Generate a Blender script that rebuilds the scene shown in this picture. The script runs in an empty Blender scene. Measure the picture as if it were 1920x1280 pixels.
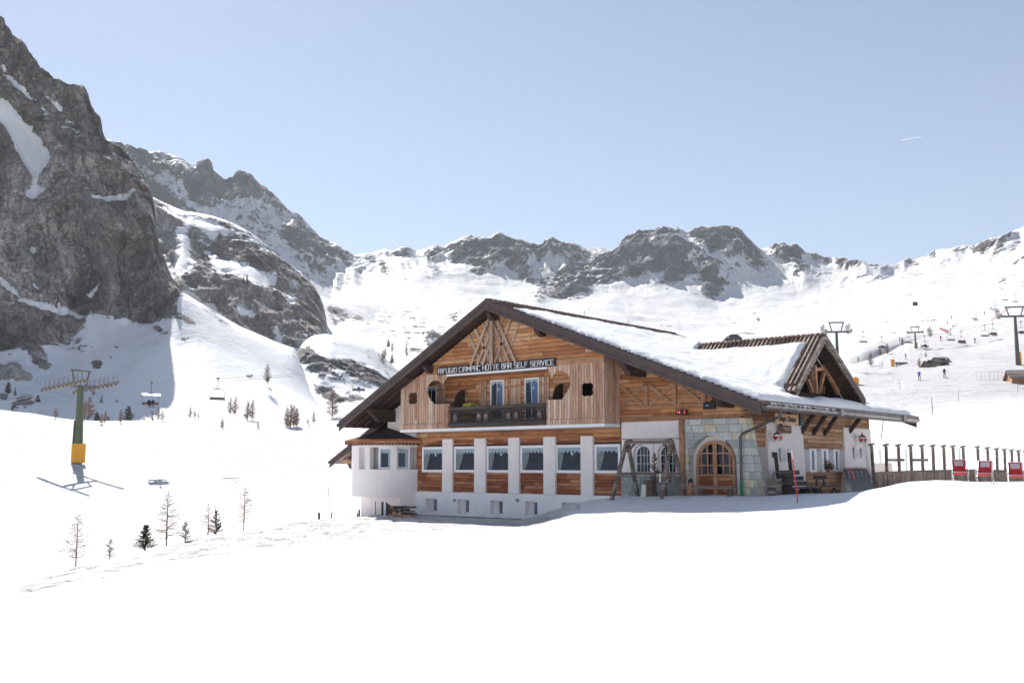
import bpy, bmesh, math, random
import numpy as np
from mathutils import Vector, Matrix
R = math.radians
random.seed(7)
sc = bpy.context.scene

# ---------------------------------------------------------------- camera, sky, sun, exposure
FPX, HY = 1950.0, 872.0
TH = math.atan((HY - 640) / FPX)
YAW = R(40.2)
CAM = np.array([21.6, -41.0, 1.6])
cd = bpy.data.cameras.new('camera'); cam = bpy.data.objects.new('camera', cd); sc.collection.objects.link(cam)
cam.location = CAM; cam.rotation_euler = (math.pi / 2 + TH, 0, YAW)
cd.sensor_width = 36; cd.lens = 36 * FPX / 1920; cd.clip_start = 0.1; cd.clip_end = 9000
sc.camera = cam

SUN_AZ, SUN_EL = R(65), R(41)          # azimuth counter-clockwise from +Y
W = bpy.data.worlds.new('World'); sc.world = W; W.use_nodes = True
nt = W.node_tree; bg = nt.nodes['Background']
sky = nt.nodes.new('ShaderNodeTexSky'); sky.sky_type = 'NISHITA'; sky.sun_disc = False
sky.sun_elevation = SUN_EL; sky.sun_rotation = -SUN_AZ
sky.altitude = 2100; sky.air_density = 1.0; sky.dust_density = 0.8; sky.ozone_density = 1.0
hs = nt.nodes.new('ShaderNodeHueSaturation'); hs.inputs['Saturation'].default_value = 0.80
nt.links.new(sky.outputs[0], hs.inputs['Color']); tint = nt.nodes.new('ShaderNodeMix'); tint.data_type = 'RGBA'; tint.blend_type = 'MULTIPLY'
tint.inputs[0].default_value = 1.0; tint.inputs[7].default_value = (1.0, 0.99, 0.985, 1)
nt.links.new(hs.outputs[0], tint.inputs[6]); nt.links.new(tint.outputs[2], bg.inputs[0]); bg.inputs[1].default_value = 0.067
sl = bpy.data.lights.new('sun', 'SUN'); so = bpy.data.objects.new('sun', sl); sc.collection.objects.link(so)
sl.energy = 3.7; sl.angle = R(0.5); sl.color = (1.0, 0.955, 0.905)
sd = Vector((-math.sin(SUN_AZ) * math.cos(SUN_EL), math.cos(SUN_AZ) * math.cos(SUN_EL), math.sin(SUN_EL)))
so.rotation_euler = sd.to_track_quat('Z', 'Y').to_euler(); so.location = (0, 0, 60)
sc.view_settings.view_transform = 'Standard'; sc.view_settings.look = 'None'
sc.view_settings.exposure = 1.16; sc.view_settings.gamma = 1.0
sc.cycles.max_bounces = 8; sc.cycles.diffuse_bounces = 4; sc.cycles.glossy_bounces = 3
sc.cycles.transmission_bounces = 4; sc.cycles.transparent_max_bounces = 8; sc.cycles.volume_bounces = 0
sc.cycles.use_denoising = True

# ---------------------------------------------------------------- survey helpers: sight line -> point at a known plane or distance
FW = np.array([-math.sin(YAW) * math.cos(TH), math.cos(YAW) * math.cos(TH), math.sin(TH)])
RT = np.array([math.cos(YAW), math.sin(YAW), 0.0]); UP = np.cross(RT, FW)
def ray(u, v): return FW + RT * ((u - 960) / FPX) + UP * ((640 - v) / FPX)
def FY(u, v, Y=0.0):
    d = ray(u, v); p = CAM + d * ((Y - CAM[1]) / d[1]); return (float(p[0]), float(p[2]))
def SX(u, v, X=0.0):
    d = ray(u, v); p = CAM + d * ((X - CAM[0]) / d[0]); return (float(p[1]), float(p[2]))
def AT(u, v, r):
    d = ray(u, v); p = CAM + d * (r / math.hypot(d[0], d[1])); return Vector((float(p[0]), float(p[1]), float(p[2])))
def AZEL(u, v):
    d = ray(u, v); return math.atan2((d @ RT), d @ np.array([-math.sin(YAW), math.cos(YAW), 0])), d[2] / math.hypot(d[0], d[1])
def UV(P):          # world points (n,3) -> survey angles
    q = P - CAM; d = q @ FW; d = np.where(np.abs(d) < 1e-6, 1e-6, d)
    return 960 + FPX * (q @ RT) / d, 640 - FPX * (q @ UP) / d, d

# ---------------------------------------------------------------- object helpers
def tag(o, label=None, cat=None, group=None, kind=None):
    if label: o['label'] = label
    if cat: o['category'] = cat
    if group: o['group'] = group
    if kind: o['kind'] = kind
    return o
def empty(name, loc=(0, 0, 0), rz=0.0, label=None, cat=None, group=None):
    o = bpy.data.objects.new(name, None); sc.collection.objects.link(o)
    o.location = loc; o.rotation_euler = (0, 0, rz); o.empty_display_size = 0.2
    return tag(o, label, cat, group)
def copy_tree(o, parent=None):
    c = o.copy(); sc.collection.objects.link(c)
    if parent: c.parent = parent
    for ch in list(o.children): copy_tree(ch, c)
    return c
def children_of(o, name):
    return [c for c in o.children if c.name.split('.')[0] == name]

# ---------------------------------------------------------------- numpy noise
def _h(i, j, k, s):
    n = (i * 374761393 + j * 668265263 + k * 2147483647 + s * 974634777) & 0xffffffff
    n = ((n ^ (n >> 13)) * 1274126177) & 0xffffffff
    n = ((n ^ (n >> 16)) * 2246822519) & 0xffffffff
    return ((n ^ (n >> 15)) & 0xffffff) / float(0xffffff)
def vnoise(P, seed=0):
    F = np.floor(P).astype(np.int64); f = P - F; f = f * f * f * (f * (f * 6 - 15) + 10)
    i, j, k = F[:, 0], F[:, 1], F[:, 2]; x, y, z = f[:, 0], f[:, 1], f[:, 2]
    r = 0
    for a in (0, 1):
        for b in (0, 1):
            for c in (0, 1):
                r = r + _h(i + a, j + b, k + c, seed) * (x if a else 1 - x) * (y if b else 1 - y) * (z if c else 1 - z)
    return r * 2 - 1
def fbm(P, oct=5, seed=0, gain=0.5, lac=2.03):
    s = 0; a = 1.0; t = 0
    for o in range(oct):
        s = s + a * vnoise(P, seed + o * 17); t += a; a *= gain; P = P * lac + 13.7
    return s / t
def ridged(P, oct=5, seed=0):
    s = 0; a = 1.0; t = 0
    for o in range(oct):
        s = s + a * (1 - np.abs(vnoise(P, seed + o * 31)) * 2); t += a; a *= 0.5; P = P * 2.07 + 7.3
    return s / t

# ---------------------------------------------------------------- node helpers
class NT:
    def __init__(s, name):
        s.m = bpy.data.materials.new(name); s.m.use_nodes = True; s.t = s.m.node_tree; s.n = s.t.nodes
        s.b = s.n['Principled BSDF']; s.out = s.n['Material Output']
    def new(s, typ, **kw):
        n = s.n.new(typ)
        for k, v in kw.items(): setattr(n, k, v)
        return n
    def put(s, sock, v):
        if isinstance(v, bpy.types.NodeSocket): s.t.links.new(v, sock)
        else: sock.default_value = v
    def math(s, op, a, b=0.0, c=None, clamp=False):
        n = s.new('ShaderNodeMath', operation=op); n.use_clamp = clamp
        s.put(n.inputs[0], a); s.put(n.inputs[1], b)
        if c is not None: s.put(n.inputs[2], c)
        return n.outputs[0]
    def coord(s, kind='Object'): return s.new('ShaderNodeTexCoord').outputs[kind]
    def xyz(s, v): n = s.new('ShaderNodeSeparateXYZ'); s.put(n.inputs[0], v); return n.outputs
    def vec(s, x, y, z):
        n = s.new('ShaderNodeCombineXYZ'); s.put(n.inputs[0], x); s.put(n.inputs[1], y); s.put(n.inputs[2], z); return n.outputs[0]
    def scale(s, v, k):
        n = s.new('ShaderNodeVectorMath', operation='MULTIPLY'); s.put(n.inputs[0], v); s.put(n.inputs[1], k); return n.outputs[0]
    def noise(s, v, scale, detail=4, rough=0.55, dist=0.0):
        n = s.new('ShaderNodeTexNoise'); s.put(n.inputs['Vector'], v); n.inputs['Scale'].default_value = scale
        n.inputs['Detail'].default_value = detail; n.inputs['Roughness'].default_value = rough
        n.inputs['Distortion'].default_value = dist; return n.outputs[0]
    def white(s, v):
        n = s.new('ShaderNodeTexWhiteNoise', noise_dimensions='3D'); s.put(n.inputs['Vector'], v); return n.outputs[0]
    def ramp(s, f, stops, interp='LINEAR'):
        n = s.new('ShaderNodeValToRGB'); cr = n.color_ramp; cr.interpolation = interp
        while len(cr.elements) < len(stops): cr.elements.new(0.5)
        for e, (p, c) in zip(cr.elements, stops):
            e.position = p; e.color = (c[0], c[1], c[2], 1) if hasattr(c, '__len__') else (c, c, c, 1)
        s.put(n.inputs[0], f); return n.outputs[0]
    def mix(s, f, a, b, mode='MIX'):
        n = s.new('ShaderNodeMix', data_type='RGBA', blend_type=mode); s.put(n.inputs[0], f)
        s.put(n.inputs[6], a if isinstance(a, bpy.types.NodeSocket) else (*a, 1)); s.put(n.inputs[7], b if isinstance(b, bpy.types.NodeSocket) else (*b, 1))
        return n.outputs[2]
    def maprange(s, f, a, b, c=0.0, d=1.0, smooth=True):
        n = s.new('ShaderNodeMapRange'); n.interpolation_type = 'SMOOTHSTEP' if smooth else 'LINEAR'
        s.put(n.inputs[0], f)
        for i, v in zip((1, 2, 3, 4), (a, b, c, d)): s.put(n.inputs[i], v)
        return n.outputs[0]
    def bump(s, h, strength=0.5, dist=0.02, normal=None):
        n = s.new('ShaderNodeBump'); n.inputs['Strength'].default_value = strength; n.inputs['Distance'].default_value = dist
        s.put(n.inputs['Height'], h)
        if normal is not None: s.put(n.inputs['Normal'], normal)
        return n.outputs[0]
    def done(s, color=None, rough=0.8, normal=None, spec=None, metal=None):
        if color is not None: s.put(s.b.inputs['Base Color'], color if isinstance(color, bpy.types.NodeSocket) else (*color, 1))
        s.put(s.b.inputs['Roughness'], rough)
        if normal is not None: s.put(s.b.inputs['Normal'], normal)
        if spec is not None: s.put(s.b.inputs['Specular IOR Level'], spec)
        if metal is not None: s.put(s.b.inputs['Metallic'], metal)
        return s.m
def plain(name, col, rough=0.6, var=0.12, scale=6.0, metal=0.0, bump=0.0, spec=0.4):
    m = NT(name); c = m.coord()
    n = m.noise(c, scale, 5, 0.6)
    f = m.maprange(n, 0.25, 0.75, 1 - var, 1 + var)
    col4 = m.new('ShaderNodeVectorMath', operation='SCALE'); col4.inputs[0].default_value = col; m.put(col4.inputs[3], f)
    nr = m.bump(m.noise(c, scale * 6, 4), 0.6, bump) if bump else None
    return m.done(col4.outputs[0], rough, nr, spec, metal)

# ---------------------------------------------------------------- materials of the setting
def rock_snow(name, sc_, bump=1.0, grass=0.3, zs=2.2, con=4.6, alb=0.86, streak=(0.02, 0.02, 0.005), edge=0.03, tint=(0.155, 0.152, 0.158)):
    m = NT(name); g = m.new('ShaderNodeNewGeometry'); pos = g.outputs['Position']
    a = m.new('ShaderNodeAttribute', attribute_name='rock').outputs['Fac']
    gr = m.new('ShaderNodeAttribute', attribute_name='grass').outputs['Fac']
    pl = m.new('ShaderNodeAttribute', attribute_name='pale').outputs['Fac']
    n1 = m.noise(pos, sc_, 9, 0.68, 0.6)
    n1b = m.noise(m.scale(pos, (0.6, 0.6, zs)), sc_ * 1.7, 8, 0.7, 0.4)
    nn = m.math('ADD', m.math('MULTIPLY', n1, 0.5), m.math('MULTIPLY', n1b, 0.5))
    dens = m.math('ADD', a, m.math('MULTIPLY', m.math('SUBTRACT', nn, 0.5), con))
    # in-between densities hold snow on the flatter ledges
    nz = m.xyz(g.outputs['Normal'])[2]
    dens = m.math('SUBTRACT', dens, m.math('MULTIPLY', m.maprange(nz, 0.6, 0.98), 0.22))
    mask = m.maprange(dens, 0.5 - edge, 0.5 + edge)
    st = m.noise(m.scale(pos, streak), 1.0, 8, 0.65, 0.3)
    st2 = m.noise(pos, sc_ * 6, 8, 0.75)
    t = Vector(tint)
    rc = m.ramp(m.math('ADD', m.math('MULTIPLY', st, 0.6), m.math('MULTIPLY', st2, 0.4)),
                [(0.32, t * 0.45), (0.45, t * 0.8), (0.55, t * 1.15), (0.68, t * 1.9)])
    rc = m.mix(m.math('MULTIPLY', m.maprange(m.noise(m.scale(pos, (streak[0] * 2.5, streak[1] * 2.5, streak[2])), 1.0, 6, 0.7), 0.42, 0.6), pl), rc, (0.62, 0.55, 0.47))
    big = m.noise(m.scale(pos, (1, 1, 0.35)), sc_ * 0.32, 5, 0.6, 1.2)
    fac = m.new('ShaderNodeTexVoronoi', feature='F1'); m.put(fac.inputs['Vector'], m.scale(pos, (1, 1, 0.5))); fac.inputs['Scale'].default_value = sc_ * 0.9
    fv = m.xyz(fac.outputs['Color'])[0]  # facet tones put into the colour for shading contrast on evenly lit rock
    rs = m.new('ShaderNodeVectorMath', operation='SCALE'); m.put(rs.inputs[0], rc); m.put(rs.inputs[3], m.math('MULTIPLY', m.maprange(big, 0.36, 0.64, 0.68, 1.4), m.maprange(fv, 0.0, 1.0, 0.84, 1.16, False))); rc = rs.outputs[0]
    gm = m.math('MULTIPLY', m.maprange(m.noise(pos, sc_ * 2.2, 8, 0.75), 0.42, 0.62), m.math('MULTIPLY', gr, 1.0))
    rc = m.mix(gm, rc, (0.17, 0.125, 0.085))
    patch = m.maprange(m.noise(m.scale(pos, (1, 1, 0.4)), sc_ * 0.25, 7, 0.7, 0.8), 0.42, 0.62)
    snowc = m.mix(patch, (alb, alb, alb * 1.01), (alb * 0.9, alb * 0.89, alb * 0.9))
    col = m.mix(mask, snowc, rc)
    h = m.math('MULTIPLY', m.noise(pos, sc_ * 3, 10, 0.75), mask)
    hs = m.math('MULTIPLY', m.noise(pos, sc_ * 2, 6, 0.6), 0.15)
    crk = m.math('ABSOLUTE', m.math('SUBTRACT', m.noise(m.scale(pos, (1, 1, 0.55)), sc_ * 1.6, 7, 0.7, 0.8), 0.5))
    crk2 = m.math('ABSOLUTE', m.math('SUBTRACT', m.noise(m.scale(pos, (0.7, 0.7, 2.0)), sc_ * 2.6, 6, 0.7, 0.5), 0.5))
    crk3 = m.math('ABSOLUTE', m.math('SUBTRACT', m.noise(m.scale(pos, (1, 1, 0.28)), sc_ * 0.7, 8, 0.72, 0.5), 0.5))
    crk4 = m.math('ABSOLUTE', m.math('SUBTRACT', m.noise(m.scale(pos, (0.4, 0.4, 1.6)), sc_ * 0.8, 8, 0.7, 0.3), 0.47))
    cm = m.math('MULTIPLY', m.math('MULTIPLY', m.maprange(crk3, 0.0, 0.011), m.maprange(crk4, 0.0, 0.008)), m.math('MULTIPLY', m.maprange(crk, 0.0, 0.012), m.maprange(crk2, 0.0, 0.009)))
    col = m.mix(m.math('MULTIPLY', mask, m.math('SUBTRACT', 1.0, cm)), col, tuple(t * 0.38))  # cracks darkened in the colour too, adding crevice shade to the bump
    h = m.math('ADD', h, m.math('MULTIPLY', m.math('MULTIPLY', cm, mask), 0.8))
    nr = m.bump(m.math('ADD', h, hs), 1.0, bump / sc_ * 0.30)
    return m.done(col, m.maprange(mask, 0, 1, 0.65, 0.9, False), nr, 0.2)

def snow_mat(name, track=True):
    m = NT(name); pos = m.new('ShaderNodeNewGeometry').outputs['Position']
    a = m.noise(pos, 0.35, 5, 0.6); b = m.noise(pos, 4.0, 6, 0.65); c = m.noise(m.scale(pos, (0.5, 2.0, 1.0)), 1.2, 6, 0.6)
    h = m.math('ADD', m.math('MULTIPLY', a, 0.5), m.math('ADD', m.math('MULTIPLY', b, 0.06), m.math('MULTIPLY', c, 0.18)))
    da = m.new('ShaderNodeAttribute', attribute_name='dirt').outputs['Fac']
    gro = m.noise(m.scale(pos, (0.25, 1.3, 1.0)), 0.5, 8, 0.72, 0.4)
    h = m.math('ADD', h, m.math('MULTIPLY', m.math('MULTIPLY', gro, da), 2.6))
    nr = m.bump(h, 0.9, 0.5)
    dirt = m.math('MULTIPLY', m.maprange(m.noise(m.scale(pos, (1, 1, 0.3)), 0.9, 8, 0.75), 0.5, 0.66), m.new('ShaderNodeAttribute', attribute_name='dirt').outputs['Fac'])
    d2 = m.maprange(m.noise(m.scale(pos, (0.35, 1.6, 0.5)), 0.16, 8, 0.75, 0.6), 0.47, 0.66)
    dirt = m.math('MAXIMUM', dirt, m.math('MULTIPLY', m.math('MULTIPLY', d2, da), 0.6))  # dirt tone also stands in for track shading lost in bright snow
    base = m.mix(m.math('MULTIPLY', da, 0.9), (0.88, 0.875, 0.875), (0.66, 0.65, 0.655))
    col = m.mix(dirt, base, (0.46, 0.44, 0.44))
    return m.done(col, 0.6, nr, 0.25)

# ---------------------------------------------------------------- terrain sheets
def row(pts):
    a = []
    for p in pts:
        if len(p) == 4: az, _ = AZEL(p[0], HY); e = (p[3] - CAM[2]) / p[1]
        else: az, e = AZEL(p[0], p[2])
        a.append((az, p[1], e))
    a.sort(); return np.array(a)
def smooth1(x, k):
    if k < 1: return x
    n = int(k * 3); w = np.exp(-0.5 * (np.arange(-n, n + 1) / k) ** 2); w /= w.sum()
    return np.convolve(np.pad(x, n, mode='edge'), w, mode='valid')
def pchip(t, y, q):
    h = np.diff(t); dl = np.diff(y, axis=0) / h[:, None]
    m = np.zeros_like(y)
    same = (dl[:-1] * dl[1:]) > 0
    w1 = (2 * h[1:] + h[:-1])[:, None]; w2 = (h[1:] + 2 * h[:-1])[:, None]
    with np.errstate(divide='ignore', invalid='ignore'):
        hm = (w1 + w2) / (w1 / dl[:-1] + w2 / dl[1:])
    m[1:-1] = np.where(same, hm, 0); m[0] = dl[0]; m[-1] = dl[-1]
    i = np.clip(np.searchsorted(t, q, side='right') - 1, 0, len(t) - 2)
    s = ((q - t[i]) / h[i])[:, None]; hh = h[i][:, None]
    return ((1 + 2 * s) * (1 - s) ** 2) * y[i] + s * (1 - s) ** 2 * hh * m[i] + s * s * (3 - 2 * s) * y[i + 1] + s * s * (s - 1) * hh * m[i + 1]
def sheet(az, rows, subs, smooth):
    rr, zz = [], []
    for rw, k in zip(rows, smooth):
        r = np.interp(az, rw[:, 0], rw[:, 1]); e = np.interp(az, rw[:, 0], rw[:, 2])
        r = smooth1(r, max(k, 6)); e = smooth1(e, k); rr.append(r); zz.append(CAM[2] + r * e)
    rr = np.array(rr); zz = np.array(zz)
    q = np.concatenate([np.linspace(i, i + 1, n, endpoint=False) for i, n in enumerate(subs)] + [[len(rows) - 1]])
    t = np.arange(len(rows), dtype=float)
    Rr = pchip(t, rr, q)
    # heights are interpolated against distance so slopes stay smooth
    Z = np.empty_like(Rr)
    for j in range(len(az)):
        tr = rr[:, j]; Z[:, j] = pchip(tr, zz[:, j:j + 1], Rr[:, j])[:, 0]
    A = np.broadcast_to(az[None, :], Rr.shape)
    return Rr, Z, A
def to_xyz(Rr, Z, A):
    th = YAW - A
    return np.stack([CAM[0] - Rr * np.sin(th), CAM[1] + Rr * np.cos(th), Z], -1)
def mesh_grid(name, P, mat, attrs, closed=False):
    nr_, nc = P.shape[:2]; V = P.reshape(-1, 3)
    idx = np.arange(nr_ * nc).reshape(nr_, nc)
    if closed: a = idx; b = np.roll(idx, -1, axis=1)
    else: a = idx[:, :-1]; b = idx[:, 1:]
    Fc = np.stack([a[:-1], b[:-1], b[1:], a[1:]], -1).reshape(-1, 4)
    me = bpy.data.meshes.new(name); me.vertices.add(len(V)); me.vertices.foreach_set('co', V.astype(np.float32).ravel())
    me.loops.add(Fc.size); me.loops.foreach_set('vertex_index', Fc.astype(np.int32).ravel())
    me.polygons.add(len(Fc)); me.polygons.foreach_set('loop_start', np.arange(0, Fc.size, 4, dtype=np.int32))
    me.polygons.foreach_set('use_smooth', np.ones(len(Fc), dtype=bool))
    me.update(); me.validate()
    for k, v in attrs.items():
        at = me.attributes.new(k, 'FLOAT', 'POINT'); at.data.foreach_set('value', v.reshape(-1).astype(np.float32))
    me.materials.append(mat)
    o = bpy.data.objects.new(name, me); sc.collection.objects.link(o); o['kind'] = 'structure'
    return o
def paint(u, v, polys):       # where rock, grass or pale limestone lies: outline, value, edge softness
    out = np.zeros(u.shape)
    for pts, val, fe in polys:
        p = np.array(pts, float); x0, y0 = p.min(0) - fe * 2; x1, y1 = p.max(0) + fe * 2
        sel = (u > x0) & (u < x1) & (v > y0) & (v < y1)
        if not sel.any(): continue
        X, Y = u[sel], v[sel]; ins = np.zeros(X.shape, bool); dist = np.full(X.shape, 1e9)
        for i in range(len(p)):
            ax, ay = p[i]; bx, by = p[(i + 1) % len(p)]
            c = ((ay > Y) != (by > Y))
            with np.errstate(divide='ignore', invalid='ignore'):
                ins ^= c & (X < (bx - ax) * (Y - ay) / (by - ay + 1e-12) + ax)
            L = (bx - ax) ** 2 + (by - ay) ** 2 + 1e-9
            t = np.clip(((X - ax) * (bx - ax) + (Y - ay) * (by - ay)) / L, 0, 1)
            dist = np.minimum(dist, np.hypot(X - ax - t * (bx - ax), Y - ay - t * (by - ay)))
        sd_ = np.where(ins, dist, -dist)
        w = np.clip(0.5 + sd_ / (2 * fe), 0, 1)
        out[sel] = out[sel] * (1 - w) + val * w
    return out
# ================================================================ TERRAIN
def azr(u0, u1, step): 
    return np.array([AZEL(u, HY)[0] for u in np.arange(u0, u1 + step, step)])

# ---- snow_ground: near field, valley with the piste on the left, ski slopes on the right
G = [
 row([(960, 0.6, 0, 0.0)]),
 row([(0, 8, 0, -0.3), (500, 8, 0, -0.1), (1920, 8, 0, 0.05)]),
 row([(-300, 18, 0, -1.2), (0, 20, 0, -0.95), (500, 22, 0, -0.75), (960, 27, 0, -0.75), (1200, 33, 0, -0.70), (1400, 35, 0, -0.60), (1560, 35, 0, -0.5), (1700, 32, 0, -0.05), (1920, 32, 0, 0.2)]),
 row([(-300, 26, 1190), (0, 31, 1112), (142, 37, 1062), (290, 42, 1031), (400, 46, 1004), (500, 50, 987), (620, 57, 971), (680, 60, 968),
      (783, 57.5, 967), (900, 55, 969), (985, 53.2, 971), (1030, 52, 956), (1080, 51, 939), (1165, 49.2, 929), (1285, 46.9, 930.5), (1445, 44.7, 932), (1520, 44, 930), (1600, 43.5, 925),
      (1640, 43.5, 919), (1700, 44, 905), (1760, 44.5, 903), (1850, 44.5, 908), (1920, 44.5, 910), (2300, 44.5, 915)]),
 row([(-300, 40, 0, -6.5), (0, 45, 0, -6.8), (290, 58, 0, -7), (500, 66, 0, -6.0), (620, 72, 0, -5.0), (680, 75, 0, -3.6), (783, 72, 0, -1.6), (1000, 68, 0, -1.1),
      (1165, 65, 0, 0.1), (1445, 60, 0, 0.1), (1600, 52, 0, 0.12), (1645, 51, 0, 0.25), (1700, 51, 0, 0.78), (1920, 52, 0, 0.8), (2300, 52, 0, 0.8)]),
 row([(-300, 95, 0, -10.8), (0, 95, 0, -10.2), (290, 100, 0, -8.2), (500, 100, 0, -5.2), (620, 105, 0, -4.6), (700, 105, 0, -3.5), (1000, 100, 0, -2), (1300, 95, 0, -1),
      (1445, 90, 0, 0), (1600, 80, 0, 0), (1700, 80, 0, 0.15), (1920, 82, 0, 0.35), (2300, 82, 0, 0.35)]),
 row([(-300, 160, 862), (145, 160, 867), (400, 160, 878), (620, 160, 892), (1000, 160, 880), (1300, 150, 860), (1600, 135, 800), (1750, 130, 789), (1920, 130, 775), (2300, 130, 765)]),
 row([(-300, 270, 760), (0, 270, 776), (60, 270, 781), (130, 270, 790), (200, 270, 794), (300, 270, 789), (380, 270, 785), (440, 270, 783), (500, 270, 785), (560, 270, 790), (640, 270, 775), (700, 270, 765),
      (1000, 260, 760), (1300, 260, 755), (1450, 260, 725), (1600, 255, 692), (1700, 250, 690), (1905, 250, 683), (2300, 250, 672)]),
 row([(-300, 330, 790), (0, 330, 800), (300, 330, 800), (420, 330, 786), (500, 330, 772), (640, 330, 768), (1000, 400, 720), (1300, 420, 695), (1450, 420, 690), (1560, 330, 694), (1600, 320, 688), (1660, 350, 667), (1735, 400, 641), (1800, 400, 622), (1920, 400, 590), (2300, 400, 560)]),
 row([(-300, 348, 800), (0, 348, 805), (300, 348, 804), (420, 348, 789), (500, 348, 776), (640, 348, 770), (1000, 418, 719), (1300, 438, 696), (1450, 438, 691), (1560, 348, 703), (1600, 338, 698), (1660, 368, 676), (1735, 418, 648), (1800, 418, 621), (1920, 418, 587), (2300, 418, 558)]),
 row([(-300, 366, 800), (0, 366, 806), (300, 366, 805), (420, 366, 790), (500, 366, 778), (640, 366, 771), (1000, 436, 714), (1300, 456, 693), (1450, 456, 688), (1560, 364, 684), (1600, 354, 674), (1660, 384, 652), (1735, 434, 632), (1800, 434, 617), (1920, 434, 584), (2300, 434, 556)]),
 row([(-300, 480, 800), (300, 480, 800), (500, 480, 780), (640, 480, 770), (1000, 520, 690), (1300, 500, 680), (1450, 480, 684), (1600, 480, 655), (1660, 490, 636), (1735, 520, 622), (1800, 520, 608), (1920, 520, 562), (2300, 520, 530)]),
]
az_in = azr(-420, 2340, 3)
lo, hi = az_in[0], az_in[-1]
outer = np.linspace(hi, lo + 2 * math.pi, 120)[1:-1]
az = np.concatenate([az_in, outer])
azq = np.where(az > (hi + lo + 2 * math.pi) / 2, az - 2 * math.pi, az)     # both ends clamp to the nearest edge of the survey
Rr, Z, _ = sheet(azq, G, [8, 12, 70, 30, 30, 60, 50, 24, 8, 8, 20], [0, 30, 30, 3, 8, 20, 14, 5, 5, 6, 8, 12])
# behind the camera the two clamped halves are blended into each other
wgt = np.exp(-((az - (hi + lo + 2 * math.pi) / 2) / 0.9) ** 2)
sel = slice(len(az_in), None)
for j in range(len(az_in), len(az)):
    k = len(az) - 1 - (j - len(az_in))
    if k >= j:
        a_, b_ = Z[:, j].copy(), Z[:, k].copy(); w1 = 0.5 * wgt[j]; w2 = 0.5 * wgt[k]
        Z[:, j] = a_ * (1 - w1) + b_ * w1; Z[:, k] = b_ * (1 - w2) + a_ * w2
        a_, b_ = Rr[:, j].copy(), Rr[:, k].copy()
        Rr[:, j] = a_ * (1 - w1) + b_ * w1; Rr[:, k] = b_ * (1 - w2) + a_ * w2
P = to_xyz(Rr, Z, np.broadcast_to(az[None, :], Rr.shape))
p = P.reshape(-1, 3); rf = Rr.reshape(-1)
u_, v_, d_ = UV(p); u_ = np.where(d_ > 0, u_, -9999)
near = np.clip((rf - 3) / 10, 0, 1)
p2 = p.copy(); p2[:, 2] = 0
far = np.clip((rf - 90) / 100, 0, 1)
p[:, 2] += near * 0.10 * fbm(p2 / 7.0, 4, 3) + near * 0.045 * fbm(p2 / 1.1, 4, 5) + far * (1.9 * fbm(p2 / 38.0, 4, 9) + 0.45 * fbm(p2 * np.array([0.5, 1.4, 1]) / 9.0, 4, 10)) * np.clip((480 - rf) / 100, 0, 1)
# trampled snow along the edge of the plateau
tr = paint(u_, v_, [([(0, 1085), (300, 1010), (520, 968), (680, 958), (1000, 962), (1080, 950), (1020, 985), (800, 1000), (560, 1020), (300, 1060), (60, 1110)], 1, 8)]) * (rf < 60)
p[:, 2] -= tr * 0.22 * np.clip(vnoise(p2 / 0.5, 77) * 1.8 - 0.55, 0, 1)
p[:, 2] -= (rf > 60) * (rf < 480) * np.clip((vnoise(p2 * np.array([0.25, 0.9, 1]) / 1.6, 41) - 0.55), 0, 1) * 0.8 * (vnoise(p2 / 45, 8) > 0.1)
dirt = tr * 0.7 + np.clip((rf - 90) / 80, 0, 1) * 0.9
M_snow = snow_mat('snow')
P = p.reshape(P.shape)
ground = mesh_grid('snow_ground', P, M_snow, {'dirt': dirt}, closed=True)
GR_az = np.where(az > math.pi, az - 2 * math.pi, az); GR_P = P
def GI(u, v, rmin=12, rmax=478):          # where a sight line meets the snow
    a, e = AZEL(u, v); j = int(np.argmin(np.abs(az_in - a))); col = GR_P[:, j]
    rr = np.hypot(col[:, 0] - CAM[0], col[:, 1] - CAM[1]); ee = (col[:, 2] - CAM[2]) / rr
    for k in range(1, len(rr)):
        if rr[k] < rmin: continue
        if ee[k - 1] <= e <= ee[k]:
            t = (e - ee[k - 1]) / (ee[k] - ee[k - 1] + 1e-12); return float(min(rr[k - 1] + t * (rr[k] - rr[k - 1]), rmax))
    return float(rmax if e > ee[-1] else rmin)
def ON(u, v, rmin=12, rmax=478):
    return AT(u, v, GI(u, v, rmin, rmax))
def ground_z(x, y):
    q = np.array([x, y]) - CAM[:2]; r = math.hypot(*q)
    a = math.atan2(q @ RT[:2], q @ np.array([-math.sin(YAW), math.cos(YAW)]))
    j = int(np.argmin(np.abs(az_in - a))); col = GR_P[:, j]; rr = np.hypot(col[:, 0] - CAM[0], col[:, 1] - CAM[1])
    o = np.argsort(rr)
    return float(np.interp(r, rr[o], col[o, 2]))

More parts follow.
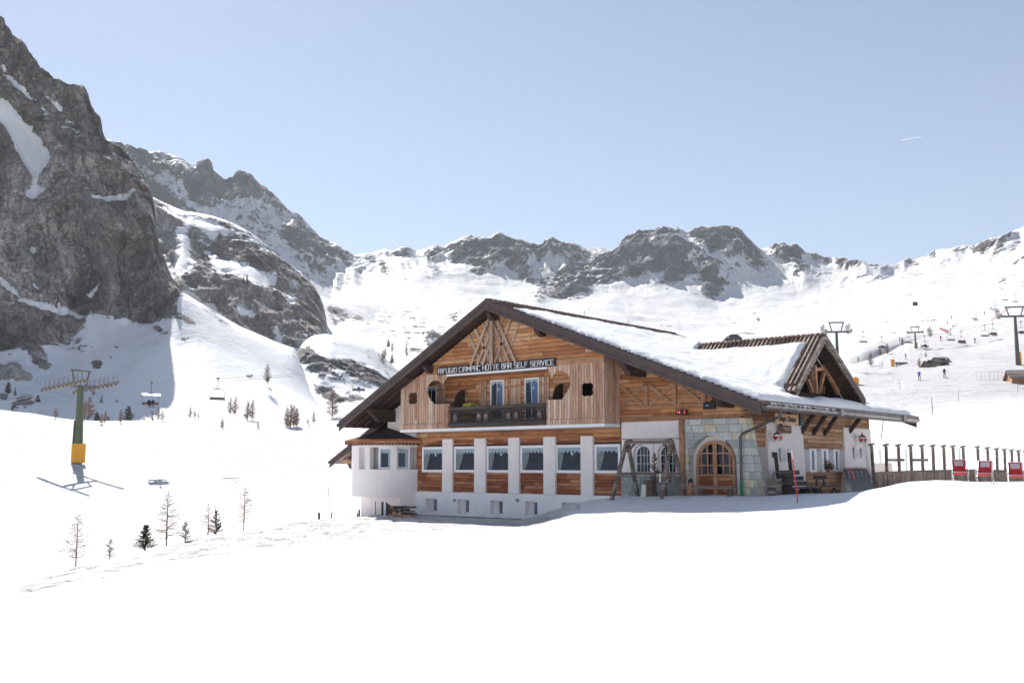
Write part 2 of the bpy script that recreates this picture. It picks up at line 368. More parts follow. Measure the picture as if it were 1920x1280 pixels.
def ribf(A, Rr):          # spurs and gullies running down the slope
    t = np.linspace(0, 1, Rr.shape[0])[:, None] * np.ones(Rr.shape); prof = (np.clip((t - 0.35) / 0.3, 0, 1) * np.clip((1.0 - t) / 0.25, 0.25, 1)).reshape(-1)
    A = A + 0.02 * vnoise(np.stack([A * 9, t.reshape(-1) * 2.5, A * 0], -1), 3)
    Q = np.stack([A * 24, np.clip(t.reshape(-1), 0, 1) * 1.6, A * 0], -1)
    return ridged(Q, 5, 88) * prof
def mountain(name, u0, u1, step, rows, subs, smooth, mat, rock, grass=(), pale=(), amp=20., lam=90., zamp=4., seed=1, vert=0.35, snowamp=1.0, front=None, ribs=0.0, snz=0.8):
    azs = azr(u0, u1, step); Rr, Z, A = sheet(azs, rows, subs, smooth)
    P = to_xyz(Rr, Z, A).reshape(-1, 3); u, v, d = UV(P)
    rk = paint(u, v, [(p_, v_, f_ * (1.9 if v_ < 0.5 else 1.3)) for p_, v_, f_ in rock]); ga = paint(u, v, grass); pa = paint(u, v, pale)
    rise = np.clip((Z - Z[0]) / 25, 0, 1).reshape(-1)
    Q = P / lam * np.array([1, 1, vert])
    n = ridged(Q, 7, seed) + 0.55 * ridged(P / (lam * 0.28) * np.array([1, 1, 0.6]), 5, seed + 5) - 0.3
    blk = vnoise(np.floor(P / (lam * 0.10) * np.array([1, 1, 0.6]) + 0.6 * vnoise(P / (lam * 0.2), seed + 2)[:, None]) * 0.73, seed + 6)
    n = n + 0.16 * blk
    ns = fbm(P / (lam * 1.5) * np.array([1, 1, 0.4]), 4, seed + 9)
    g2 = np.clip(rk, 0, 1).reshape(Rr.shape)
    g2 = np.apply_along_axis(smooth1, 1, g2, 7); g2 = np.apply_along_axis(smooth1, 0, g2, 4)
    kk = np.clip(g2.reshape(-1) * 1.7 - 0.45, 0, 1)
    disp = (kk * amp * n + (1 - kk) * amp * 0.25 * snowamp * ns + ribs * ribf(A.reshape(-1), Rr)) * rise
    dirx = (P[:, :2] - CAM[:2]); dirx /= np.linalg.norm(dirx, axis=1)[:, None]
    P[:, :2] -= dirx * disp[:, None]
    P[:, 2] += rise * (kk * zamp * fbm(P / (lam * 0.25), 5, seed + 3) + (1 - kk) * (zamp * 0.12 * fbm(P / (lam * 0.5), 4, seed + 4) + snz * fbm(P / 45.0, 4, seed + 14)))
    if front is not None: P = front(P, u, v)
    return mesh_grid(name, P.reshape(Rr.shape + (3,)), mat, {'rock': rk, 'grass': ga, 'pale': pa})

SIL_C = [(-420, 500, -380), (-300, 500, -260), (-100, 500, -70), (-20, 500, 40), (0, 500, 52), (7, 500, 56), (9, 500, 76), (24, 500, 84), (40, 500, 91), (52, 500, 108), (62, 500, 128), (80, 500, 146), (100, 500, 165), (118, 500, 175), (140, 500, 177), (156, 500, 181),
         (163, 500, 196), (168, 500, 212), (176, 500, 228), (188, 500, 234), (191, 500, 246), (191.5, 500, 262), (203, 499, 277), (225, 495, 297), (250, 490, 318), (268, 486, 338), (280, 484, 362), (287, 482, 385), (290, 482, 420), (293, 481, 455), (300, 480, 478), (310, 478, 495), (320, 476, 520), (328, 474, 536), (336, 472, 548),
         (350, 473, 556), (400, 473, 586), (450, 473, 614), (520, 473, 644), (552, 473, 655), (575, 473, 690), (600, 473, 730), (640, 473, 765), (720, 473, 800)]
C = [
 row([(-420, 300, 850), (720, 300, 850)]),
 row([(-420, 350, 740), (0, 350, 752), (150, 350, 760), (300, 350, 758), (400, 350, 756), (480, 355, 750), (560, 360, 760), (640, 370, 790), (720, 370, 815)]),
 row([(-420, 395, 705), (0, 395, 708), (150, 395, 700), (240, 395, 672), (300, 395, 655), (336, 397, 645), (400, 398, 652), (450, 398, 672), (520, 400, 700), (560, 400, 720), (600, 402, 762), (720, 402, 812)]),
 row([(-420, 425, 670), (0, 425, 656), (60, 425, 648), (130, 425, 645), (150, 428, 620), (165, 430, 594), (215, 432, 598), (240, 432, 604), (300, 430, 600), (322, 430, 570), (336, 435, 552),
      (350, 438, 558), (400, 438, 592), (450, 438, 620), (520, 438, 651), (552, 438, 663), (575, 436, 700), (600, 432, 738), (640, 430, 772), (720, 430, 805)]),
 row([(-420, 455, 300), (0, 455, 370), (150, 455, 390), (250, 458, 410), (285, 458, 430), (300, 455, 495), (322, 455, 535), (336, 455, 550), (350, 452, 557), (400, 452, 589), (450, 452, 617), (520, 450, 647.5), (552, 450, 659), (575, 450, 695), (600, 446, 734), (640, 445, 768), (720, 445, 802)]),
 row(SIL_C),
 row([(-420, 800, 0, 330), (0, 800, 0, 200), (200, 750, 0, 140), (335, 650, 0, 70), (450, 600, 0, 50), (720, 600, 0, 10)]),
]
rockC = [
 ([(-500, -500), (60, -100), (200, 250), (296, 378), (300, 470), (345, 545), (325, 572), (300, 598), (262, 606), (240, 594), (222, 600), (168, 590), (150, 618), (128, 640), (60, 648), (0, 655), (-500, 680)], 1.35, 5),
 # snow fields and gullies inside the cliff
 ([(-60, 150), (0, 190), (30, 215), (52, 240), (72, 262), (88, 285), (97, 300), (80, 320), (70, 345), (82, 358), (62, 382), (48, 378), (56, 350), (60, 330), (45, 305), (25, 270), (5, 235), (-40, 215)], -0.6, 4),
 ([(0, 128), (20, 150), (40, 170), (60, 195), (82, 215), (80, 222), (50, 200), (20, 172), (0, 145)], 0.05, 4),
 ([(60, 165), (75, 180), (110, 205), (135, 238), (125, 235), (95, 208), (62, 180)], 0.1, 4),
 ([(40, 140), (58, 150), (50, 158), (40, 150)], 0.2, 4),
 ([(80, 220), (130, 240), (165, 262), (160, 266), (120, 252), (80, 232)], 0.4, 4),
 ([(170, 375), (205, 366), (245, 370), (255, 366), (240, 378), (205, 378), (175, 382)], -0.1, 3),
 ([(0, 522), (30, 548), (60, 566), (100, 573), (128, 592), (110, 592), (60, 576), (20, 552), (0, 540)], -0.1, 4),
 ([(160, 552), (180, 538), (192, 530), (185, 545), (172, 562)], 0.0, 3), ([(110, 572), (150, 590), (164, 598), (150, 602), (120, 588)], 0.0, 3),
 ([(55, 466), (68, 466), (68, 480), (55, 478)], -0.2, 2), ([(20, 470), (60, 520), (95, 572), (85, 572), (40, 515)], 0.55, 4),
 ([(100, 618), (130, 630), (160, 628), (150, 645), (120, 645)], 0.5, 6),
 # outcrops on the talus
 ([(300, 585), (330, 578), (372, 608), (360, 612), (330, 596), (305, 596)], 0.95, 4), ([(265, 590), (290, 605), (315, 622), (300, 625), (280, 612)], 0.95, 4),
 ([(0, 680), (30, 672), (45, 690), (60, 700), (60, 715), (30, 716), (0, 712)], 1.0, 5), ([(45, 655), (70, 650), (98, 682), (88, 702), (70, 690), (55, 672)], 1.0, 5), ([(0, 640), (40, 665), (20, 675), (0, 665)], 0.45, 8), ([(95, 650), (160, 655), (130, 672), (100, 668)], 0.35, 10),
 ([(172, 678), (178, 672), (188, 673), (192, 682), (186, 691), (174, 688)], 1.3, 2), ([(200, 664), (212, 663), (208, 669)], 1.0, 2), ([(212, 642), (226, 645), (222, 652), (212, 648)], 1.0, 2),
 ([(325, 665), (345, 668), (358, 680), (365, 690), (348, 696), (330, 690)], 0.62, 6), ([(340, 632), (356, 634), (350, 640), (342, 638)], 1, 2), ([(255, 633), (300, 634), (318, 645), (310, 662), (295, 652), (270, 642)], 0.5, 6), ([(325, 640), (350, 645), (345, 655), (330, 652)], 0.6, 4),
 ([(15, 760), (40, 740), (60, 742), (72, 765), (60, 790), (48, 785), (40, 770), (20, 790)], 0.85, 5), ([(72, 790), (85, 772), (108, 762), (95, 780), (80, 795)], 0.9, 3), ([(0, 735), (15, 738), (12, 750), (0, 752)], 1, 3),
 ([(405, 605), (440, 622), (470, 640), (450, 640), (420, 622)], 0.42, 5), ([(430, 655), (480, 670), (470, 680), (440, 668)], 0.3, 8), ([(330, 760), (420, 770), (420, 790), (340, 785)], 0.28, 12), ([(240, 730), (330, 735), (320, 780), (250, 780)], 0.2, 12),
 ([(480, 640), (560, 650), (560, 700), (520, 690), (490, 665)], 0.25, 10), ([(460, 700), (475, 698), (478, 708), (462, 706)], 0.9, 2), ([(365, 560), (410, 590), (440, 612), (425, 612), (380, 585)], 0.5, 4)]
paleC = [([(0, 380), (330, 380), (330, 600), (0, 600)], 0.18, 20), ([(165, 440), (215, 420), (262, 415), (290, 430), (285, 480), (262, 500), (240, 520), (200, 500), (170, 480)], 0.95, 14), ([(60, 430), (80, 428), (78, 445)], 0.8, 5), ([(120, 440), (145, 440), (140, 450)], 0.8, 5), ([(252, 535), (275, 530), (272, 545)], 0.9, 4), ([(300, 470), (325, 530), (310, 570), (295, 540)], 0.35, 10)]
grassC = [([(-300, -300), (60, 80), (195, 255), (290, 370), (285, 385), (150, 330), (100, 300), (0, 260), (-300, 100)], 0.75, 10), ([(190, 268), (215, 285), (262, 325), (285, 372), (270, 372), (230, 318)], 1.3, 4)]
M_cliff = rock_snow('limestone_cliff', 0.10, 0.9, streak=(0.05, 0.05, 0.016), tint=(0.54, 0.485, 0.45))
cliff = mountain('cliff', -420, 720, 1.6, C, [6, 20, 16, 60, 100, 10], [0, 10, 12, 4, 3, 1.0, 10], M_cliff, rockC, grassC, paleC, amp=20, lam=80, zamp=4, seed=4, vert=0.4)

D = [
 row([(240, 560, 790), (780, 560, 800)]),
 row([(240, 700, 640), (335, 700, 580), (400, 700, 612), (480, 700, 640), (520, 700, 648), (560, 700, 652), (610, 705, 655), (640, 700, 672), (700, 700, 710), (780, 700, 760)]),
 row([(240, 780, 480), (335, 780, 480), (400, 780, 500), (480, 780, 510), (560, 790, 555), (600, 790, 590), (614, 790, 625), (640, 780, 668), (700, 760, 708), (780, 740, 759)]),
 row([(240, 900, 352), (285, 900, 376), (300, 900, 383), (330, 900, 395), (350, 900, 402), (380, 900, 405), (400, 900, 409), (420, 895, 415), (450, 890, 428), (470, 885, 440), (500, 880, 465), (530, 870, 490), (560, 860, 510), (585, 850, 530), (600, 845, 553), (608, 840, 575), (612, 835, 600), (615, 830, 622), (622, 825, 655), (640, 800, 668), (700, 780, 707), (780, 760, 758)]),
 row([(240, 1300, 0, 60), (780, 1300, 0, -20)]),
]
rockD = [([(280, 372), (330, 394), (420, 413), (472, 440), (535, 492), (588, 532), (612, 590), (614, 625), (600, 640), (560, 652), (520, 648), (480, 640), (440, 612), (400, 590), (360, 560), (335, 540), (320, 500), (300, 470)], 1.2, 4),
 ([(300, 385), (345, 400), (420, 418), (450, 432), (500, 470), (480, 462), (430, 440), (395, 452), (380, 440), (350, 425), (320, 410)], 0.12, 6), ([(330, 430), (350, 430), (358, 470), (352, 505), (338, 520), (325, 505), (335, 470)], -0.3, 5), ([(290, 440), (305, 445), (300, 458), (288, 455)], 0.1, 3),
 ([(375, 445), (392, 470), (415, 490), (440, 488), (468, 505), (480, 510), (510, 530), (495, 535), (470, 520), (440, 508), (415, 502), (398, 490)], 0.1, 5), ([(400, 478), (425, 495), (450, 515), (430, 520), (400, 510)], 0.2, 5),
 ([(440, 485), (480, 505), (520, 515), (515, 535), (480, 535), (450, 510)], 0.0, 6), ([(345, 470), (370, 490), (362, 510), (350, 500)], 0.3, 4), ([(515, 500), (540, 495), (560, 525), (575, 560), (560, 560), (545, 530)], 0.4, 6),
 ([(340, 545), (365, 545), (400, 570), (435, 600), (425, 605), (385, 590), (350, 562)], 0.15, 5), ([(438, 580), (460, 575), (480, 590), (470, 598), (445, 592)], 0.1, 4), ([(505, 610), (520, 608), (535, 635), (530, 650), (518, 645)], 0.1, 3), ([(530, 555), (552, 552), (550, 572), (535, 570)], 0.3, 4), ([(555, 630), (600, 625), (600, 650), (560, 655)], 0.4, 6)]
M_spur = rock_snow('spur_rock', 0.085, 0.8, streak=(0.045, 0.045, 0.014), tint=(0.48, 0.445, 0.425))
mountain('rock_spur', 240, 780, 1.6, D, [6, 50, 60, 10], [0, 4, 4, 1.2, 5], M_spur, rockD, [([(285, 372), (430, 415), (475, 440), (600, 550), (590, 560), (470, 460), (330, 410)], 1.2, 8)], [([(440, 520), (600, 560), (600, 640), (430, 600)], 0.5, 20)], amp=24, lam=80, zamp=3, seed=21)

H = [
 row([(590, 640, 800), (900, 640, 800)]),
 row([(590, 800, 650), (640, 800, 655), (700, 800, 690), (760, 800, 700), (900, 800, 720)]),
 row([(590, 1000, 556), (612, 1000, 561), (625, 1000, 567), (645, 1000, 576), (660, 1000, 584), (680, 995, 596), (700, 990, 612), (715, 985, 626), (728, 980, 648), (745, 970, 668), (780, 960, 690), (900, 940, 700)]),
 row([(590, 1300, 0, 100), (900, 1300, 0, 20)]),
]
mountain('rock_ridge', 590, 900, 1.6, H, [6, 50, 8], [0, 5, 1.5, 5], M_spur,
 [([(612, 570), (640, 578), (668, 600), (690, 632), (680, 640), (650, 640), (625, 610)], 0.95, 4), ([(625, 590), (650, 600), (672, 640), (660, 640), (640, 615)], 0.2, 3), ([(670, 592), (700, 612), (712, 640), (725, 668), (712, 662), (690, 625)], 0.9, 4), ([(640, 576), (690, 600), (730, 655), (715, 640)], 0.5, 4), ([(612, 565), (640, 574), (680, 596), (670, 600), (630, 580)], 0.5, 4)],
 [([(600, 555), (680, 595), (740, 660), (725, 665), (660, 600)], 0.8, 5)], amp=10, lam=60, zamp=2, seed=33)

K = [
 row([(530, 360, 830), (860, 360, 830)]),
 row([(530, 400, 765), (600, 400, 762), (660, 400, 757), (720, 400, 757), (860, 400, 770)]),
 row([(530, 430, 720), (570, 430, 700), (600, 430, 690), (640, 430, 700), (690, 430, 720), (720, 430, 735), (790, 430, 762), (860, 430, 775)]),
 row([(530, 455, 702), (552, 455, 678), (563, 455, 662), (585, 455, 655), (620, 455, 652), (660, 455, 672), (700, 455, 690), (730, 455, 710), (790, 455, 750), (860, 455, 760)]),
 row([(530, 500, 700), (545, 500, 686), (556, 500, 668), (565, 500, 650), (576, 500, 638), (590, 500, 631), (610, 500, 628), (640, 500, 633), (665, 500, 640), (690, 500, 648), (712, 500, 662), (740, 500, 690), (790, 500, 720), (860, 500, 735)]),
 row([(530, 600, 0, 15), (860, 600, 0, 10)]),
]
rockK = [([(553, 678), (562, 655), (580, 648), (600, 668), (625, 672), (660, 672), (700, 690), (732, 712), (745, 728), (735, 735), (700, 722), (660, 712), (640, 695), (610, 690), (580, 685)], 1.2, 3),
 ([(560, 675), (590, 672), (620, 690), (640, 705), (625, 712), (600, 705), (575, 690)], 1.1, 3), ([(585, 715), (605, 722), (640, 730), (680, 738), (688, 750), (640, 755), (610, 748), (590, 732)], 1.1, 3), ([(610, 700), (650, 712), (655, 725), (625, 722)], 0.7, 4),
 ([(525, 690), (535, 705), (550, 725), (545, 730), (530, 710)], 0.6, 3), ([(640, 632), (760, 680), (760, 720), (700, 690)], 0.34, 8), ([(570, 632), (600, 628), (645, 636), (700, 664), (660, 660), (610, 650)], 0.27, 6), ([(560, 690), (760, 730), (760, 760), (570, 720)], 0.3, 8)]
M_knoll = rock_snow('knoll_rock', 0.16, 0.7, streak=(0.35, 0.35, 0.04), tint=(0.34, 0.325, 0.33))
mountain('rocky_knoll', 530, 860, 1.6, K, [6, 24, 24, 24, 10], [0, 4, 3, 2, 1.5, 5], M_knoll, rockK, (), (), amp=8, lam=30, zamp=1.2, seed=41, vert=0.2)

SIL_F = [(120, 1900, 230), (190, 1900, 262), (205, 1900, 267), (240, 1900, 277), (255, 1900, 284), (268, 1900, 288), (300, 1900, 285), (318, 1900, 291), (335, 1900, 297), (354, 1900, 305), (367, 1900, 309), (369, 1900, 302), (371, 1900, 294), (382, 1900, 296), (397, 1900, 300), (399, 1900, 310), (400, 1900, 322), (412, 1900, 330), (425, 1900, 336), (436, 1900, 337), (442, 1900, 328), (447, 1900, 318), (453, 1900, 316), (461, 1900, 320), (470, 1900, 327), (482, 1900, 338), (498, 1900, 345), (508, 1900, 355), (520, 1900, 366), (532, 1900, 382), (546, 1900, 394), (560, 1900, 404), (575, 1900, 419), (590, 1900, 434), (603, 1900, 448), (618, 1900, 453), (630, 1900, 457), (640, 1900, 466), (652, 1900, 471), (662, 1880, 478),
 (680, 1880, 475), (700, 1880, 474), (720, 1880, 468), (740, 1880, 472), (752, 1880, 466), (765, 1880, 466), (780, 1880, 470), (800, 1880, 467), (820, 1880, 462), (833, 1880, 466), (845, 1880, 460), (862, 1880, 454), (880, 1880, 449), (900, 1880, 451), (915, 1880, 452), (926, 1880, 446), (935, 1880, 438), (944, 1880, 442), (958, 1880, 450), (975, 1880, 453), (995, 1880, 461), (1008, 1880, 466), (1022, 1880, 458), (1036, 1880, 453), (1050, 1880, 459), (1075, 1880, 461), (1100, 1880, 470), (1128, 1880, 466), (1150, 1880, 471), (1160, 1860, 468), (1168, 1850, 460), (1180, 1850, 446), (1196, 1850, 436), (1215, 1850, 436), (1235, 1850, 434), (1255, 1850, 434), (1270, 1850, 430), (1284, 1850, 435), (1300, 1850, 437), (1318, 1850, 432), (1340, 1850, 430), (1358, 1850, 429), (1378, 1850, 431), (1390, 1850, 438), (1400, 1850, 451), (1412, 1850, 462), (1425, 1850, 470), (1440, 1850, 467), (1452, 1850, 460), (1468, 1850, 464), (1482, 1850, 471), (1492, 1850, 465), (1504, 1850, 472), (1512, 1850, 480), (1528, 1850, 477), (1545, 1840, 485), (1560, 1820, 486), (1578, 1800, 488), (1592, 1780, 492), (1612, 1750, 490), (1632, 1720, 496), (1652, 1680, 499), (1668, 1640, 501),
 (1690, 1560, 492), (1702, 1530, 483), (1718, 1500, 486), (1740, 1480, 480), (1754, 1460, 473), (1772, 1440, 469), (1800, 1420, 466), (1822, 1400, 464), (1848, 1380, 455), (1880, 1360, 444), (1905, 1350, 433), (1920, 1340, 427), (2000, 1300, 396), (2340, 1200, 320)]
SIL_F = [(u, (r - 240 if r >= 1700 else r - 240 * max(0, (r - 1500) / 200)), v) for u, r, v in SIL_F]
F_ = [
 row([(120, 430, 850), (1000, 430, 800), (1500, 430, 760), (1920, 430, 680), (2340, 430, 660)]),
 row([(120, 700, 700), (560, 700, 668), (620, 700, 672), (700, 700, 672), (760, 700, 655), (860, 700, 650), (1000, 700, 645), (1280, 700, 655), (1450, 650, 645), (1600, 600, 640), (1735, 600, 618), (1920, 620, 556), (2340, 620, 500)]),
 row([(120, 1000, 610), (500, 1000, 600), (620, 1000, 575), (660, 1000, 572), (700, 1000, 590), (760, 1000, 600), (860, 1000, 592), (1000, 1000, 590), (1300, 1000, 612), (1500, 1000, 600), (1620, 950, 585), (1700, 880, 570), (1800, 860, 545), (1920, 850, 505), (2340, 850, 430)]),
 row([(120, 1450, 440), (300, 1450, 450), (420, 1450, 480), (500, 1450, 500), (560, 1430, 520), (620, 1430, 555), (680, 1430, 545), (760, 1430, 520), (850, 1430, 522), (950, 1430, 535), (1000, 1430, 535), (1040, 1420, 545), (1100, 1420, 542), (1200, 1420, 540), (1300, 1400, 545), (1345, 1390, 560), (1400, 1400, 550), (1500, 1400, 545), (1600, 1350, 540), (1700, 1180, 525), (1800, 1120, 505), (1920, 1080, 466), (2340, 1050, 380)]),
 row([(u, r - 50, v + (26 if u < 640 else 18)) for u, r, v in SIL_F]),
 row(SIL_F),
 row([(120, 2300, 0, 300), (2340, 2200, 0, 150)]),
]
rockF = [
 # far shaded massif on the left
 ([(120, 200), (190, 262), (300, 285), (400, 300), (455, 316), (520, 366), (560, 404), (600, 446), (662, 478), (655, 500), (640, 490), (600, 470), (560, 460), (520, 440), (420, 400), (350, 400), (280, 400), (200, 320)], 0.72, 5),
 ([(190, 262), (270, 288), (360, 320), (440, 345), (500, 352), (488, 368), (430, 372), (400, 366), (372, 375), (340, 345), (290, 320), (240, 300)], 0.92, 5), ([(195, 262), (230, 270), (225, 277), (200, 270)], 0.1, 3), ([(280, 285), (340, 297), (365, 318), (350, 322), (320, 300)], 0.25, 4),
 ([(368, 294), (398, 300), (400, 325), (380, 330), (368, 320)], 1.4, 2), ([(442, 318), (460, 316), (500, 350), (490, 366), (440, 362), (430, 345)], 1.4, 3), ([(398, 326), (425, 337), (440, 345), (430, 370), (405, 366), (380, 350)], 1.2, 4),
 ([(205, 300), (250, 310), (300, 340), (335, 390), (300, 390), (260, 350)], 0.95, 5), ([(270, 325), (300, 330), (330, 350), (360, 370), (400, 385), (430, 375), (500, 372), (520, 390), (515, 430), (490, 450), (440, 425), (380, 400), (330, 370)], 0.12, 6), ([(360, 360), (400, 375), (380, 385), (350, 372)], 0.7, 4),
 ([(440, 385), (520, 385), (520, 470), (470, 440)], 0.35, 8), ([(518, 395), (560, 405), (560, 430), (525, 440)], 0.25, 5),
 ([(525, 440), (560, 410), (600, 450), (640, 470), (620, 490), (640, 500), (600, 490), (560, 480)], 0.95, 6), ([(515, 455), (540, 460), (600, 490), (640, 490), (648, 520), (625, 560), (600, 545), (560, 500)], 0.1, 6), ([(545, 475), (600, 490), (615, 505), (600, 515), (565, 495)], 0.75, 5), ([(600, 480), (625, 485), (632, 500), (610, 500)], 0.8, 4), ([(540, 500), (560, 505), (590, 520), (580, 530), (555, 515)], 0.7, 4), ([(640, 465), (662, 480), (655, 495), (640, 490)], 0.8, 4),
 # cirque wall
 ([(680, 474), (700, 474), (705, 490), (690, 496)], 0.68, 4), ([(735, 470), (770, 466), (775, 480), (755, 492), (735, 485)], 0.73, 5), ([(712, 488), (728, 500), (730, 518), (720, 518), (714, 505)], 0.88, 4), ([(660, 505), (675, 510), (672, 525)], 0.63, 5),
 ([(793, 468), (825, 462), (830, 480), (810, 500), (792, 490)], 0.68, 6), ([(800, 500), (830, 500), (825, 525), (805, 520)], 0.63, 6),
 ([(835, 466), (880, 449), (925, 452), (935, 438), (960, 450), (1000, 462), (1005, 480), (985, 500), (1005, 530), (985, 530), (950, 500), (920, 495), (905, 512), (885, 512), (880, 490), (850, 492)], 0.87, 5), ([(890, 460), (935, 455), (960, 465), (985, 480), (950, 485), (910, 480)], 1.13, 5), ([(955, 490), (1005, 515), (995, 522), (960, 505)], 0.73, 4),
 ([(1005, 466), (1036, 453), (1060, 460), (1090, 466), (1060, 485), (1030, 480), (1010, 495), (1000, 485)], 1.03, 5), ([(1060, 470), (1150, 471), (1160, 490), (1130, 520), (1110, 545), (1060, 560), (1030, 560), (1000, 540), (1010, 520), (1060, 500)], 0.63, 8), ([(1040, 520), (1110, 510), (1120, 530), (1075, 560), (1030, 555)], 0.88, 7), ([(1005, 545), (1030, 545), (1020, 568), (1000, 560)], 0.83, 5),
 ([(1155, 472), (1178, 446), (1200, 435), (1270, 430), (1290, 437), (1358, 429), (1388, 434), (1412, 462), (1425, 475), (1420, 495), (1390, 480), (1360, 490), (1340, 500), (1330, 540), (1350, 545), (1340, 560), (1315, 555), (1320, 530), (1290, 520), (1270, 530), (1240, 535), (1250, 505), (1210, 515), (1160, 525), (1130, 530), (1128, 500)], 1.18, 5),
 ([(1265, 440), (1290, 440), (1330, 475), (1345, 480), (1340, 490), (1310, 475), (1285, 460), (1268, 455)], 0.1, 4), ([(1200, 440), (1230, 445), (1225, 458), (1205, 450)], 0.73, 4), ([(1170, 500), (1200, 485), (1225, 490), (1215, 500), (1185, 508)], 0.53, 4), ([(1275, 485), (1330, 485), (1335, 520), (1300, 515), (1270, 500)], 0.53, 5), ([(1342, 480), (1375, 455), (1385, 458), (1360, 490), (1350, 500), (1345, 515)], 0.0, 4), ([(1360, 485), (1400, 490), (1415, 505), (1380, 510), (1370, 540), (1350, 530)], 0.15, 6), ([(1330, 500), (1345, 495), (1350, 520), (1362, 540), (1340, 560), (1318, 556), (1325, 530)], 1.08, 5),
 ([(1395, 480), (1425, 475), (1440, 500), (1430, 505), (1405, 495)], 0.83, 5), ([(1440, 468), (1455, 459), (1485, 470), (1495, 465), (1510, 480), (1505, 495), (1520, 510), (1500, 515), (1485, 495), (1455, 485)], 0.91, 5), ([(1485, 510), (1505, 518), (1500, 527), (1488, 522)], 0.83, 4), ([(1510, 478), (1530, 477), (1560, 487), (1555, 497), (1535, 490)], 0.83, 4), ([(1565, 486), (1600, 491), (1640, 497), (1665, 501), (1640, 506), (1620, 500), (1600, 507), (1570, 503)], 0.85, 4),
 ([(1000, 560), (1020, 560), (1015, 568)], 0.63, 3),
 # right-hand ridge
 ([(1690, 492), (1706, 482), (1720, 488), (1728, 500), (1715, 505), (1700, 495)], 0.62, 4), ([(1735, 482), (1755, 472), (1762, 480), (1745, 484)], 0.8, 3), ([(1705, 515), (1722, 515), (1720, 528), (1708, 526)], 0.55, 3), ([(1780, 469), (1820, 465), (1812, 478), (1790, 476)], 0.6, 4),
 ([(1820, 466), (1870, 448), (1875, 452), (1855, 470), (1845, 480), (1825, 476)], 1.2, 3), ([(1868, 470), (1885, 445), (1910, 434), (1895, 448), (1875, 475), (1855, 490), (1853, 492)], 1.0, 3), ([(1890, 475), (1912, 450), (1915, 452), (1900, 470)], 0.9, 2), ([(1893, 498), (1905, 485), (1925, 470), (1925, 476), (1905, 492), (1892, 502)], 0.95, 2), ([(1870, 520), (1885, 518), (1892, 530), (1880, 536), (1872, 530)], 0.75, 3), ([(1895, 510), (1920, 525), (1925, 535), (1910, 530)], 0.5, 4), ([(1930, 420), (2300, 320), (2300, 380), (2000, 460)], 0.8, 20),
 # moraine
 ([(700, 575), (800, 580), (860, 600), (850, 640), (780, 660), (730, 640), (690, 610)], 0.43, 14), ([(790, 625), (812, 620), (825, 635), (800, 640)], 0.8, 4), ([(845, 592), (855, 590), (860, 600), (850, 602)], 1.0, 2), ([(735, 625), (790, 650), (800, 665), (770, 655)], 0.55, 4),
 ([(1372, 618), (1410, 618), (1432, 632), (1425, 640), (1380, 640)], 0.45, 5), ([(1415, 596), (1425, 595), (1424, 601)], 1, 1.5), ([(1180, 600), (1290, 640), (1290, 600)], 0.0, 5)]
M_far = rock_snow('mountain_rock', 0.075, 1.0, zs=0.8, con=6.8, alb=0.70, streak=(0.02, 0.02, 0.008), tint=(0.24, 0.24, 0.25))
mountain('mountain', 120, 2340, 1.7, F_, [8, 30, 40, 80, 24, 10], [0, 14, 14, 5, 6, 0.8, 8], M_far, rockF,
 [([(1815, 470), (1920, 425), (1920, 480), (1850, 490)], 1.0, 6)], (), amp=50, lam=150, zamp=12, seed=52, vert=0.7, snowamp=1.3, ribs=36, snz=4.5)
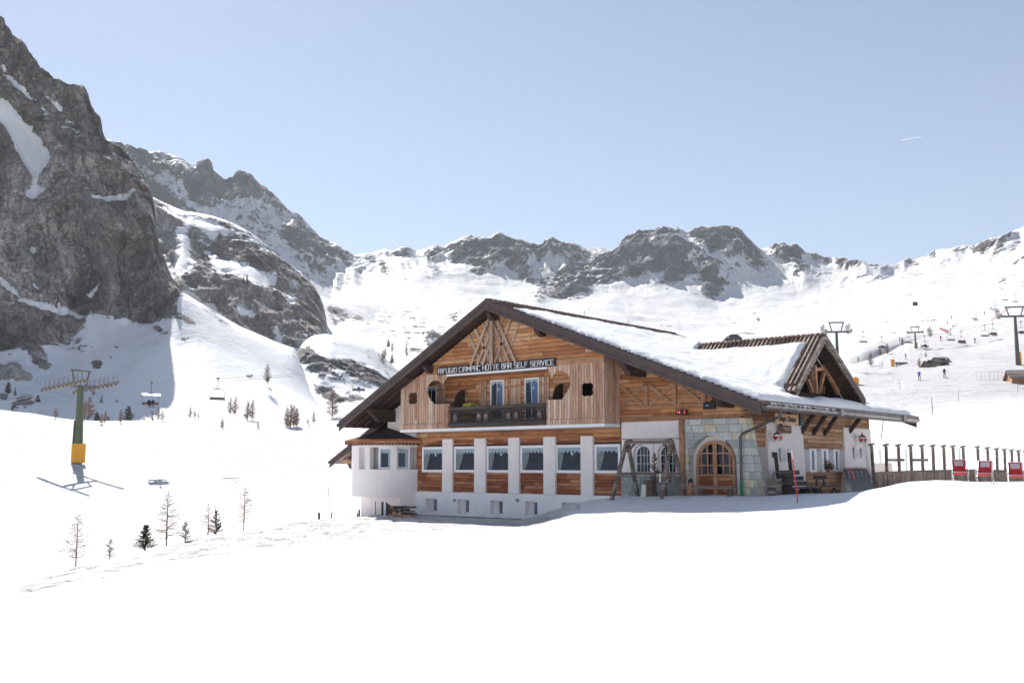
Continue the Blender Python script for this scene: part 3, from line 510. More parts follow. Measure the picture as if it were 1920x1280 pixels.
# more massif to the left, outside the photograph, so that the valley stays closed from the side
# ================================================================ MESH BUILDER
class MB:
    def __init__(s): s.v = []; s.f = []
    def add(s, vs, fs):
        k = len(s.v); s.v += [tuple(map(float, a)) for a in vs]; s.f += [tuple(i + k for i in f) for f in fs]; return s
    def box(s, x0, x1, y0, y1, z0, z1):
        return s.hexa([(x0, y0, z0), (x1, y0, z0), (x1, y1, z0), (x0, y1, z0), (x0, y0, z1), (x1, y0, z1), (x1, y1, z1), (x0, y1, z1)])
    def hexa(s, p): return s.add(p, [(3, 2, 1, 0), (4, 5, 6, 7), (0, 1, 5, 4), (1, 2, 6, 5), (2, 3, 7, 6), (3, 0, 4, 7)])
    def prism(s, pts, a0, a1, axis='y'):          # outline in the plane, extruded along axis
        n = len(pts)
        def P(p, a): return (p[0], a, p[1]) if axis == 'y' else ((a, p[0], p[1]) if axis == 'x' else (p[0], p[1], a))
        vs = [P(p, a0) for p in pts] + [P(p, a1) for p in pts]
        fs = [tuple(range(n))[::-1], tuple(range(n, 2 * n))] + [(i, (i + 1) % n, n + (i + 1) % n, n + i) for i in range(n)]
        return s.add(vs, fs)
    def bar(s, a, b, w, h=None, up=(0, 0, 1)):     # square bar between two points
        a, b = Vector(a), Vector(b); h = h or w; d = (b - a).normalized(); u = Vector(up)
        if abs(d.dot(u)) > 0.98: u = Vector((0, 1, 0))
        x = d.cross(u).normalized() * w / 2; y = x.cross(d).normalized() * h / 2
        p = [a - x - y, a + x - y, a + x + y, a - x + y, b - x - y, b + x - y, b + x + y, b - x + y]
        return s.add(p, [(3, 2, 1, 0), (4, 5, 6, 7), (0, 1, 5, 4), (1, 2, 6, 5), (2, 3, 7, 6), (3, 0, 4, 7)])
    def tube(s, pts, rad, n=8, cap=True):
        pts = [Vector(p) for p in pts]; m = len(pts); rad = rad if hasattr(rad, '__len__') else [rad] * m
        k = len(s.v); prev = None
        for i, p in enumerate(pts):
            d = (pts[min(i + 1, m - 1)] - pts[max(i - 1, 0)]).normalized()
            if prev is None:
                x = d.orthogonal().normalized()
            else:
                x = (prev - d * prev.dot(d)); x = x.normalized() if x.length > 1e-6 else d.orthogonal().normalized()
            prev = x; y = d.cross(x)
            for j in range(n):
                a = 2 * math.pi * j / n; s.v.append(tuple(p + (x * math.cos(a) + y * math.sin(a)) * rad[i]))
        for i in range(m - 1):
            for j in range(n):
                s.f.append((k + i * n + j, k + i * n + (j + 1) % n, k + (i + 1) * n + (j + 1) % n, k + (i + 1) * n + j))
        if cap: s.f.append(tuple(k + j for j in range(n))[::-1]); s.f.append(tuple(k + (m - 1) * n + j for j in range(n)))
        return s
    def lathe(s, prof, c=(0, 0, 0), n=16, a0=0.0, a1=2 * math.pi, cap=True):
        full = abs(a1 - a0 - 2 * math.pi) < 1e-6; k = len(s.v); na = n if full else n + 1
        for r, z in prof:
            for j in range(na):
                a = a0 + (a1 - a0) * j / n; s.v.append((c[0] + r * math.cos(a), c[1] + r * math.sin(a), c[2] + z))
        for i in range(len(prof) - 1):
            for j in range(n if full else na - 1):
                s.f.append((k + i * na + j, k + i * na + (j + 1) % na, k + (i + 1) * na + (j + 1) % na, k + (i + 1) * na + j))
        if cap and full:
            s.f.append(tuple(k + j for j in range(na))[::-1]); s.f.append(tuple(k + (len(prof) - 1) * na + j for j in range(na)))
        return s
    def build(s, name, mat, parent=None, origin=(0, 0, 0), smooth=False, bevel=0.0):
        O = Vector(origin); me = bpy.data.meshes.new(name)
        me.from_pydata([tuple(Vector(v) - O) for v in s.v], [], s.f)
        bm = bmesh.new(); bm.from_mesh(me)
        big = [f for f in bm.faces if len(f.verts) > 4]
        if big: bmesh.ops.triangulate(bm, faces=big)
        bmesh.ops.recalc_face_normals(bm, faces=bm.faces)
        if smooth:
            for f in bm.faces: f.smooth = True
            for e in bm.edges:
                if len(e.link_faces) == 2 and e.calc_face_angle(0) > R(38): e.smooth = False
        bm.to_mesh(me); bm.free(); me.materials.append(mat)
        o = bpy.data.objects.new(name, me); sc.collection.objects.link(o)
        if parent: o.parent = parent
        else: o.location = O
        if bevel:
            b = o.modifiers.new('bevel', 'BEVEL'); b.width = bevel; b.segments = 2; b.limit_method = 'ANGLE'
        return o

# ================================================================ MATERIALS OF THE HUT
def planks(name, w, length, cols, vertical=False, gap=0.06, grain=0.5, brick=False, seed=0.0, endgap=0.01, rough=0.75, bumpd=0.02, flat_axis=None):
    m = NT(name); g = m.new('ShaderNodeNewGeometry'); X, Y, Z = m.xyz(g.outputs['Position'])
    N = m.xyz(g.outputs['True Normal'])
    side = m.math('GREATER_THAN', m.math('ABSOLUTE', N[0]), m.math('ABSOLUTE', N[1]))
    h = m.math('ADD', m.math('MULTIPLY', X, m.math('SUBTRACT', 1.0, side)), m.math('MULTIPLY', Y, side))
    if flat_axis == 'top': h, Z = X, Y
    u, v = (Z, h) if vertical else (h, Z)
    wob = m.math('MULTIPLY', m.math('SUBTRACT', m.noise(m.vec(m.math('MULTIPLY', u, 0.35), v, seed), 1.0, 2), 0.5), 0.06 * (0 if brick else 1))
    v = m.math('ADD', v, wob)
    rv = m.math('DIVIDE', m.math('ADD', v, 50.0 + seed), w); row = m.math('FLOOR', rv); fr = m.math('FRACT', rv)
    off = m.white(m.vec(row, seed, 1.0))
    cu = m.math('ADD', m.math('DIVIDE', m.math('ADD', u, 50.0), length), m.math('MULTIPLY', off, 7.0)); col = m.math('FLOOR', cu); fc = m.math('FRACT', cu)
    if brick:      # split some stones again
        pass
    idn = m.white(m.vec(row, col, 2.0 + seed))
    c = m.ramp(idn, cols, 'LINEAR')
    gv = m.vec(m.math('MULTIPLY', u, 1.2), m.math('MULTIPLY', v, 14.0), m.math('MULTIPLY', idn, 30.0)) if not brick else m.vec(u, v, m.math('MULTIPLY', idn, 30.0))
    gn = m.noise(gv, 2.0 if not brick else 5.0, 7, 0.7, 0.5)
    if not brick:
        gl = m.noise(m.vec(m.math('MULTIPLY', u, 0.9), m.math('MULTIPLY', v, 2.5), m.math('MULTIPLY', idn, 9.0)), 1.0, 5, 0.6)
        f = m.math('ADD', m.maprange(gn, 0.3, 0.7, 1 - grain, 1 + grain * 0.6), m.maprange(gl, 0.3, 0.7, -0.18, 0.18))
        kn = m.new('ShaderNodeTexVoronoi', feature='F1'); m.put(kn.inputs['Vector'], m.vec(m.math('MULTIPLY', u, 1.8), m.math('MULTIPLY', v, 5.5), seed)); kn.inputs['Scale'].default_value = 1.0
        f = m.math('MULTIPLY', f, m.maprange(kn.outputs['Distance'], 0.03, 0.11, 0.35, 1.0))
    else: f = m.maprange(gn, 0.3, 0.7, 1 - grain, 1 + grain)
    sc1 = m.new('ShaderNodeVectorMath', operation='SCALE'); m.put(sc1.inputs[0], c); m.put(sc1.inputs[3], f)
    e = m.math('MINIMUM', fr, m.math('SUBTRACT', 1.0, fr)); e2 = m.math('MINIMUM', fc, m.math('SUBTRACT', 1.0, fc))
    e2 = m.math('MULTIPLY', e2, length / w)
    gm = m.math('MINIMUM', m.maprange(e, gap * 0.35 - 1e-4, gap) if gap > 0 else 1.0, m.maprange(e2, endgap * 0.5, endgap + 0.004))
    col_ = m.mix(gm, tuple(Vector(cols[0][1]) * (0.25 if not brick else 0.45)), sc1.outputs[0])
    hgt = m.math('ADD', m.math('MULTIPLY', gm, 1.0), m.math('ADD', m.math('MULTIPLY', gn, 0.15), m.math('MULTIPLY', idn, 0.35)))
    return m.done(col_, rough, m.bump(hgt, 0.6, bumpd), 0.25)
M_wood = planks('old_larch_planks', 0.21, 2.6, [(0.0, (0.34, 0.135, 0.058)), (0.3, (0.46, 0.20, 0.085)), (0.7, (0.56, 0.28, 0.13)), (1.0, (0.64, 0.40, 0.23))], gap=0.07, grain=0.3)
M_wood_low = planks('dark_larch_planks', 0.17, 1.6, [(0.0, (0.22, 0.07, 0.033)), (0.5, (0.36, 0.135, 0.062)), (1.0, (0.52, 0.27, 0.14))], gap=0.07, seed=5.0, grain=0.32)
M_wood_v = planks('upright_larch_boards', 0.17, 30.0, [(0.0, (0.42, 0.24, 0.16)), (0.4, (0.56, 0.36, 0.25)), (0.75, (0.62, 0.42, 0.30)), (1.0, (0.68, 0.52, 0.43))], vertical=True, gap=0.08, grain=0.22, seed=9.0, bumpd=0.04)
M_wood_side = planks('side_larch_planks', 0.19, 3.0, [(0.0, (0.31, 0.16, 0.085)), (0.5, (0.45, 0.25, 0.14)), (1.0, (0.58, 0.36, 0.22))], gap=0.08, seed=3.0, grain=0.3)
M_beam = planks('larch_beam', 0.9, 40.0, [(0.0, (0.34, 0.17, 0.09)), (1.0, (0.50, 0.28, 0.17))], gap=0.0, seed=1.0, grain=0.35)
M_strut = planks('weathered_strut', 0.7, 40.0, [(0.0, (0.36, 0.25, 0.19)), (1.0, (0.48, 0.34, 0.25))], vertical=True, gap=0.0, seed=2.0, grain=0.3)
M_dark = planks('dark_stained_wood', 0.3, 40.0, [(0.0, (0.055, 0.032, 0.028)), (1.0, (0.085, 0.05, 0.042))], gap=0.03, seed=4.0, grain=0.3)
M_rail = planks('weathered_dark_rail', 0.12, 20.0, [(0.0, (0.045, 0.036, 0.034)), (1.0, (0.11, 0.09, 0.082))], gap=0.03, seed=6.0, grain=0.4)
M_grey = planks('grey_weathered_wood', 0.14, 3.0, [(0.0, (0.13, 0.10, 0.09)), (0.5, (0.22, 0.18, 0.155)), (1.0, (0.32, 0.27, 0.24))], gap=0.05, seed=7.0, grain=0.4)
M_stone = planks('cut_stone_wall', 0.34, 0.62, [(0.0, (0.38, 0.39, 0.38)), (0.35, (0.50, 0.52, 0.51)), (0.7, (0.58, 0.58, 0.54)), (0.82, (0.60, 0.53, 0.38)), (1.0, (0.66, 0.59, 0.43))], gap=0.035, endgap=0.035, brick=True, grain=0.16, rough=0.85)
M_stone2 = planks('grey_stone_base', 0.34, 0.62, [(0.0, (0.22, 0.25, 0.25)), (0.5, (0.32, 0.36, 0.35)), (1.0, (0.42, 0.42, 0.34))], gap=0.035, endgap=0.035, brick=True, grain=0.2, rough=0.85, seed=3.0)
def plaster(name, col):
    m = NT(name); c = m.new('ShaderNodeNewGeometry').outputs['Position']
    z = m.xyz(c)[2]; n = m.noise(c, 0.8, 6, 0.65); n2 = m.noise(m.scale(c, (3, 3, 0.5)), 1.5, 6, 0.7)
    f = m.math('ADD', m.maprange(n, 0.3, 0.7, -0.03, 0.03), m.maprange(n2, 0.35, 0.75, 0.0, -0.06))
    dirt = m.math('MULTIPLY', m.maprange(z, 0.7, -1.4), m.maprange(m.noise(c, 2.2, 6, 0.7), 0.35, 0.7))
    s = m.new('ShaderNodeVectorMath', operation='SCALE'); s.inputs[0].default_value = col; m.put(s.inputs[3], m.math('ADD', 1.0, f))
    cc = m.mix(m.math('MULTIPLY', dirt, 0.22), s.outputs[0], (0.42, 0.37, 0.31))
    return m.done(cc, 0.85, m.bump(m.noise(c, 22, 5, 0.6), 0.35, 0.01), 0.2)
M_plaster = plaster('white_plaster', (0.86, 0.805, 0.78))
M_plaster_w = plaster('bright_white_plaster', (0.87, 0.86, 0.87))
M_white = plain('white_window_paint', (0.85, 0.85, 0.87), 0.45, 0.04, 3)
M_fascia = plain('dark_brown_fascia', (0.075, 0.05, 0.045), 0.5, 0.2, 2.0, bump=0.004)
M_metal = plain('dark_gutter_metal', (0.10, 0.095, 0.10), 0.45, 0.25, 2.5, metal=0.6)
M_gutter = plain('grey_gutter_metal', (0.27, 0.255, 0.25), 0.45, 0.25, 2.0, metal=0.5)
M_black = plain('black_plastic', (0.012, 0.012, 0.014), 0.4, 0.2, 5)
M_backing = plain('unlit_room_dark', (0.02, 0.021, 0.028), 0.9, 0.6, 3.0, spec=0.0)  # near-black colour standing in for unlit interiors behind the panes
M_curtain = plain('lace_curtain', (0.68, 0.70, 0.62), 0.9, 0.25, 25, spec=0.1)
M_drape = plain('beige_drape', (0.36, 0.34, 0.27), 0.9, 0.25, 12, spec=0.1)
M_drape_b = plain('blue_drape', (0.20, 0.25, 0.38), 0.9, 0.25, 12, spec=0.1)
M_heart = plain('pale_heart', (0.72, 0.70, 0.66), 0.8, 0.05)
M_red = plain('red_paint', (0.55, 0.02, 0.02), 0.5, 0.1)
M_orange = plain('yellow_padding', (0.80, 0.36, 0.03), 0.6, 0.12, 3)
M_green = plain('green_painted_steel', (0.10, 0.135, 0.07), 0.5, 0.2, 1.5)
M_steel = plain('grey_steel', (0.16, 0.165, 0.16), 0.5, 0.3, 3, metal=0.3)
M_rust = plain('rusty_wheel', (0.13, 0.085, 0.07), 0.7, 0.3, 8)
M_rubber = plain('pale_wheel_rim', (0.42, 0.35, 0.31), 0.6, 0.2, 6)
M_paving = plain('porch_paving', (0.16, 0.145, 0.14), 0.85, 0.3, 2, bump=0.01)
def glass_mat(name, tintc=(0.9, 0.95, 1.0), base=0.06):
    m = NT(name); m.n.remove(m.b); tr = m.new('ShaderNodeBsdfTransparent'); gl = m.new('ShaderNodeBsdfGlossy'); gl.inputs['Roughness'].default_value = 0.03
    tr.inputs[0].default_value = (*[t * 0.95 for t in tintc], 1); gl.inputs[0].default_value = (0.5, 0.55, 0.68, 1)
    fr = m.new('ShaderNodeLayerWeight'); fr.inputs[0].default_value = 0.5; mx = m.new('ShaderNodeMixShader')
    m.put(mx.inputs[0], m.math('ADD', m.math('MULTIPLY', m.math('POWER', fr.outputs['Facing'], 5.0), 0.9), 0.035)); m.t.links.new(tr.outputs[0], mx.inputs[1]); m.t.links.new(gl.outputs[0], mx.inputs[2])
    m.t.links.new(mx.outputs[0], m.out.inputs[0]); return m.m
M_glass = glass_mat('window_glass', base=-0.02)
def tile_mat():
    m = NT('clay_roof_tiles'); g = m.new('ShaderNodeNewGeometry'); X, Y, Z = m.xyz(g.outputs['Position'])
    N = m.xyz(g.outputs['True Normal']); isy = m.math('GREATER_THAN', m.math('ABSOLUTE', N[1]), m.math('ABSOLUTE', N[0]))
    a = m.math('ADD', m.math('MULTIPLY', X, isy), m.math('MULTIPLY', Y, m.math('SUBTRACT', 1.0, isy)))
    b = m.math('ADD', m.math('MULTIPLY', Y, isy), m.math('MULTIPLY', X, m.math('SUBTRACT', 1.0, isy)))
    fa = m.math('FRACT', m.math('DIVIDE', m.math('ADD', a, 60.0), 0.24)); fb = m.math('FRACT', m.math('DIVIDE', m.math('ADD', b, 60.0), 0.34))
    hump = m.math('SINE', m.math('MULTIPLY', fa, math.pi)); 
    idn = m.white(m.vec(m.math('FLOOR', m.math('DIVIDE', m.math('ADD', a, 60.0), 0.24)), m.math('FLOOR', m.math('DIVIDE', m.math('ADD', b, 60.0), 0.34)), 1.0))
    c = m.ramp(idn, [(0, (0.17, 0.10, 0.075)), (0.5, (0.27, 0.18, 0.14)), (1, (0.40, 0.30, 0.25))])
    c = m.mix(m.maprange(m.math('MINIMUM', fa, m.math('SUBTRACT', 1.0, fa)), 0.03, 0.12), (0.03, 0.02, 0.018), c)
    return m.done(c, 0.75, m.bump(m.math('ADD', hump, m.math('MULTIPLY', fb, 0.6)), 1.0, 0.06), 0.3)
M_tile = tile_mat()
def roofsnow():
    m = NT('roof_snow'); pos = m.new('ShaderNodeNewGeometry').outputs['Position']
    h = m.math('ADD', m.noise(pos, 3.0, 6, 0.65), m.math('MULTIPLY', m.noise(m.scale(pos, (1, 3, 1)), 8.0, 5, 0.6), 0.4))
    return m.done((0.87, 0.87, 0.88), 0.6, m.bump(h, 0.6, 0.10), 0.25)
M_rsnow = roofsnow()

# ================================================================ THE HUT
HO = Vector((-12.0, 6.0, 0.0))
hut = empty('alpine_hut', HO, 0, 'large chalet with larch planks, white plaster and snow on its long tiled roof', 'mountain hut')
def part(name, mb, mat, parent=hut, **kw): return mb.build(name, mat, parent, HO, **kw)
XR, ZR = -12.9, 9.87                       # ridge
KR, KL = (ZR - 4.14) / 14.9, (ZR - 4.06) / 11.0
def zroof(x): return ZR - KR * (x - XR) if x >= XR else ZR - KL * (XR - x)
YB, YF, YK = -1.27, -2.2, 15.8             # balcony front, roof front edge, roof back edge
UND = 0.42                                 # roof thickness seen from below
def under(x, d=UND): return zroof(x) - d

# --- plaster core, lower storey and base
def wall_open(mb, x0, x1, z0, z1, y0, y1, ops):
    xs = sorted({x0, x1, *[o[0] for o in ops], *[o[1] for o in ops]}); zs = sorted({z0, z1, *[o[2] for o in ops], *[o[3] for o in ops]})
    for i in range(len(xs) - 1):
        for j in range(len(zs) - 1):
            cx, cz = (xs[i] + xs[i + 1]) / 2, (zs[j] + zs[j + 1]) / 2
            if any(o[0] < cx < o[1] and o[2] < cz < o[3] for o in ops): continue
            mb.box(xs[i], xs[i + 1], y0, y1, zs[j], zs[j + 1])
base_ops = []
for ul, ur in ((799, 821), (859, 881), (921, 944), (986, 1009), (1055, 1077)):
    xl = FY(ul, 940)[0]; xr = FY(ur, 940)[0]; base_ops.append((xl, xr, -0.92, -0.19))
mb = MB(); wall_open(mb, -20.0, -6.3, -1.6, 0.17, -0.06, 0.30, base_ops)
part('base_wall', mb, M_plaster_w)
mb = MB().box(-20.0, -6.3, -0.12, -0.061, -1.62, -1.08); part('plinth', mb, M_paving)
for xl, xr, z0, z1 in base_ops:
    w = MB()
    wx = xl + 0.30
    for b in ((wx, wx + 0.06, z0, z1), (xr - 0.05, xr, z0, z1), (wx + 0.06, xr - 0.05, z1 - 0.06, z1), (wx + 0.06, xr - 0.05, z0, z0 + 0.06)):
        w.box(b[0], b[1], 0.22, 0.29, b[2], b[3])
    fr = part('basement_window', w, M_white)
    fr['label'] = 'small recessed basement window low in the white base'
    part('pane', MB().box(wx + 0.06, xr - 0.05, 0.25, 0.26, z0 + 0.06, z1 - 0.06), M_glass, fr)
    part('reveal', MB().box(xl, wx, 0.18, 0.29, z0, z1), M_plaster, fr)
    part('curtain', MB().box(wx + 0.06, xr - 0.05, 0.275, 0.285, z0 + 0.06, z1 - 0.06), M_steel, fr)
core = MB().box(-22.3, -0.95, 0.30, 14.2, -1.6, 3.6)
part('inner_wall', core, M_plaster)
# vents
for u in (854, 972):
    x, z = FY(u, 937); part('vent', MB().box(x - 0.1, x + 0.1, -0.09, -0.061, z - 0.1, z + 0.08), M_gutter)
# --- wooden lower facade
part('lower_wood_wall', MB().box(-20.0, -6.3, 0.0, 0.30, 0.171, 3.45), M_wood_low)
part('storey_beam', MB().box(-19.95, -6.3, -0.05, -0.001, 2.95, 3.38), M_wood)
part('window_head_board', MB().box(-19.4, -6.3, -0.03, -0.001, 2.63, 2.70), M_dark)
# pillars
pil = ((829, 848), (889, 910), (953, 973), (1019, 1041), (1089, 1112))
for a, b in pil:
    xa, xb = FY(a, 900, -0.14)[0], FY(b, 900, -0.14)[0]
    part('pillar', MB().box(xa, xb, -0.16, 0.0, 0.172, 3.01), M_plaster, bevel=0.015)
# ground-floor windows
def zigzag(x0, x1, zt, zb, n):
    p = [(x0, zt)]; w = (x1 - x0) / n
    for i in range(n): p += [(x0 + i * w, zb + 0.06), (x0 + (i + 0.5) * w, zb)] if i == 0 else [(x0 + i * w, zb + 0.13), (x0 + (i + 0.5) * w, zb)]
    return p + [(x1, zb + 0.06), (x1, zt)]
def heart(cx, cz, s):
    pts = []
    for i in range(20):
        t = 2 * math.pi * i / 20; pts.append((cx + s * math.sin(t) ** 3, cz + s * (13 * math.cos(t) - 5 * math.cos(2 * t) - 2 * math.cos(3 * t) - math.cos(4 * t)) / 16))
    return pts
def window(x0, x1, z0, z1, Y, parent, fw=0.10, bars=(), hbars=(), lace=0.28, drape=None, hrt=None, name='window', dm=None, out=0.07):
    f = MB(); yo = Y - out
    f.box(x0, x0 + fw, yo, Y, z0, z1).box(x1 - fw, x1, yo, Y, z0, z1).box(x0 + fw, x1 - fw, yo, Y, z1 - fw, z1).box(x0 + fw, x1 - fw, yo, Y, z0, z0 + fw)
    fr = part(name, f, M_white, parent)
    a, b, c, d = x0 + fw, x1 - fw, z0 + fw, z1 - fw
    part('dark_backing', MB().box(a, b, Y - 0.012, Y - 0.002, c, d), M_backing, fr)  # dark sheet in place of the unlit room
    part('pane', MB().box(a, b, yo + 0.012, yo + 0.018, c, d), M_glass, fr)
    if bars or hbars:
        g = MB()
        for t in bars: x = a + (b - a) * t; g.box(x - 0.015, x + 0.015, yo + 0.004, yo + 0.011, c, d)
        for t in hbars: z = c + (d - c) * t; g.box(a, b, yo + 0.001, yo + 0.0035, z - 0.015, z + 0.015)
        part('glazing_bar', g, M_white, fr)
    if lace:
        part('lace_curtain', MB().prism(zigzag(a, b, d, d - lace, max(3, int((b - a) / 0.22))), Y - 0.032, Y - 0.028), M_curtain, fr)
    if drape:
        for sgn, wd in drape:
            p = [(a, c), (a, d), (a + wd * (b - a), d), (a + wd * 0.75 * (b - a), c + 0.5 * (d - c)), (a + 0.12 * (b - a), c)] if sgn < 0 else [(b, c), (b, d), (b - wd * (b - a), d), (b - wd * 0.75 * (b - a), c + 0.5 * (d - c)), (b - 0.12 * (b - a), c)]
            part('drape', MB().prism(p, Y - 0.022, Y - 0.018), dm or M_drape, fr)
    if hrt: part('heart_ornament', MB().prism(heart(a + (b - a) * hrt[0], c + (d - c) * hrt[1], 0.10), Y - 0.042, Y - 0.036), M_heart, fr)
    return fr
wl = [793, 853, 914, 977, 1043, 1116]
xs_ = [FY(u, 860)[0] for u in wl]; pe = [FY(a, 900, -0.14)[0] for a, b in pil] + [-6.32]
for i, (x0, x1) in enumerate(zip(xs_, pe)):
    w = window(x0, x1 + (0.08 if i < 5 else 0), 1.23, 2.60, -0.001, hut, 0.13, drape=((-1, (0.34, 0.42, 0.3, 0.36, 0.27, 0.4)[i]),), hrt=(0.62, 0.72) if i in (0, 2, 4) else None)
    w['label'] = 'wide white framed window with lace edge' + (' and a hanging heart' if i in (0, 2, 4) else '')
# --- balcony storey slab, block
part('floor_slab', MB().box(-20.0, -6.34, YB - 0.02, 0.0, 3.39, 3.53), M_white)
part('bottom_beam', MB().box(-20.02, -16.2, YB - 0.05, YB + 0.12, 3.532, 3.79), M_wood_v); part('bottom_beam', MB().box(-9.75, -6.30, YB - 0.05, YB + 0.12, 3.532, 3.79), M_wood_v)
part('floor_deck', MB().box(-20.0, -6.36, YB + 0.13, 0.3, 3.532, 3.66), M_beam)
Lp = [(-19.98, 3.80), (-16.28, 3.80)] + [FY(u, v, YB) for u, v in ((843, 757), (815, 757.3), (812.5, 755.5), (808, 751), (804, 744), (801.5, 737), (801, 731), (801.8, 725), (804.5, 719.5), (808.5, 715.5), (813, 713.3), (819, 713), (824, 715.5), (827, 719), (830, 719.7), (833, 716), (835, 711.5), (839, 707), (840.5, 703.5))] + [(-16.3, 6.42), (-18.55, 6.42), (-19.98, 5.72)]
Rp = [FY(u, v, YB) for u, v in ((1027.3, 690), (1029, 695), (1031.5, 700), (1033, 706), (1035.5, 706.3), (1038, 702.5), (1042, 698), (1047, 695.6), (1053, 695), (1060, 697.5), (1066, 704), (1069, 711), (1069.5, 718), (1067, 727), (1063, 735), (1057, 743), (1054, 748.3), (1025, 749.5))] + [(-9.77, 3.80), (-6.36, 3.80), (-6.36, 6.42), (-9.8, 6.42)]
def quatre(cx, cz, a, b):
    pts = []
    for i in range(32):
        t = 2 * math.pi * i / 32; r = 0.78 + 0.30 * abs(math.sin(2 * t)); pts.append((cx + a * r * math.cos(t), cz + b * r * math.sin(t)))
    return pts
def keyhole(outer, hole):       # joins a hole to its outline by a slit
    hx, hz = hole[0]; i = min(range(len(outer)), key=lambda k: (outer[k][0] - hx) ** 2 + (outer[k][1] - hz) ** 2)
    j = min(range(len(hole)), key=lambda k: (outer[i][0] - hole[k][0]) ** 2 + (outer[i][1] - hole[k][1]) ** 2)
    h = hole[j:] + hole[:j + 1]
    return outer[:i + 1] + h + outer[i:]
qa, qb = FY(774, 746.5, YB), FY(1101.5, 730, YB)
part('balcony_panel', MB().prism(keyhole(Lp, quatre(qa[0], qa[1], 0.36, 0.35)[::-1]), YB, YB + 0.07), M_wood_v)
part('balcony_panel', MB().prism(keyhole(Rp[::-1], quatre(qb[0], qb[1], 0.36, 0.35)[::-1]), YB, YB + 0.07), M_wood_v)
part('side_panel', MB().prism([(YB + 0.08, 3.54), (-0.001, 3.54), (-0.001, under(-6.34) - 0.02), (YB + 0.08, under(-6.34) - 0.02)], -6.42, -6.34, 'x'), M_wood_v)
part('side_panel', MB().prism([(YB + 0.08, 3.54), (-0.001, 3.54), (-0.001, under(-19.98) - 0.03), (YB + 0.08, under(-19.98) - 0.03)], -19.98, -19.9, 'x'), M_wood_v)
# beam over the balcony and gable wall
part('gable_beam', MB().prism([(-18.5, 6.421), (-6.32, 6.421), (-6.32, 6.62), (-18.15, 6.62)], YB - 0.03, YB + 0.12), M_beam)
part('white_strip', MB().box(-16.5, -9.75, YB - 0.035, YB - 0.031, 6.27, 6.42).box(-16.5, -9.75, YB - 0.03, YB + 0.1, 6.27, 6.418), M_white)
gp = [(-18.1, 6.621), (-6.36, 6.621), (-6.36, under(-6.36)), (XR, ZR - UND), (-18.1, under(-18.1))]
gable = part('gable_wall', MB().prism(gp, YB, YB + 0.15), M_wood)
# balcony ceiling
part('balcony_ceiling', MB().box(-19.9, -6.42, YB + 0.16, 0.0, 6.30, 6.40), M_beam)
# back wall of the balcony with windows and shutters
part('balcony_back_wall', MB().box(-19.9, -6.36, 0.0, 0.30, 3.661, 6.3), M_wood)
def shutter(u0, u1, v0, v1, Y=-0.05):
    (x0, z1), (x1, _) = FY(u0, v0), FY(u1, v0); z0 = 4.0
    s = part('shutter', MB().box(x0, x1, Y, Y + 0.045, z0, z1), M_wood_v)
    s['label'] = 'upright board shutter beside a balcony window'
    part('batten', MB().box(x0 + 0.03, x1 - 0.03, Y - 0.03, Y - 0.001, z1 - 0.42, z1 - 0.32).box(x0 + 0.03, x1 - 0.03, Y - 0.03, Y - 0.001, z0 + 0.3, z0 + 0.4), M_beam, s)
for u0, u1, v0, v1 in ((900, 913, 715, 0), (957, 977, 711, 0), (1013, 1030, 707, 0), (819, 835, 719, 0), (946, 953, 713, 0)):
    shutter(u0, u1, v0, v1)
for (u0, v0), (u1, v1), dr in (((921, 713), (946, 757), ((1, 0.55),)), ((985, 709), (1012, 757), ((1, 0.75),)), ((801, 725), (820, 757), None)):
    x0, z1 = FY(u0, v0); x1, _ = FY(u1, v1)
    w = window(x0, x1, 3.9, z1, -0.001, hut, 0.07, bars=(0.5,), hbars=(0.3,), lace=0.2, drape=dr, dm=M_drape_b, hrt=(0.6, 0.78) if dr else None, name='balcony_window')
    w['label'] = 'white balcony door window with blue curtain' if dr else 'balcony window at the far left with dark glass'
# partitions with a curved front edge
for u in (872, 1056):
    x = FY(u, 750)[0]
    pts = [(-0.001, 3.67), (-0.001, 5.62)] + [(-0.05 - 0.75 * math.sin(t), 4.85 + 0.77 * math.cos(t)) for t in [i * math.pi / 16 for i in range(0, 9)]] + [(-0.98, 4.3), (-1.05, 3.67)]
    part('partition', MB().prism(pts, x - 0.05, x, 'x'), M_dark)
# railing
xa, xb = -16.27, -9.78
rl = part('balcony_railing', MB().box(xa, xb, YB - 0.07, YB + 0.08, 4.46, 4.62).box(xa, xb, YB - 0.05, YB + 0.05, 4.36, 4.459).box(xa, xb, YB - 0.07, YB + 0.06, 3.60, 3.79), M_rail)
part('corner_post', MB().box(xa - 0.28, xa - 0.02, YB - 0.09, YB + 0.1, 3.54, 4.7), M_beam)
bl = MB(); pn = MB(); n = 44; med = []
for i in range(n):
    x = xa + 0.12 + (xb - xa - 0.24) * i / (n - 1)
    if i in (3, 13, 14, 15, 16, 27, 28, 29, 30, 41): med.append(x); continue
    if i in (2,): continue
    bl = MB(); bl.lathe([(0.035, 0.0), (0.05, 0.04), (0.028, 0.10), (0.055, 0.22), (0.03, 0.30), (0.052, 0.42), (0.028, 0.50), (0.045, 0.56)], (x, YB, 3.791), 8); part('baluster', bl, M_rail, rl, smooth=True)
for cx in (xa + 0.42, xa + 2.1, xa + 2.58, xa + 4.1, xa + 4.58, xb - 0.42):
    o = part('carved_panel', MB().box(cx - 0.19, cx + 0.19, YB - 0.03, YB + 0.03, 3.80, 4.35), M_rail, rl)
    pn = MB().prism([(cx + 0.12 * math.cos(t), 4.07 + 0.17 * math.sin(t)) for t in [k * math.pi / 8 for k in range(16)]], YB - 0.05, YB - 0.031)
    mm = pn.build('medallion', M_grey, rl, HO)
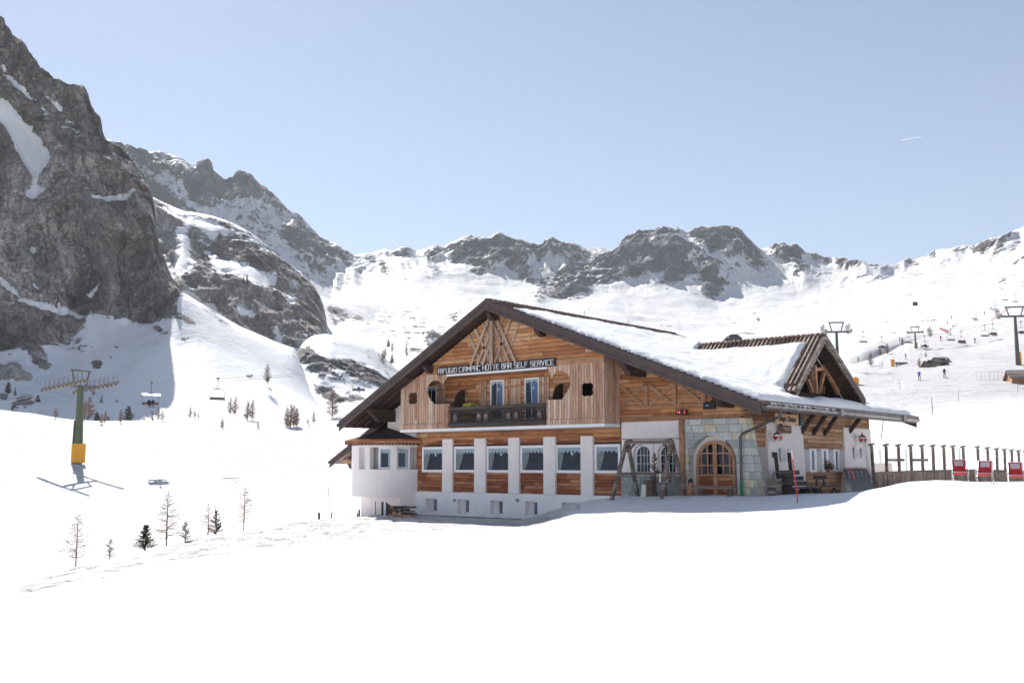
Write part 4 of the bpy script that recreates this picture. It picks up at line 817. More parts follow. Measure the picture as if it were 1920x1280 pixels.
# fan of struts on the gable
def G_(x, y): return FY(860 + x / 8.535, 550 + y / 8.535, YB)
fan = [((165, 500), (375, 1130), 0), ((275, 430), (540, 1110), 1), ((385, 340), (700, 1100), 0), ((570, 500), (820, 1100), 1), ((590, 330), (930, 1100), 2),
       ((510, 400), (215, 1150), 2), ((530, 590), (310, 1150), 1), ((530, 800), (400, 1150), 2), ((745, 330), (580, 720), 0), ((860, 370), (590, 1110), 1), ((985, 430), (730, 1110), 0)]
for a, b, k in fan:
    (x0, z0), (x1, z1) = G_(*a), G_(*b); y = YB - 0.025 - 0.045 * k
    z0 = min(z0, zroof(x0) - 0.45)
    part('gable_strut', MB().bar((x0, y, z0), (x1, y, max(z1, 6.63)), 0.15, 0.045, up=(0, 1, 0)), M_strut)
(x0, z0), (x1, z1) = G_(555, 390), G_(555, 1130)
part('gable_strut', MB().box(x0 - 0.12, x0 + 0.12, YB - 0.20, YB - 0.155, 6.63, 9.2), M_strut)
# shutter-like hatch in the planks
a, b = G_(960, 555), G_(1160, 770)
part('gable_hatch', MB().box(a[0], b[0], YB - 0.02, YB - 0.001, b[1], a[1]), M_wood)

# --- right wing, plane Y = 0
rw = [(-6.34, 3.62), (0.0, 3.62), (0.0, under(0.0)), (-6.34, under(-6.34))]
part('wing_wood_wall', MB().prism(rw, 0.0, 0.25), M_wood)
part('wing_beam', MB().box(-6.339, -0.001, -0.05, -0.001, 3.625, 3.83), M_beam)
part('wing_beam', MB().prism([(-6.339, 4.25), (-1.02, 4.25), (-1.02, 4.35), (-6.339, 4.35)], -0.05, -0.001), M_beam)
part('wing_beam', MB().prism([(-6.339, 5.45), (-3.9, 5.45), (-4.1, 5.62), (-6.339, 5.62)], -0.04, -0.001), M_wood)
def W_(x, y): return FY(1120 + x / 8.0, 640 + y / 8.0)
brace = [((370, 690), (695, 1030), 1), ((700, 665), (370, 1010), 0), ((780, 650), (1140, 1000), 1), ((1120, 640), (790, 1010), 0), ((1215, 635), (1580, 960), 1), ((1500, 680), (1210, 1000), 0)]
for a, b, k in brace:
    (x0, z0), (x1, z1) = W_(*a), W_(*b); y = -0.022 - 0.03 * k
    part('cross_brace', MB().bar((x0, y, z0), (x1, y, max(4.36, z1)), 0.16, 0.03, up=(0, 1, 0)), M_beam)
for xx, yt in ((735, 655), (1160, 630), (1600, 705)):
    x, z = W_(xx, yt); part('brace_post', MB().box(x - 0.11, x + 0.11, -0.10, -0.001, 4.352, z), M_beam)
# white panel with two arched windows
awin = []
for ul, ur in ((1195, 1220), (1240.5, 1268)):
    xl, xr = FY(ul, 860, 0.12)[0], FY(ur, 860, 0.12)[0]; awin.append((xl, xr))
def arch(xl, xr, z0, zs, n=12):
    c = (xl + xr) / 2; r = (xr - xl) / 2
    return [(xl, z0)] + [(c - r * math.cos(math.pi * i / n), zs + r * math.sin(math.pi * i / n)) for i in range(n + 1)] + [(xr, z0)]
def arched_wall(x0, x1, z0, z1, arches, y0, y1, mat, name):
    # notched from the sill: the wall above the sill line is cut by each arch
    mb = MB(); pts = [(x0, z0)]
    for xl, xr, zb, zs in arches: pts += arch(xl, xr, z0, zs)
    pts += [(x1, z0), (x1, z1), (x0, z1)]
    mb.prism(pts, y0, y1); return part(name, mb, mat)
aw = [(xl - 0.12, xr + 0.06, 1.27, 2.12) for xl, xr in awin]
arched_wall(-6.25, -3.05, 1.27, 3.619, aw, -0.04, 0.14, M_plaster, 'arched_plaster_wall')
part('wing_core', MB().box(-6.25, -3.05, 0.141, 0.30, 0.0, 3.6), M_plaster)
part('stone_dado', MB().box(-6.28, -2.98, -0.07, 0.14, -1.2, 1.18), M_stone2)
part('stone_sill', MB().box(-6.28, -2.98, -0.12, 0.14, 1.181, 1.268), M_grey)
for xl, xr in awin:
    fr = part('arched_window', MB().prism(arch(xl - 0.11, xr + 0.055, 1.275, 2.12), 0.115, 0.140), M_white)
    fr['label'] = 'small arched window behind the swing frame'
    part('dark_backing', MB().prism(arch(xl, xr, 1.30, 2.10), 0.105, 0.114), M_backing, fr)
    part('pane', MB().prism(arch(xl, xr, 1.30, 2.10), 0.080, 0.085), M_glass, fr)
    g = MB()
    for t in (0.3, 0.56, 0.8): x = xl + (xr - xl) * t; g.box(x - 0.012, x + 0.012, 0.066, 0.076, 1.30, 2.42 if t == 0.56 else 2.36)
    for z in (1.68, 2.06): g.box(xl, xr, 0.062, 0.0655, z - 0.012, z + 0.012)
    part('glazing_bar', g, M_curtain, fr)
part('corner_post', MB().tube([(-2.93, -0.12, 0.05), (-2.93, -0.12, 3.62)], 0.13, 12), M_beam, smooth=True)
# stone front with the arched door
xdl, xdr = -2.37, -0.42
dw = [(-2.62, 0.05), (-2.62, 1.72)] + [(-1.42 - 1.20 * math.cos(math.pi * i / 16), 1.72 + 1.20 * math.sin(math.pi * i / 16)) for i in range(1, 16)] + [(-0.22, 1.72), (-0.22, 0.05)]
sp = [(-2.78, 0.05)] + dw + [(0.85, 0.05), (0.22, 3.64), (-2.78, 3.64)]
part('stone_wall', MB().prism(sp, -0.10, 0.55), M_stone)
qn = MB()
for i in range(9):       # dressed corner stones along the battered edge
    z0, z1 = 0.06 + i * 0.398, 0.06 + (i + 1) * 0.398 - 0.02; f = lambda z: 0.85 - 0.63 * (z - 0.05) / 3.59
    w = 0.30 if i % 2 else 0.42
    qn.hexa([(f(z0) - w, -0.115, z0), (f(z0) + 0.012, -0.115, z0), (f(z0) + 0.012, 0.56, z0), (f(z0) - w, 0.56, z0), (f(z1) - w, -0.115, z1), (f(z1) + 0.012, -0.115, z1), (f(z1) + 0.012, 0.56, z1), (f(z1) - w, 0.56, z1)])
part('corner_stones', qn, M_stone)
door = part('arched_door', MB().prism(keyhole(arch(xdl, xdr, 0.1, 1.72, 16), [(p[0] * 0.86 + (xdl + xdr) / 2 * 0.14, p[1] if p[1] > 1.3 else 1.22) for p in [((x), (z - 1.72) * 0.86 + 1.72) for x, z in arch(xdl, xdr, 1.18, 1.72, 16)]][::-1]), 0.12, 0.22), M_beam)
door['label'] = 'wide arched wooden door with glazed upper half'
cx = (xdl + xdr) / 2
part('dark_backing', MB().prism(arch(xdl + 0.03, xdr - 0.03, 1.0, 1.70, 16), 0.25, 0.27), M_backing, door)
part('pane', MB().prism(arch(xdl + 0.05, xdr - 0.05, 1.15, 1.70, 16), 0.165, 0.172), M_glass, door)
g = MB()
for t in (-0.72, -0.4, 0.4, 0.72):
    x = cx + t * 0.975; g.box(x - 0.035, x + 0.035, 0.135, 0.16, 1.2, 1.70 + 0.86 * math.sqrt(1 - t * t) * 0.98)
g.box(cx - 0.10, cx + 0.10, 0.09, 0.1195, 0.1, 2.65)
for z in (1.60, 2.13):
    hw = 0.975 * (1 if z < 1.72 else math.sqrt(1 - ((z - 1.72) / 0.975) ** 2)) * 0.93; g.box(cx - hw, cx + hw, 0.138, 0.1575, z - 0.03, z + 0.03)
part('glazing_bar', g, M_beam, door)
part('lower_panel', MB().box(xdl + 0.16, cx - 0.12, 0.105, 0.1195, 0.2, 1.12).box(cx + 0.12, xdr - 0.16, 0.105, 0.1195, 0.2, 1.12), M_wood_low, door)

# --- side wall, plane X = 0
part('side_wood_wall', MB().box(-0.25, 0.0, 0.251, 14.3, 2.42, 4.40), M_wood_side)
part('side_wood_wall', MB().box(-0.24, -0.002, 14.301, 14.42, 0.1, 4.40), M_beam)
for y0, y1, ul, ur in ((2.30, 6.02, 1444.5, 1513.5), (10.9, 14.45, 1588, 1640)):
    yb0, yb1 = SX(ul, 920, 0.34)[0], SX(ur, 920, 0.34)[0]
    q = [(-0.9 if y0 < 5 else -0.4, yb0, 0.02), (0.34, yb0, 0.02), (0.34, yb1, 0.02), (-0.9 if y0 < 5 else -0.4, yb1, 0.02), (-0.9 if y0 < 5 else -0.4, y0, 3.54), (0.05, y0, 3.54), (0.05, y1, 3.54), (-0.9 if y0 < 5 else -0.4, y1, 3.54)]
    part('plaster_pier', MB().hexa(q), M_plaster, bevel=0.03)
part('recess_wall', MB().box(-0.5, -0.35, 6.03, 10.89, 1.2, 2.419), M_plaster_w)
for u in (1524, 1546.5, 1568.5):
    y, z = SX(u, 858, -0.12); 
    fr = part('narrow_window', MB().box(-0.349, -0.10, y - 0.40, y - 0.14, 1.28, 2.40).box(-0.349, -0.10, y + 0.14, y + 0.40, 1.28, 2.40).box(-0.349, -0.10, y - 0.139, y + 0.139, 1.28, 1.38).box(-0.349, -0.10, y - 0.139, y + 0.139, 2.32, 2.40), M_white)
    fr['label'] = 'tall narrow window in a white surround on the side wall'
    part('dark_backing', MB().box(-0.33, -0.25, y - 0.138, y + 0.138, 1.39, 2.31), M_backing, fr)
    part('pane', MB().box(-0.16, -0.155, y - 0.138, y + 0.138, 1.39, 2.31), M_glass, fr)
part('parapet', MB().box(-0.3, 0.0, 6.03, 10.89, 0.05, 1.16), M_wood_side)
part('wood_sill', MB().box(-0.5, 0.06, 6.0, 10.9, 1.161, 1.26), M_beam)
part('porch_floor', MB().box(-3.2, 3.2, -1.0, 15.0, -0.5, 0.13), M_paving)
part('side_wall_rest', MB().box(-22.35, -22.0, 0.31, 14.2, -1.6, 3.9), M_plaster)
part('back_wall', MB().prism([(-22.3, -1.6), (0, -1.6), (0, under(0)), (XR, ZR - UND), (-22.3, under(-22.3))], 14.2, 14.42), M_wood)
# white upper wall on the left
part('left_plaster_wall', MB().prism([(-22.36, 3.4), (-19.99, 3.4), (-19.99, under(-19.99)), (-22.36, under(-22.36))], -0.02, 0.3), M_plaster)
part('left_plaster_wall', MB().box(-21.2, -20.001, -0.02, 0.3, 2.8, 3.399), M_plaster)

# --- brackets (stepped purlin ends)
def purlin(x, w, z1, h, yb, yf):
    pts = [(yb, z1), (yf, z1), (yf, z1 - 0.16), (yf + 0.10, z1 - 0.18), (yf + 0.14, z1 - 0.30), (yf + 0.30, z1 - 0.33), (yf + 0.36, z1 - 0.45), (yf + 0.52, z1 - 0.5), (yf + 0.6, z1 - h), (yb, z1 - h)] if yb - yf > 0.9 else [(yb, z1), (yf, z1), (yf, z1 - h * 0.35), (yf + 0.12, z1 - h * 0.45), (yf + 0.18, z1 - h * 0.7), (yf + 0.3, z1 - h * 0.8), (yf + 0.34, z1 - h), (yb, z1 - h)]
    part('purlin_bracket', MB().prism(pts, x - w / 2, x + w / 2, 'x'), M_dark)
purlin(-21.84, 0.3, under(-21.84) - 0.02, 0.66, -0.03, -1.95); purlin(-4.98, 0.3, under(-4.98) - 0.02, 0.70, -0.001, -1.95); purlin(-0.45, 0.3, under(-0.45) - 0.02, 0.55, -0.06, -1.5)
purlin(-12.97, 0.26, ZR - UND - 0.03, 0.52, YB - 0.001, -2.08); purlin(-9.92, 0.24, under(-9.92) - 0.02, 0.44, YB - 0.001, -1.95); purlin(FY(812, 676, YB)[0] - 0.1, 0.24, under(-17.6) - 0.05, 0.44, YB - 0.001, -1.9)
# rafters under the overhangs
rf_ = MB()
for y in (-1.75, -1.15, -0.55):
    rf_.prism([(-23.8, zroof(-23.8) - 0.24), (-19.0, zroof(-19.0) - 0.24), (-19.0, zroof(-19.0) - 0.40), (-23.8, zroof(-23.8) - 0.40)], y - 0.07, y + 0.07)
for k in range(9):
    y = 0.2 + k * 0.6
    rf_.prism([(-23.8, zroof(-23.8) - 0.24), (-22.4, zroof(-22.4) - 0.24), (-22.4, zroof(-22.4) - 0.40), (-23.8, zroof(-23.8) - 0.40)], y - 0.07, y + 0.07)
part('rafters', rf_, M_dark)
# slanting props under the side eave
for u0, v0 in ((1502, 813), (1525, 814), (1546, 815), (1592, 811), (1462, 795)):
    y, z = SX(u0, v0, 0.02)
    part('eave_prop', MB().bar((0.0, y, z), (0.85, y + 0.12, zroof(0.85) - 0.26), 0.17, 0.2, up=(0, 1, 0)), M_dark)

# --- roof
def slab(xa, xb, t, y0, y1, d=0.0):
    za, zb = zroof(xa) - d, zroof(xb) - d
    return [(xa, y0, za - t), (xb, y0, zb - t), (xb, y1, zb - t), (xa, y1, za - t), (xa, y0, za), (xb, y0, zb), (xb, y1, zb), (xa, y1, za)]
roof = part('roof', MB().hexa(slab(XR, 2.0, 0.10, YF, YK)).hexa([(-23.9, YF, zroof(-23.9) - .1), (XR - 0.001, YF, ZR - .1), (XR - 0.001, YK, ZR - .1), (-23.9, YK, zroof(-23.9) - .1), (-23.9, YF, zroof(-23.9)), (XR - 0.001, YF, ZR), (XR - 0.001, YK, ZR), (-23.9, YK, zroof(-23.9))]), M_tile)
part('soffit', MB().hexa(slab(XR, 1.95, 0.12, YF + 0.05, YK - 0.05, 0.105)).hexa([(-23.85, YF + .05, zroof(-23.85) - .225), (XR - 0.001, YF + .05, ZR - .225), (XR - 0.001, YK - .05, ZR - .225), (-23.85, YK - .05, zroof(-23.85) - .225), (-23.85, YF + .05, zroof(-23.85) - .105), (XR - 0.001, YF + .05, ZR - .105), (XR - 0.001, YK - .05, ZR - .105), (-23.85, YK - .05, zroof(-23.85) - .105)]), M_dark, roof)
for yy, sg in ((YF, -1), (YK, 1)):
    b = MB()
    for (o1, o2, th) in ((0.03, -0.20, 0.10), (-0.20, -0.37, 0.06), (-0.37, -0.50, 0.09)):
        ya, yb_ = sorted((yy - sg * 0.001, yy + sg * th))
        b.prism([(XR, ZR + o1), (2.04, zroof(2.04) + o1), (2.04, zroof(2.04) + o2), (XR, ZR + o2)], ya, yb_)
        b.prism([(XR - 0.001, ZR + o1), (-23.95, zroof(-23.95) + o1), (-23.95, zroof(-23.95) + o2), (XR - 0.001, ZR + o2)], ya, yb_)
    part('bargeboard', b, M_fascia, roof)
tc = MB(); x = XR + 0.3        # tile ends standing above the bargeboard
while x < 1.9:
    z = zroof(x); tc.hexa([(x, YF - 0.06, z + 0.0), (x + 0.33, YF - 0.06, zroof(x + .33) + 0.0), (x + 0.33, YF + 0.42, zroof(x + .33)), (x, YF + 0.42, z), (x, YF - 0.06, z + 0.03), (x + 0.33, YF - 0.06, zroof(x + .33) + 0.085), (x + 0.33, YF + 0.42, zroof(x + .33) + 0.085), (x, YF + 0.42, z + 0.03)]); x += 0.335
part('verge_tiles', tc, M_fascia, roof)
rt = MB(); y = YF
while y < YK - 0.3:
    rt.add([(XR + 0.14 * math.cos(a) * (1.0 + 0.12 * s_), y + 0.36 * s_, ZR - 0.02 + 0.13 * math.sin(a) * (1.0 + 0.25 * s_)) for s_ in (0, 1) for a in [math.pi * k / 6 for k in range(7)]], [(k, k + 1, k + 8, k + 7) for k in range(6)] + [tuple(range(7))]); y += 0.36
part('ridge_tiles', rt, M_tile, roof)
# tile rows that stay bare beside the ridge
tr_ = MB(); y = YF + 0.05
while y < YK - 0.1:
    for i in range(5):
        x = XR + 0.12 + i * 0.33
        tr_.tube([(x, y + 0.12, zroof(x) + 0.05), (x + 0.34, y + 0.12, zroof(x + 0.34) + 0.02)], [0.05, 0.065], 6)
    y += 0.24
part('bare_tiles', tr_, M_tile, roof)
for y in (0.8, 6.2, 10.6):
    part('lightning_rod', MB().tube([(XR, y, ZR), (XR, y, ZR + 0.42)], 0.012, 5), M_metal, roof)
part('left_gutter', MB().tube([(-24.0, YF - 0.12, zroof(-24.0) - 0.16), (-24.0, YK, zroof(-24.0) - 0.16)], 0.11, 8), M_metal, roof)
# dormer
DX, DY, DZ = 1.2, 6.19, 7.76
kl, kr = (7.76 - 5.2) / (6.19 - 3.26), (7.76 - 4.98) / (10.67 - 6.19)
def dz(y): return DZ - kl * (DY - y) if y < DY else DZ - kr * (y - DY)
xb0 = XR + (ZR - DZ) / KR                      # where the dormer ridge meets the main roof
def dslab(y0, y1, t):
    mbx = MB()
    def meet(y): return XR + (ZR - dz(y)) / KR
    p = [(meet(y0) - 0.2, y0, dz(y0)), (DX, y0, dz(y0)), (DX, y1, dz(y1)), (meet(y1) - 0.2, y1, dz(y1))]
    return mbx.hexa([(a, b, c - t) for a, b, c in p] + p)
dr = part('dormer_roof', dslab(3.0, DY, 0.09), M_tile, roof)
part('dormer_slope', dslab(DY + 0.001, 10.75, 0.09), M_tile, roof)
b = MB()
for (o1, o2, x0, x1) in ((0.06, -0.12, DX - 0.02, DX + 0.10), (-0.12, -0.27, DX - 0.05, DX + 0.05)):
    b.prism([(DY, DZ + o1), (3.0, dz(3.0) + o1), (3.0, dz(3.0) + o2), (DY, DZ + o2 - 0.1)], x0, x1, 'x'); b.prism([(DY, DZ + o1), (10.8, dz(10.8) + o1), (10.8, dz(10.8) + o2), (DY, DZ + o2 - 0.1)], x0 + 0.0005, x1 + 0.0005, 'x')
part('dormer_bargeboard', b, M_gutter if False else M_grey, roof)
part('dormer_soffit', MB().prism([(3.1, dz(3.1) - 0.1), (DY, DZ - 0.1), (10.7, dz(10.7) - 0.1), (10.7, dz(10.7) - 0.22), (DY, DZ - 0.24), (3.1, dz(3.1) - 0.22)], -1.2, DX - 0.06, 'x'), M_dark, roof)
rt = MB(); x = -5.5
while x < DX:
    rt.add([(x + 0.34 * s_, DY + 0.12 * math.cos(a) * (1 + 0.12 * s_), DZ - 0.01 + 0.12 * math.sin(a) * (1 + 0.25 * s_)) for s_ in (0, 1) for a in [math.pi * k / 6 for k in range(7)]], [(k, k + 1, k + 8, k + 7) for k in range(6)] + [tuple(range(7, 14))]); x += 0.34
part('dormer_ridge_tiles', rt, M_tile, roof)
tt = MB(); x = -5.4
while x < DX - 0.05:
    n_ = 3 if x < 0.4 else 9
    for i in range(n_):
        y = DY - 0.10 - i * 0.31
        tt.tube([(x, y, dz(y) + 0.05), (x, y - 0.33, dz(y - 0.33) + 0.03)], [0.05, 0.068], 6)
    x += 0.22
part('dormer_tiles', tt, M_tile, roof)
# dormer front: a glazed triangle behind crossing timbers
XD = -0.9
part('dormer_dark_backing', MB().prism([(3.6, 4.6), (3.6, dz(3.6) - 0.25), (DY, DZ - 0.3), (10.2, dz(10.2) - 0.25), (10.2, 4.4)], XD - 0.05, XD, 'x'), M_backing, roof)  # dark sheet painted as the unlit interior behind the pane
part('dormer_pane', MB().prism([(4.0, 4.75), (4.0, dz(4.0) - 0.3), (DY, DZ - 0.4), (8.6, dz(8.6) - 0.3), (8.6, 4.6)], XD + 0.05, XD + 0.06, 'x'), M_glass, roof)
part('dormer_curtain', MB().prism([(6.35, 4.7), (6.35, 6.1), (7.9, 4.7)], XD + 0.01, XD + 0.02, 'x').prism([(4.2, 4.9), (4.2, 5.7), (4.8, 4.9)], XD + 0.01, XD + 0.02, 'x'), M_drape_b, roof)
def D_(x, y, X): return SX(1480 + x / 6.7375, 610 + y / 6.7375, X)
dt = MB()
for a, b_, w, X in (((385, 380), (620, 850), 0.34, 0.35), ((320, 500), (340, 860), 0.16, 0.35), ((330, 555), (415, 550), 0.16, 0.3), ((440, 590), (370, 860), 0.16, 0.2), ((430, 640), (430, 860), 0.12, -0.3), ((230, 680), (290, 850), 0.14, 0.3), ((280, 560), (300, 850), 0.3, 0.1), ((610, 720), (690, 880), 0.4, 0.0)):
    p0, p1 = D_(*a, X), D_(*b_, X); dt.bar((X, p0[0], p0[1]), (X, p1[0], p1[1]), w, 0.14, up=(1, 0, 0))
part('dormer_timber', dt, M_beam, roof)
# gutter, comb of the snow guard, icicles
gt = MB(); ys = [YF + 0.05 + i * (YK - YF - 0.3) / 30 for i in range(31)]
k0 = 0
ring = [(2.06 + 0.13 + 0.14 * math.cos(a), 4.02 + 0.14 * math.sin(a)) for a in [math.pi + math.pi * j / 8 for j in range(9)]]
ring2 = [(2.19 + (x - 2.19) * 0.93, 4.02 + (z - 4.02) * 0.93) for x, z in ring][::-1]
gt.prism([(x, z) for x, z in ring + ring2], YF + 0.04, YK - 0.2)
part('gutter', gt, M_gutter, roof, smooth=True)
part('eave_board', MB().box(1.98, 2.045, YF + 0.02, YK - 0.05, 3.84, 4.10), M_fascia, roof)
for y in (5.2, 13.2): part('gutter_joint', MB().box(2.03, 2.40, y - 0.18, y + 0.18, 3.86, 4.16), M_gutter, roof)
et = MB(); y = YF + 0.1
while y < YK - 0.1:
    et.tube([(1.75, y, zroof(1.75) + 0.03), (2.12, y, zroof(2.12) + 0.03)], [0.06, 0.068], 6); y += 0.24
part('eave_tiles', et, M_tile, roof)
cb = MB(); y = 5.4
while y < YK - 0.3: cb.box(2.30, 2.315, y, y + 0.03, 3.98, 4.20 + random.uniform(-0.02, 0.01)); y += 0.075
part('snow_guard_comb', cb, M_gutter, roof)
M_ice = plain('ice', (0.9, 0.92, 0.95), 0.15, 0.02); ic = MB(); y = YF + 0.7; random.seed(3)
while y < 5.1:
    l = random.uniform(0.06, 0.24) * (1.0 if random.random() > 0.3 else 0.4); ic.tube([(2.14, y, 4.17), (2.17, y, 4.17 - l * 0.6), (2.18, y, 4.17 - l)], [0.022, 0.014, 0.002], 5); part('icicle', ic, M_ice, roof); ic = MB(); y += random.uniform(0.07, 0.2)
# downpipe
y0 = SX(1464, 770, 2.2)[0]; e1 = FY(1388, 816, -0.25); bx = FY(1388, 928, -0.25)
part('downpipe', MB().tube([(2.19, y0, 3.9), (2.19, y0, 3.70), (2.12, y0 - 0.08, 3.58), (e1[0] + 0.12, -0.25, e1[1] + 0.08), (e1[0], -0.25, e1[1] - 0.06), (e1[0], -0.25, 0.9)], 0.055, 10), M_metal, smooth=True)
part('green_pipe_foot', MB().tube([(e1[0], -0.25, 0.9), (e1[0], -0.25, 0.1)], 0.075, 10), plain('green_plastic', (0.02, 0.20, 0.12), 0.5))
# snow on the roof: height field over both slopes and the valley beside the dormer
def roof_snow():
    st = 0.09; xs = np.arange(XR + 1.5, 2.02, st); ys = np.arange(YF + 0.18, YK - 0.12, st)
    Xg, Yg = np.meshgrid(xs, ys, indexing='ij')
    main = ZR - KR * (Xg - XR); dl = np.where(Yg < DY, DZ - kl * (DY - Yg), -99); dl = np.where(Xg < DX + 0.05, dl, -99)
    drr = np.where(Yg >= DY, DZ - kr * (Yg - DY), -99); drr = np.where(Xg < DX + 0.05, drr, -99)
    ond = (np.maximum(dl, drr) > main)
    basez = np.maximum(np.maximum(main, dl), drr)
    P = np.stack([Xg, Yg, Xg * 0], -1).reshape(-1, 3)
    nz = fbm(P / 1.3, 4, 3).reshape(Xg.shape); nf = fbm(P / 0.35, 3, 8).reshape(Xg.shape)
    edge = 0.16 * fbm(P / 0.6, 4, 19).reshape(Xg.shape)
    # distance to the uncovered border
    dist = np.minimum.reduce([(Xg - (XR + 1.55) + edge) * 0.6, (1.95 + 0.25 * edge) - Xg, Yg - (YF + 0.22) + edge * 0.5, (YK - 0.2) - Yg])
    dist = np.where((Xg < XR + 2.0), np.minimum(dist, (Xg - (XR + 1.5)) * 0.35), dist)
    dd = np.where(ond & (Yg < DY) & (Xg > -5.5), np.minimum(DY - 0.45 - Yg + edge * 0.4, (0.62 - 0.10 * np.clip((DY - Yg), 0, 3) / 3) - Xg + edge * 0.7), 9)
    dd = np.where(ond & (Yg >= DY) & (Xg > -5.5), np.minimum(Yg - DY - 0.5, 0.3 - Xg), dd)
    face = (~ond) & (Xg > XD - 0.1) & (Yg > 3.35) & (Yg < 10.6)
    dist = np.minimum(dist, dd)
    th = 0.26 * np.sqrt(np.clip(dist / 0.30, 0, 1)) * (1 + 0.35 * nz) + 0.03 * nf
    # soft fillet where the two slopes meet
    val = np.clip(1 - np.abs(np.where(Yg < DY, dl, drr) - main) / 0.55, 0, 1) * (Xg < 0.9)
    th = th + 0.16 * val * np.clip(dist / 0.4, 0, 1)
    th = th + np.where(face, 0.12 * np.exp(-((Yg - 7) / 2.5) ** 2), 0)
    keep = dist > -0.02
    Zg = basez + np.where(keep, np.maximum(th, 0.0), 0)
    n0, n1 = Xg.shape; idx = -np.ones(Xg.shape, int); vs = []; 
    kv = keep.copy(); 
    cells = keep[:-1, :-1] & keep[1:, :-1] & keep[:-1, 1:] & keep[1:, 1:]
    # no snow sheet across the jump at the dormer's open front
    zs4 = np.stack([Zg[:-1, :-1], Zg[1:, :-1], Zg[:-1, 1:], Zg[1:, 1:]]); cells &= (zs4.max(0) - zs4.min(0)) < 0.55
    mb = MB(); ij = np.argwhere(cells); used = {}
    def vid(i, j):
        if (i, j) not in used: used[(i, j)] = len(mb.v); mb.v.append((float(Xg[i, j]), float(Yg[i, j]), float(Zg[i, j])))
        return used[(i, j)]
    for i, j in ij: mb.f.append((vid(i, j), vid(i + 1, j), vid(i + 1, j + 1), vid(i, j + 1)))
    # skirt down to the tiles
    cnt = {}
    for f in list(mb.f):
        for a, b in zip(f, f[1:] + f[:1]): cnt[(min(a, b), max(a, b))] = cnt.get((min(a, b), max(a, b)), 0) + 1
    low = {}
    def lo(a):
        if a not in low: x, y, z = mb.v[a]; low[a] = len(mb.v); mb.v.append((x, y, z - 0.3))
        return low[a]
    for (a, b), c in cnt.items():
        if c == 1: mb.f.append((a, b, lo(b), lo(a)))
    o = part('roof_snow', mb, M_rsnow, roof)
    for p in o.data.polygons: p.use_smooth = True
roof_snow()
# snow on the left slope
ls = MB(); 
ls.hexa([(-23.5, YF + 0.3, zroof(-23.5)), (XR - 0.8, YF + 0.3, zroof(XR - 0.8)), (XR - 0.8, YK - 0.3, zroof(XR - 0.8)), (-23.5, YK - 0.3, zroof(-23.5)), (-23.4, YF + 0.4, zroof(-23.4) + 0.12), (XR - 0.9, YF + 0.4, zroof(XR - 0.9) + 0.12), (XR - 0.9, YK - 0.4, zroof(XR - 0.9) + 0.12), (-23.4, YK - 0.4, zroof(-23.4) + 0.12)])
part('roof_snow', ls, M_rsnow, roof)

# --- round bay on the left corner
BC = (-22.45, 1.05); BRad = 2.75
def bay_pt(a, r=BRad): return (BC[0] + r * math.cos(a), BC[1] + r * math.sin(a))
a0, a1 = R(180), R(338)
bay = part('bay_wall', MB().lathe([(BRad, -0.14), (BRad, 1.38)], (BC[0], BC[1], 0), 30, a0, a1, False).lathe([(BRad - 0.3, 1.38), (BRad, 1.38)], (BC[0], BC[1], 0), 30, a0, a1, False), M_plaster, smooth=True)
part('bay_floor', MB().lathe([(0.02, -0.14), (BRad, -0.14)], (BC[0], BC[1], 0), 30, a0, a1, False), M_plaster, bay)
part('bay_cornice', MB().lathe([(BRad, 2.60), (BRad, 2.82), (BRad - 0.4, 2.82), (BRad - 0.4, 2.60), (BRad, 2.60)], (BC[0], BC[1], 0), 30, a0, a1, False), M_plaster, bay)
def angle_at(u):       # bearing on the bay seen at survey column u (front side)
    best = None
    for k in range(0, 800):
        a = a0 + (a1 - a0) * k / 799; x, y = bay_pt(a)
        uu = UV(np.array([[x, y, 2.0]]))[0][0]
        if best is None or abs(uu - u) < best[0]: best = (abs(uu - u), a)
    return best[1]
ops = []
cols = [(671, 673), (684.5, 693.5), (732, 744)]
for ua, ub in cols:
    aa, ab = (a0 if ua < 672 else angle_at(ua)), angle_at(ub)
    part('bay_column', MB().lathe([(BRad - 0.35, 1.381), (BRad - 0.35, 2.60), (BRad, 2.60), (BRad, 1.381), (BRad - 0.35, 1.381)], (BC[0], BC[1], 0), 6, aa, ab, False).add([(BC[0] + r * math.cos(t), BC[1] + r * math.sin(t), z) for t in (aa, ab) for r, z in ((BRad - .35, 1.381), (BRad, 1.381), (BRad, 2.6), (BRad - .35, 2.6))], [(0, 1, 2, 3), (4, 5, 6, 7)]), M_plaster, bay)
    ops.append((aa, ab))
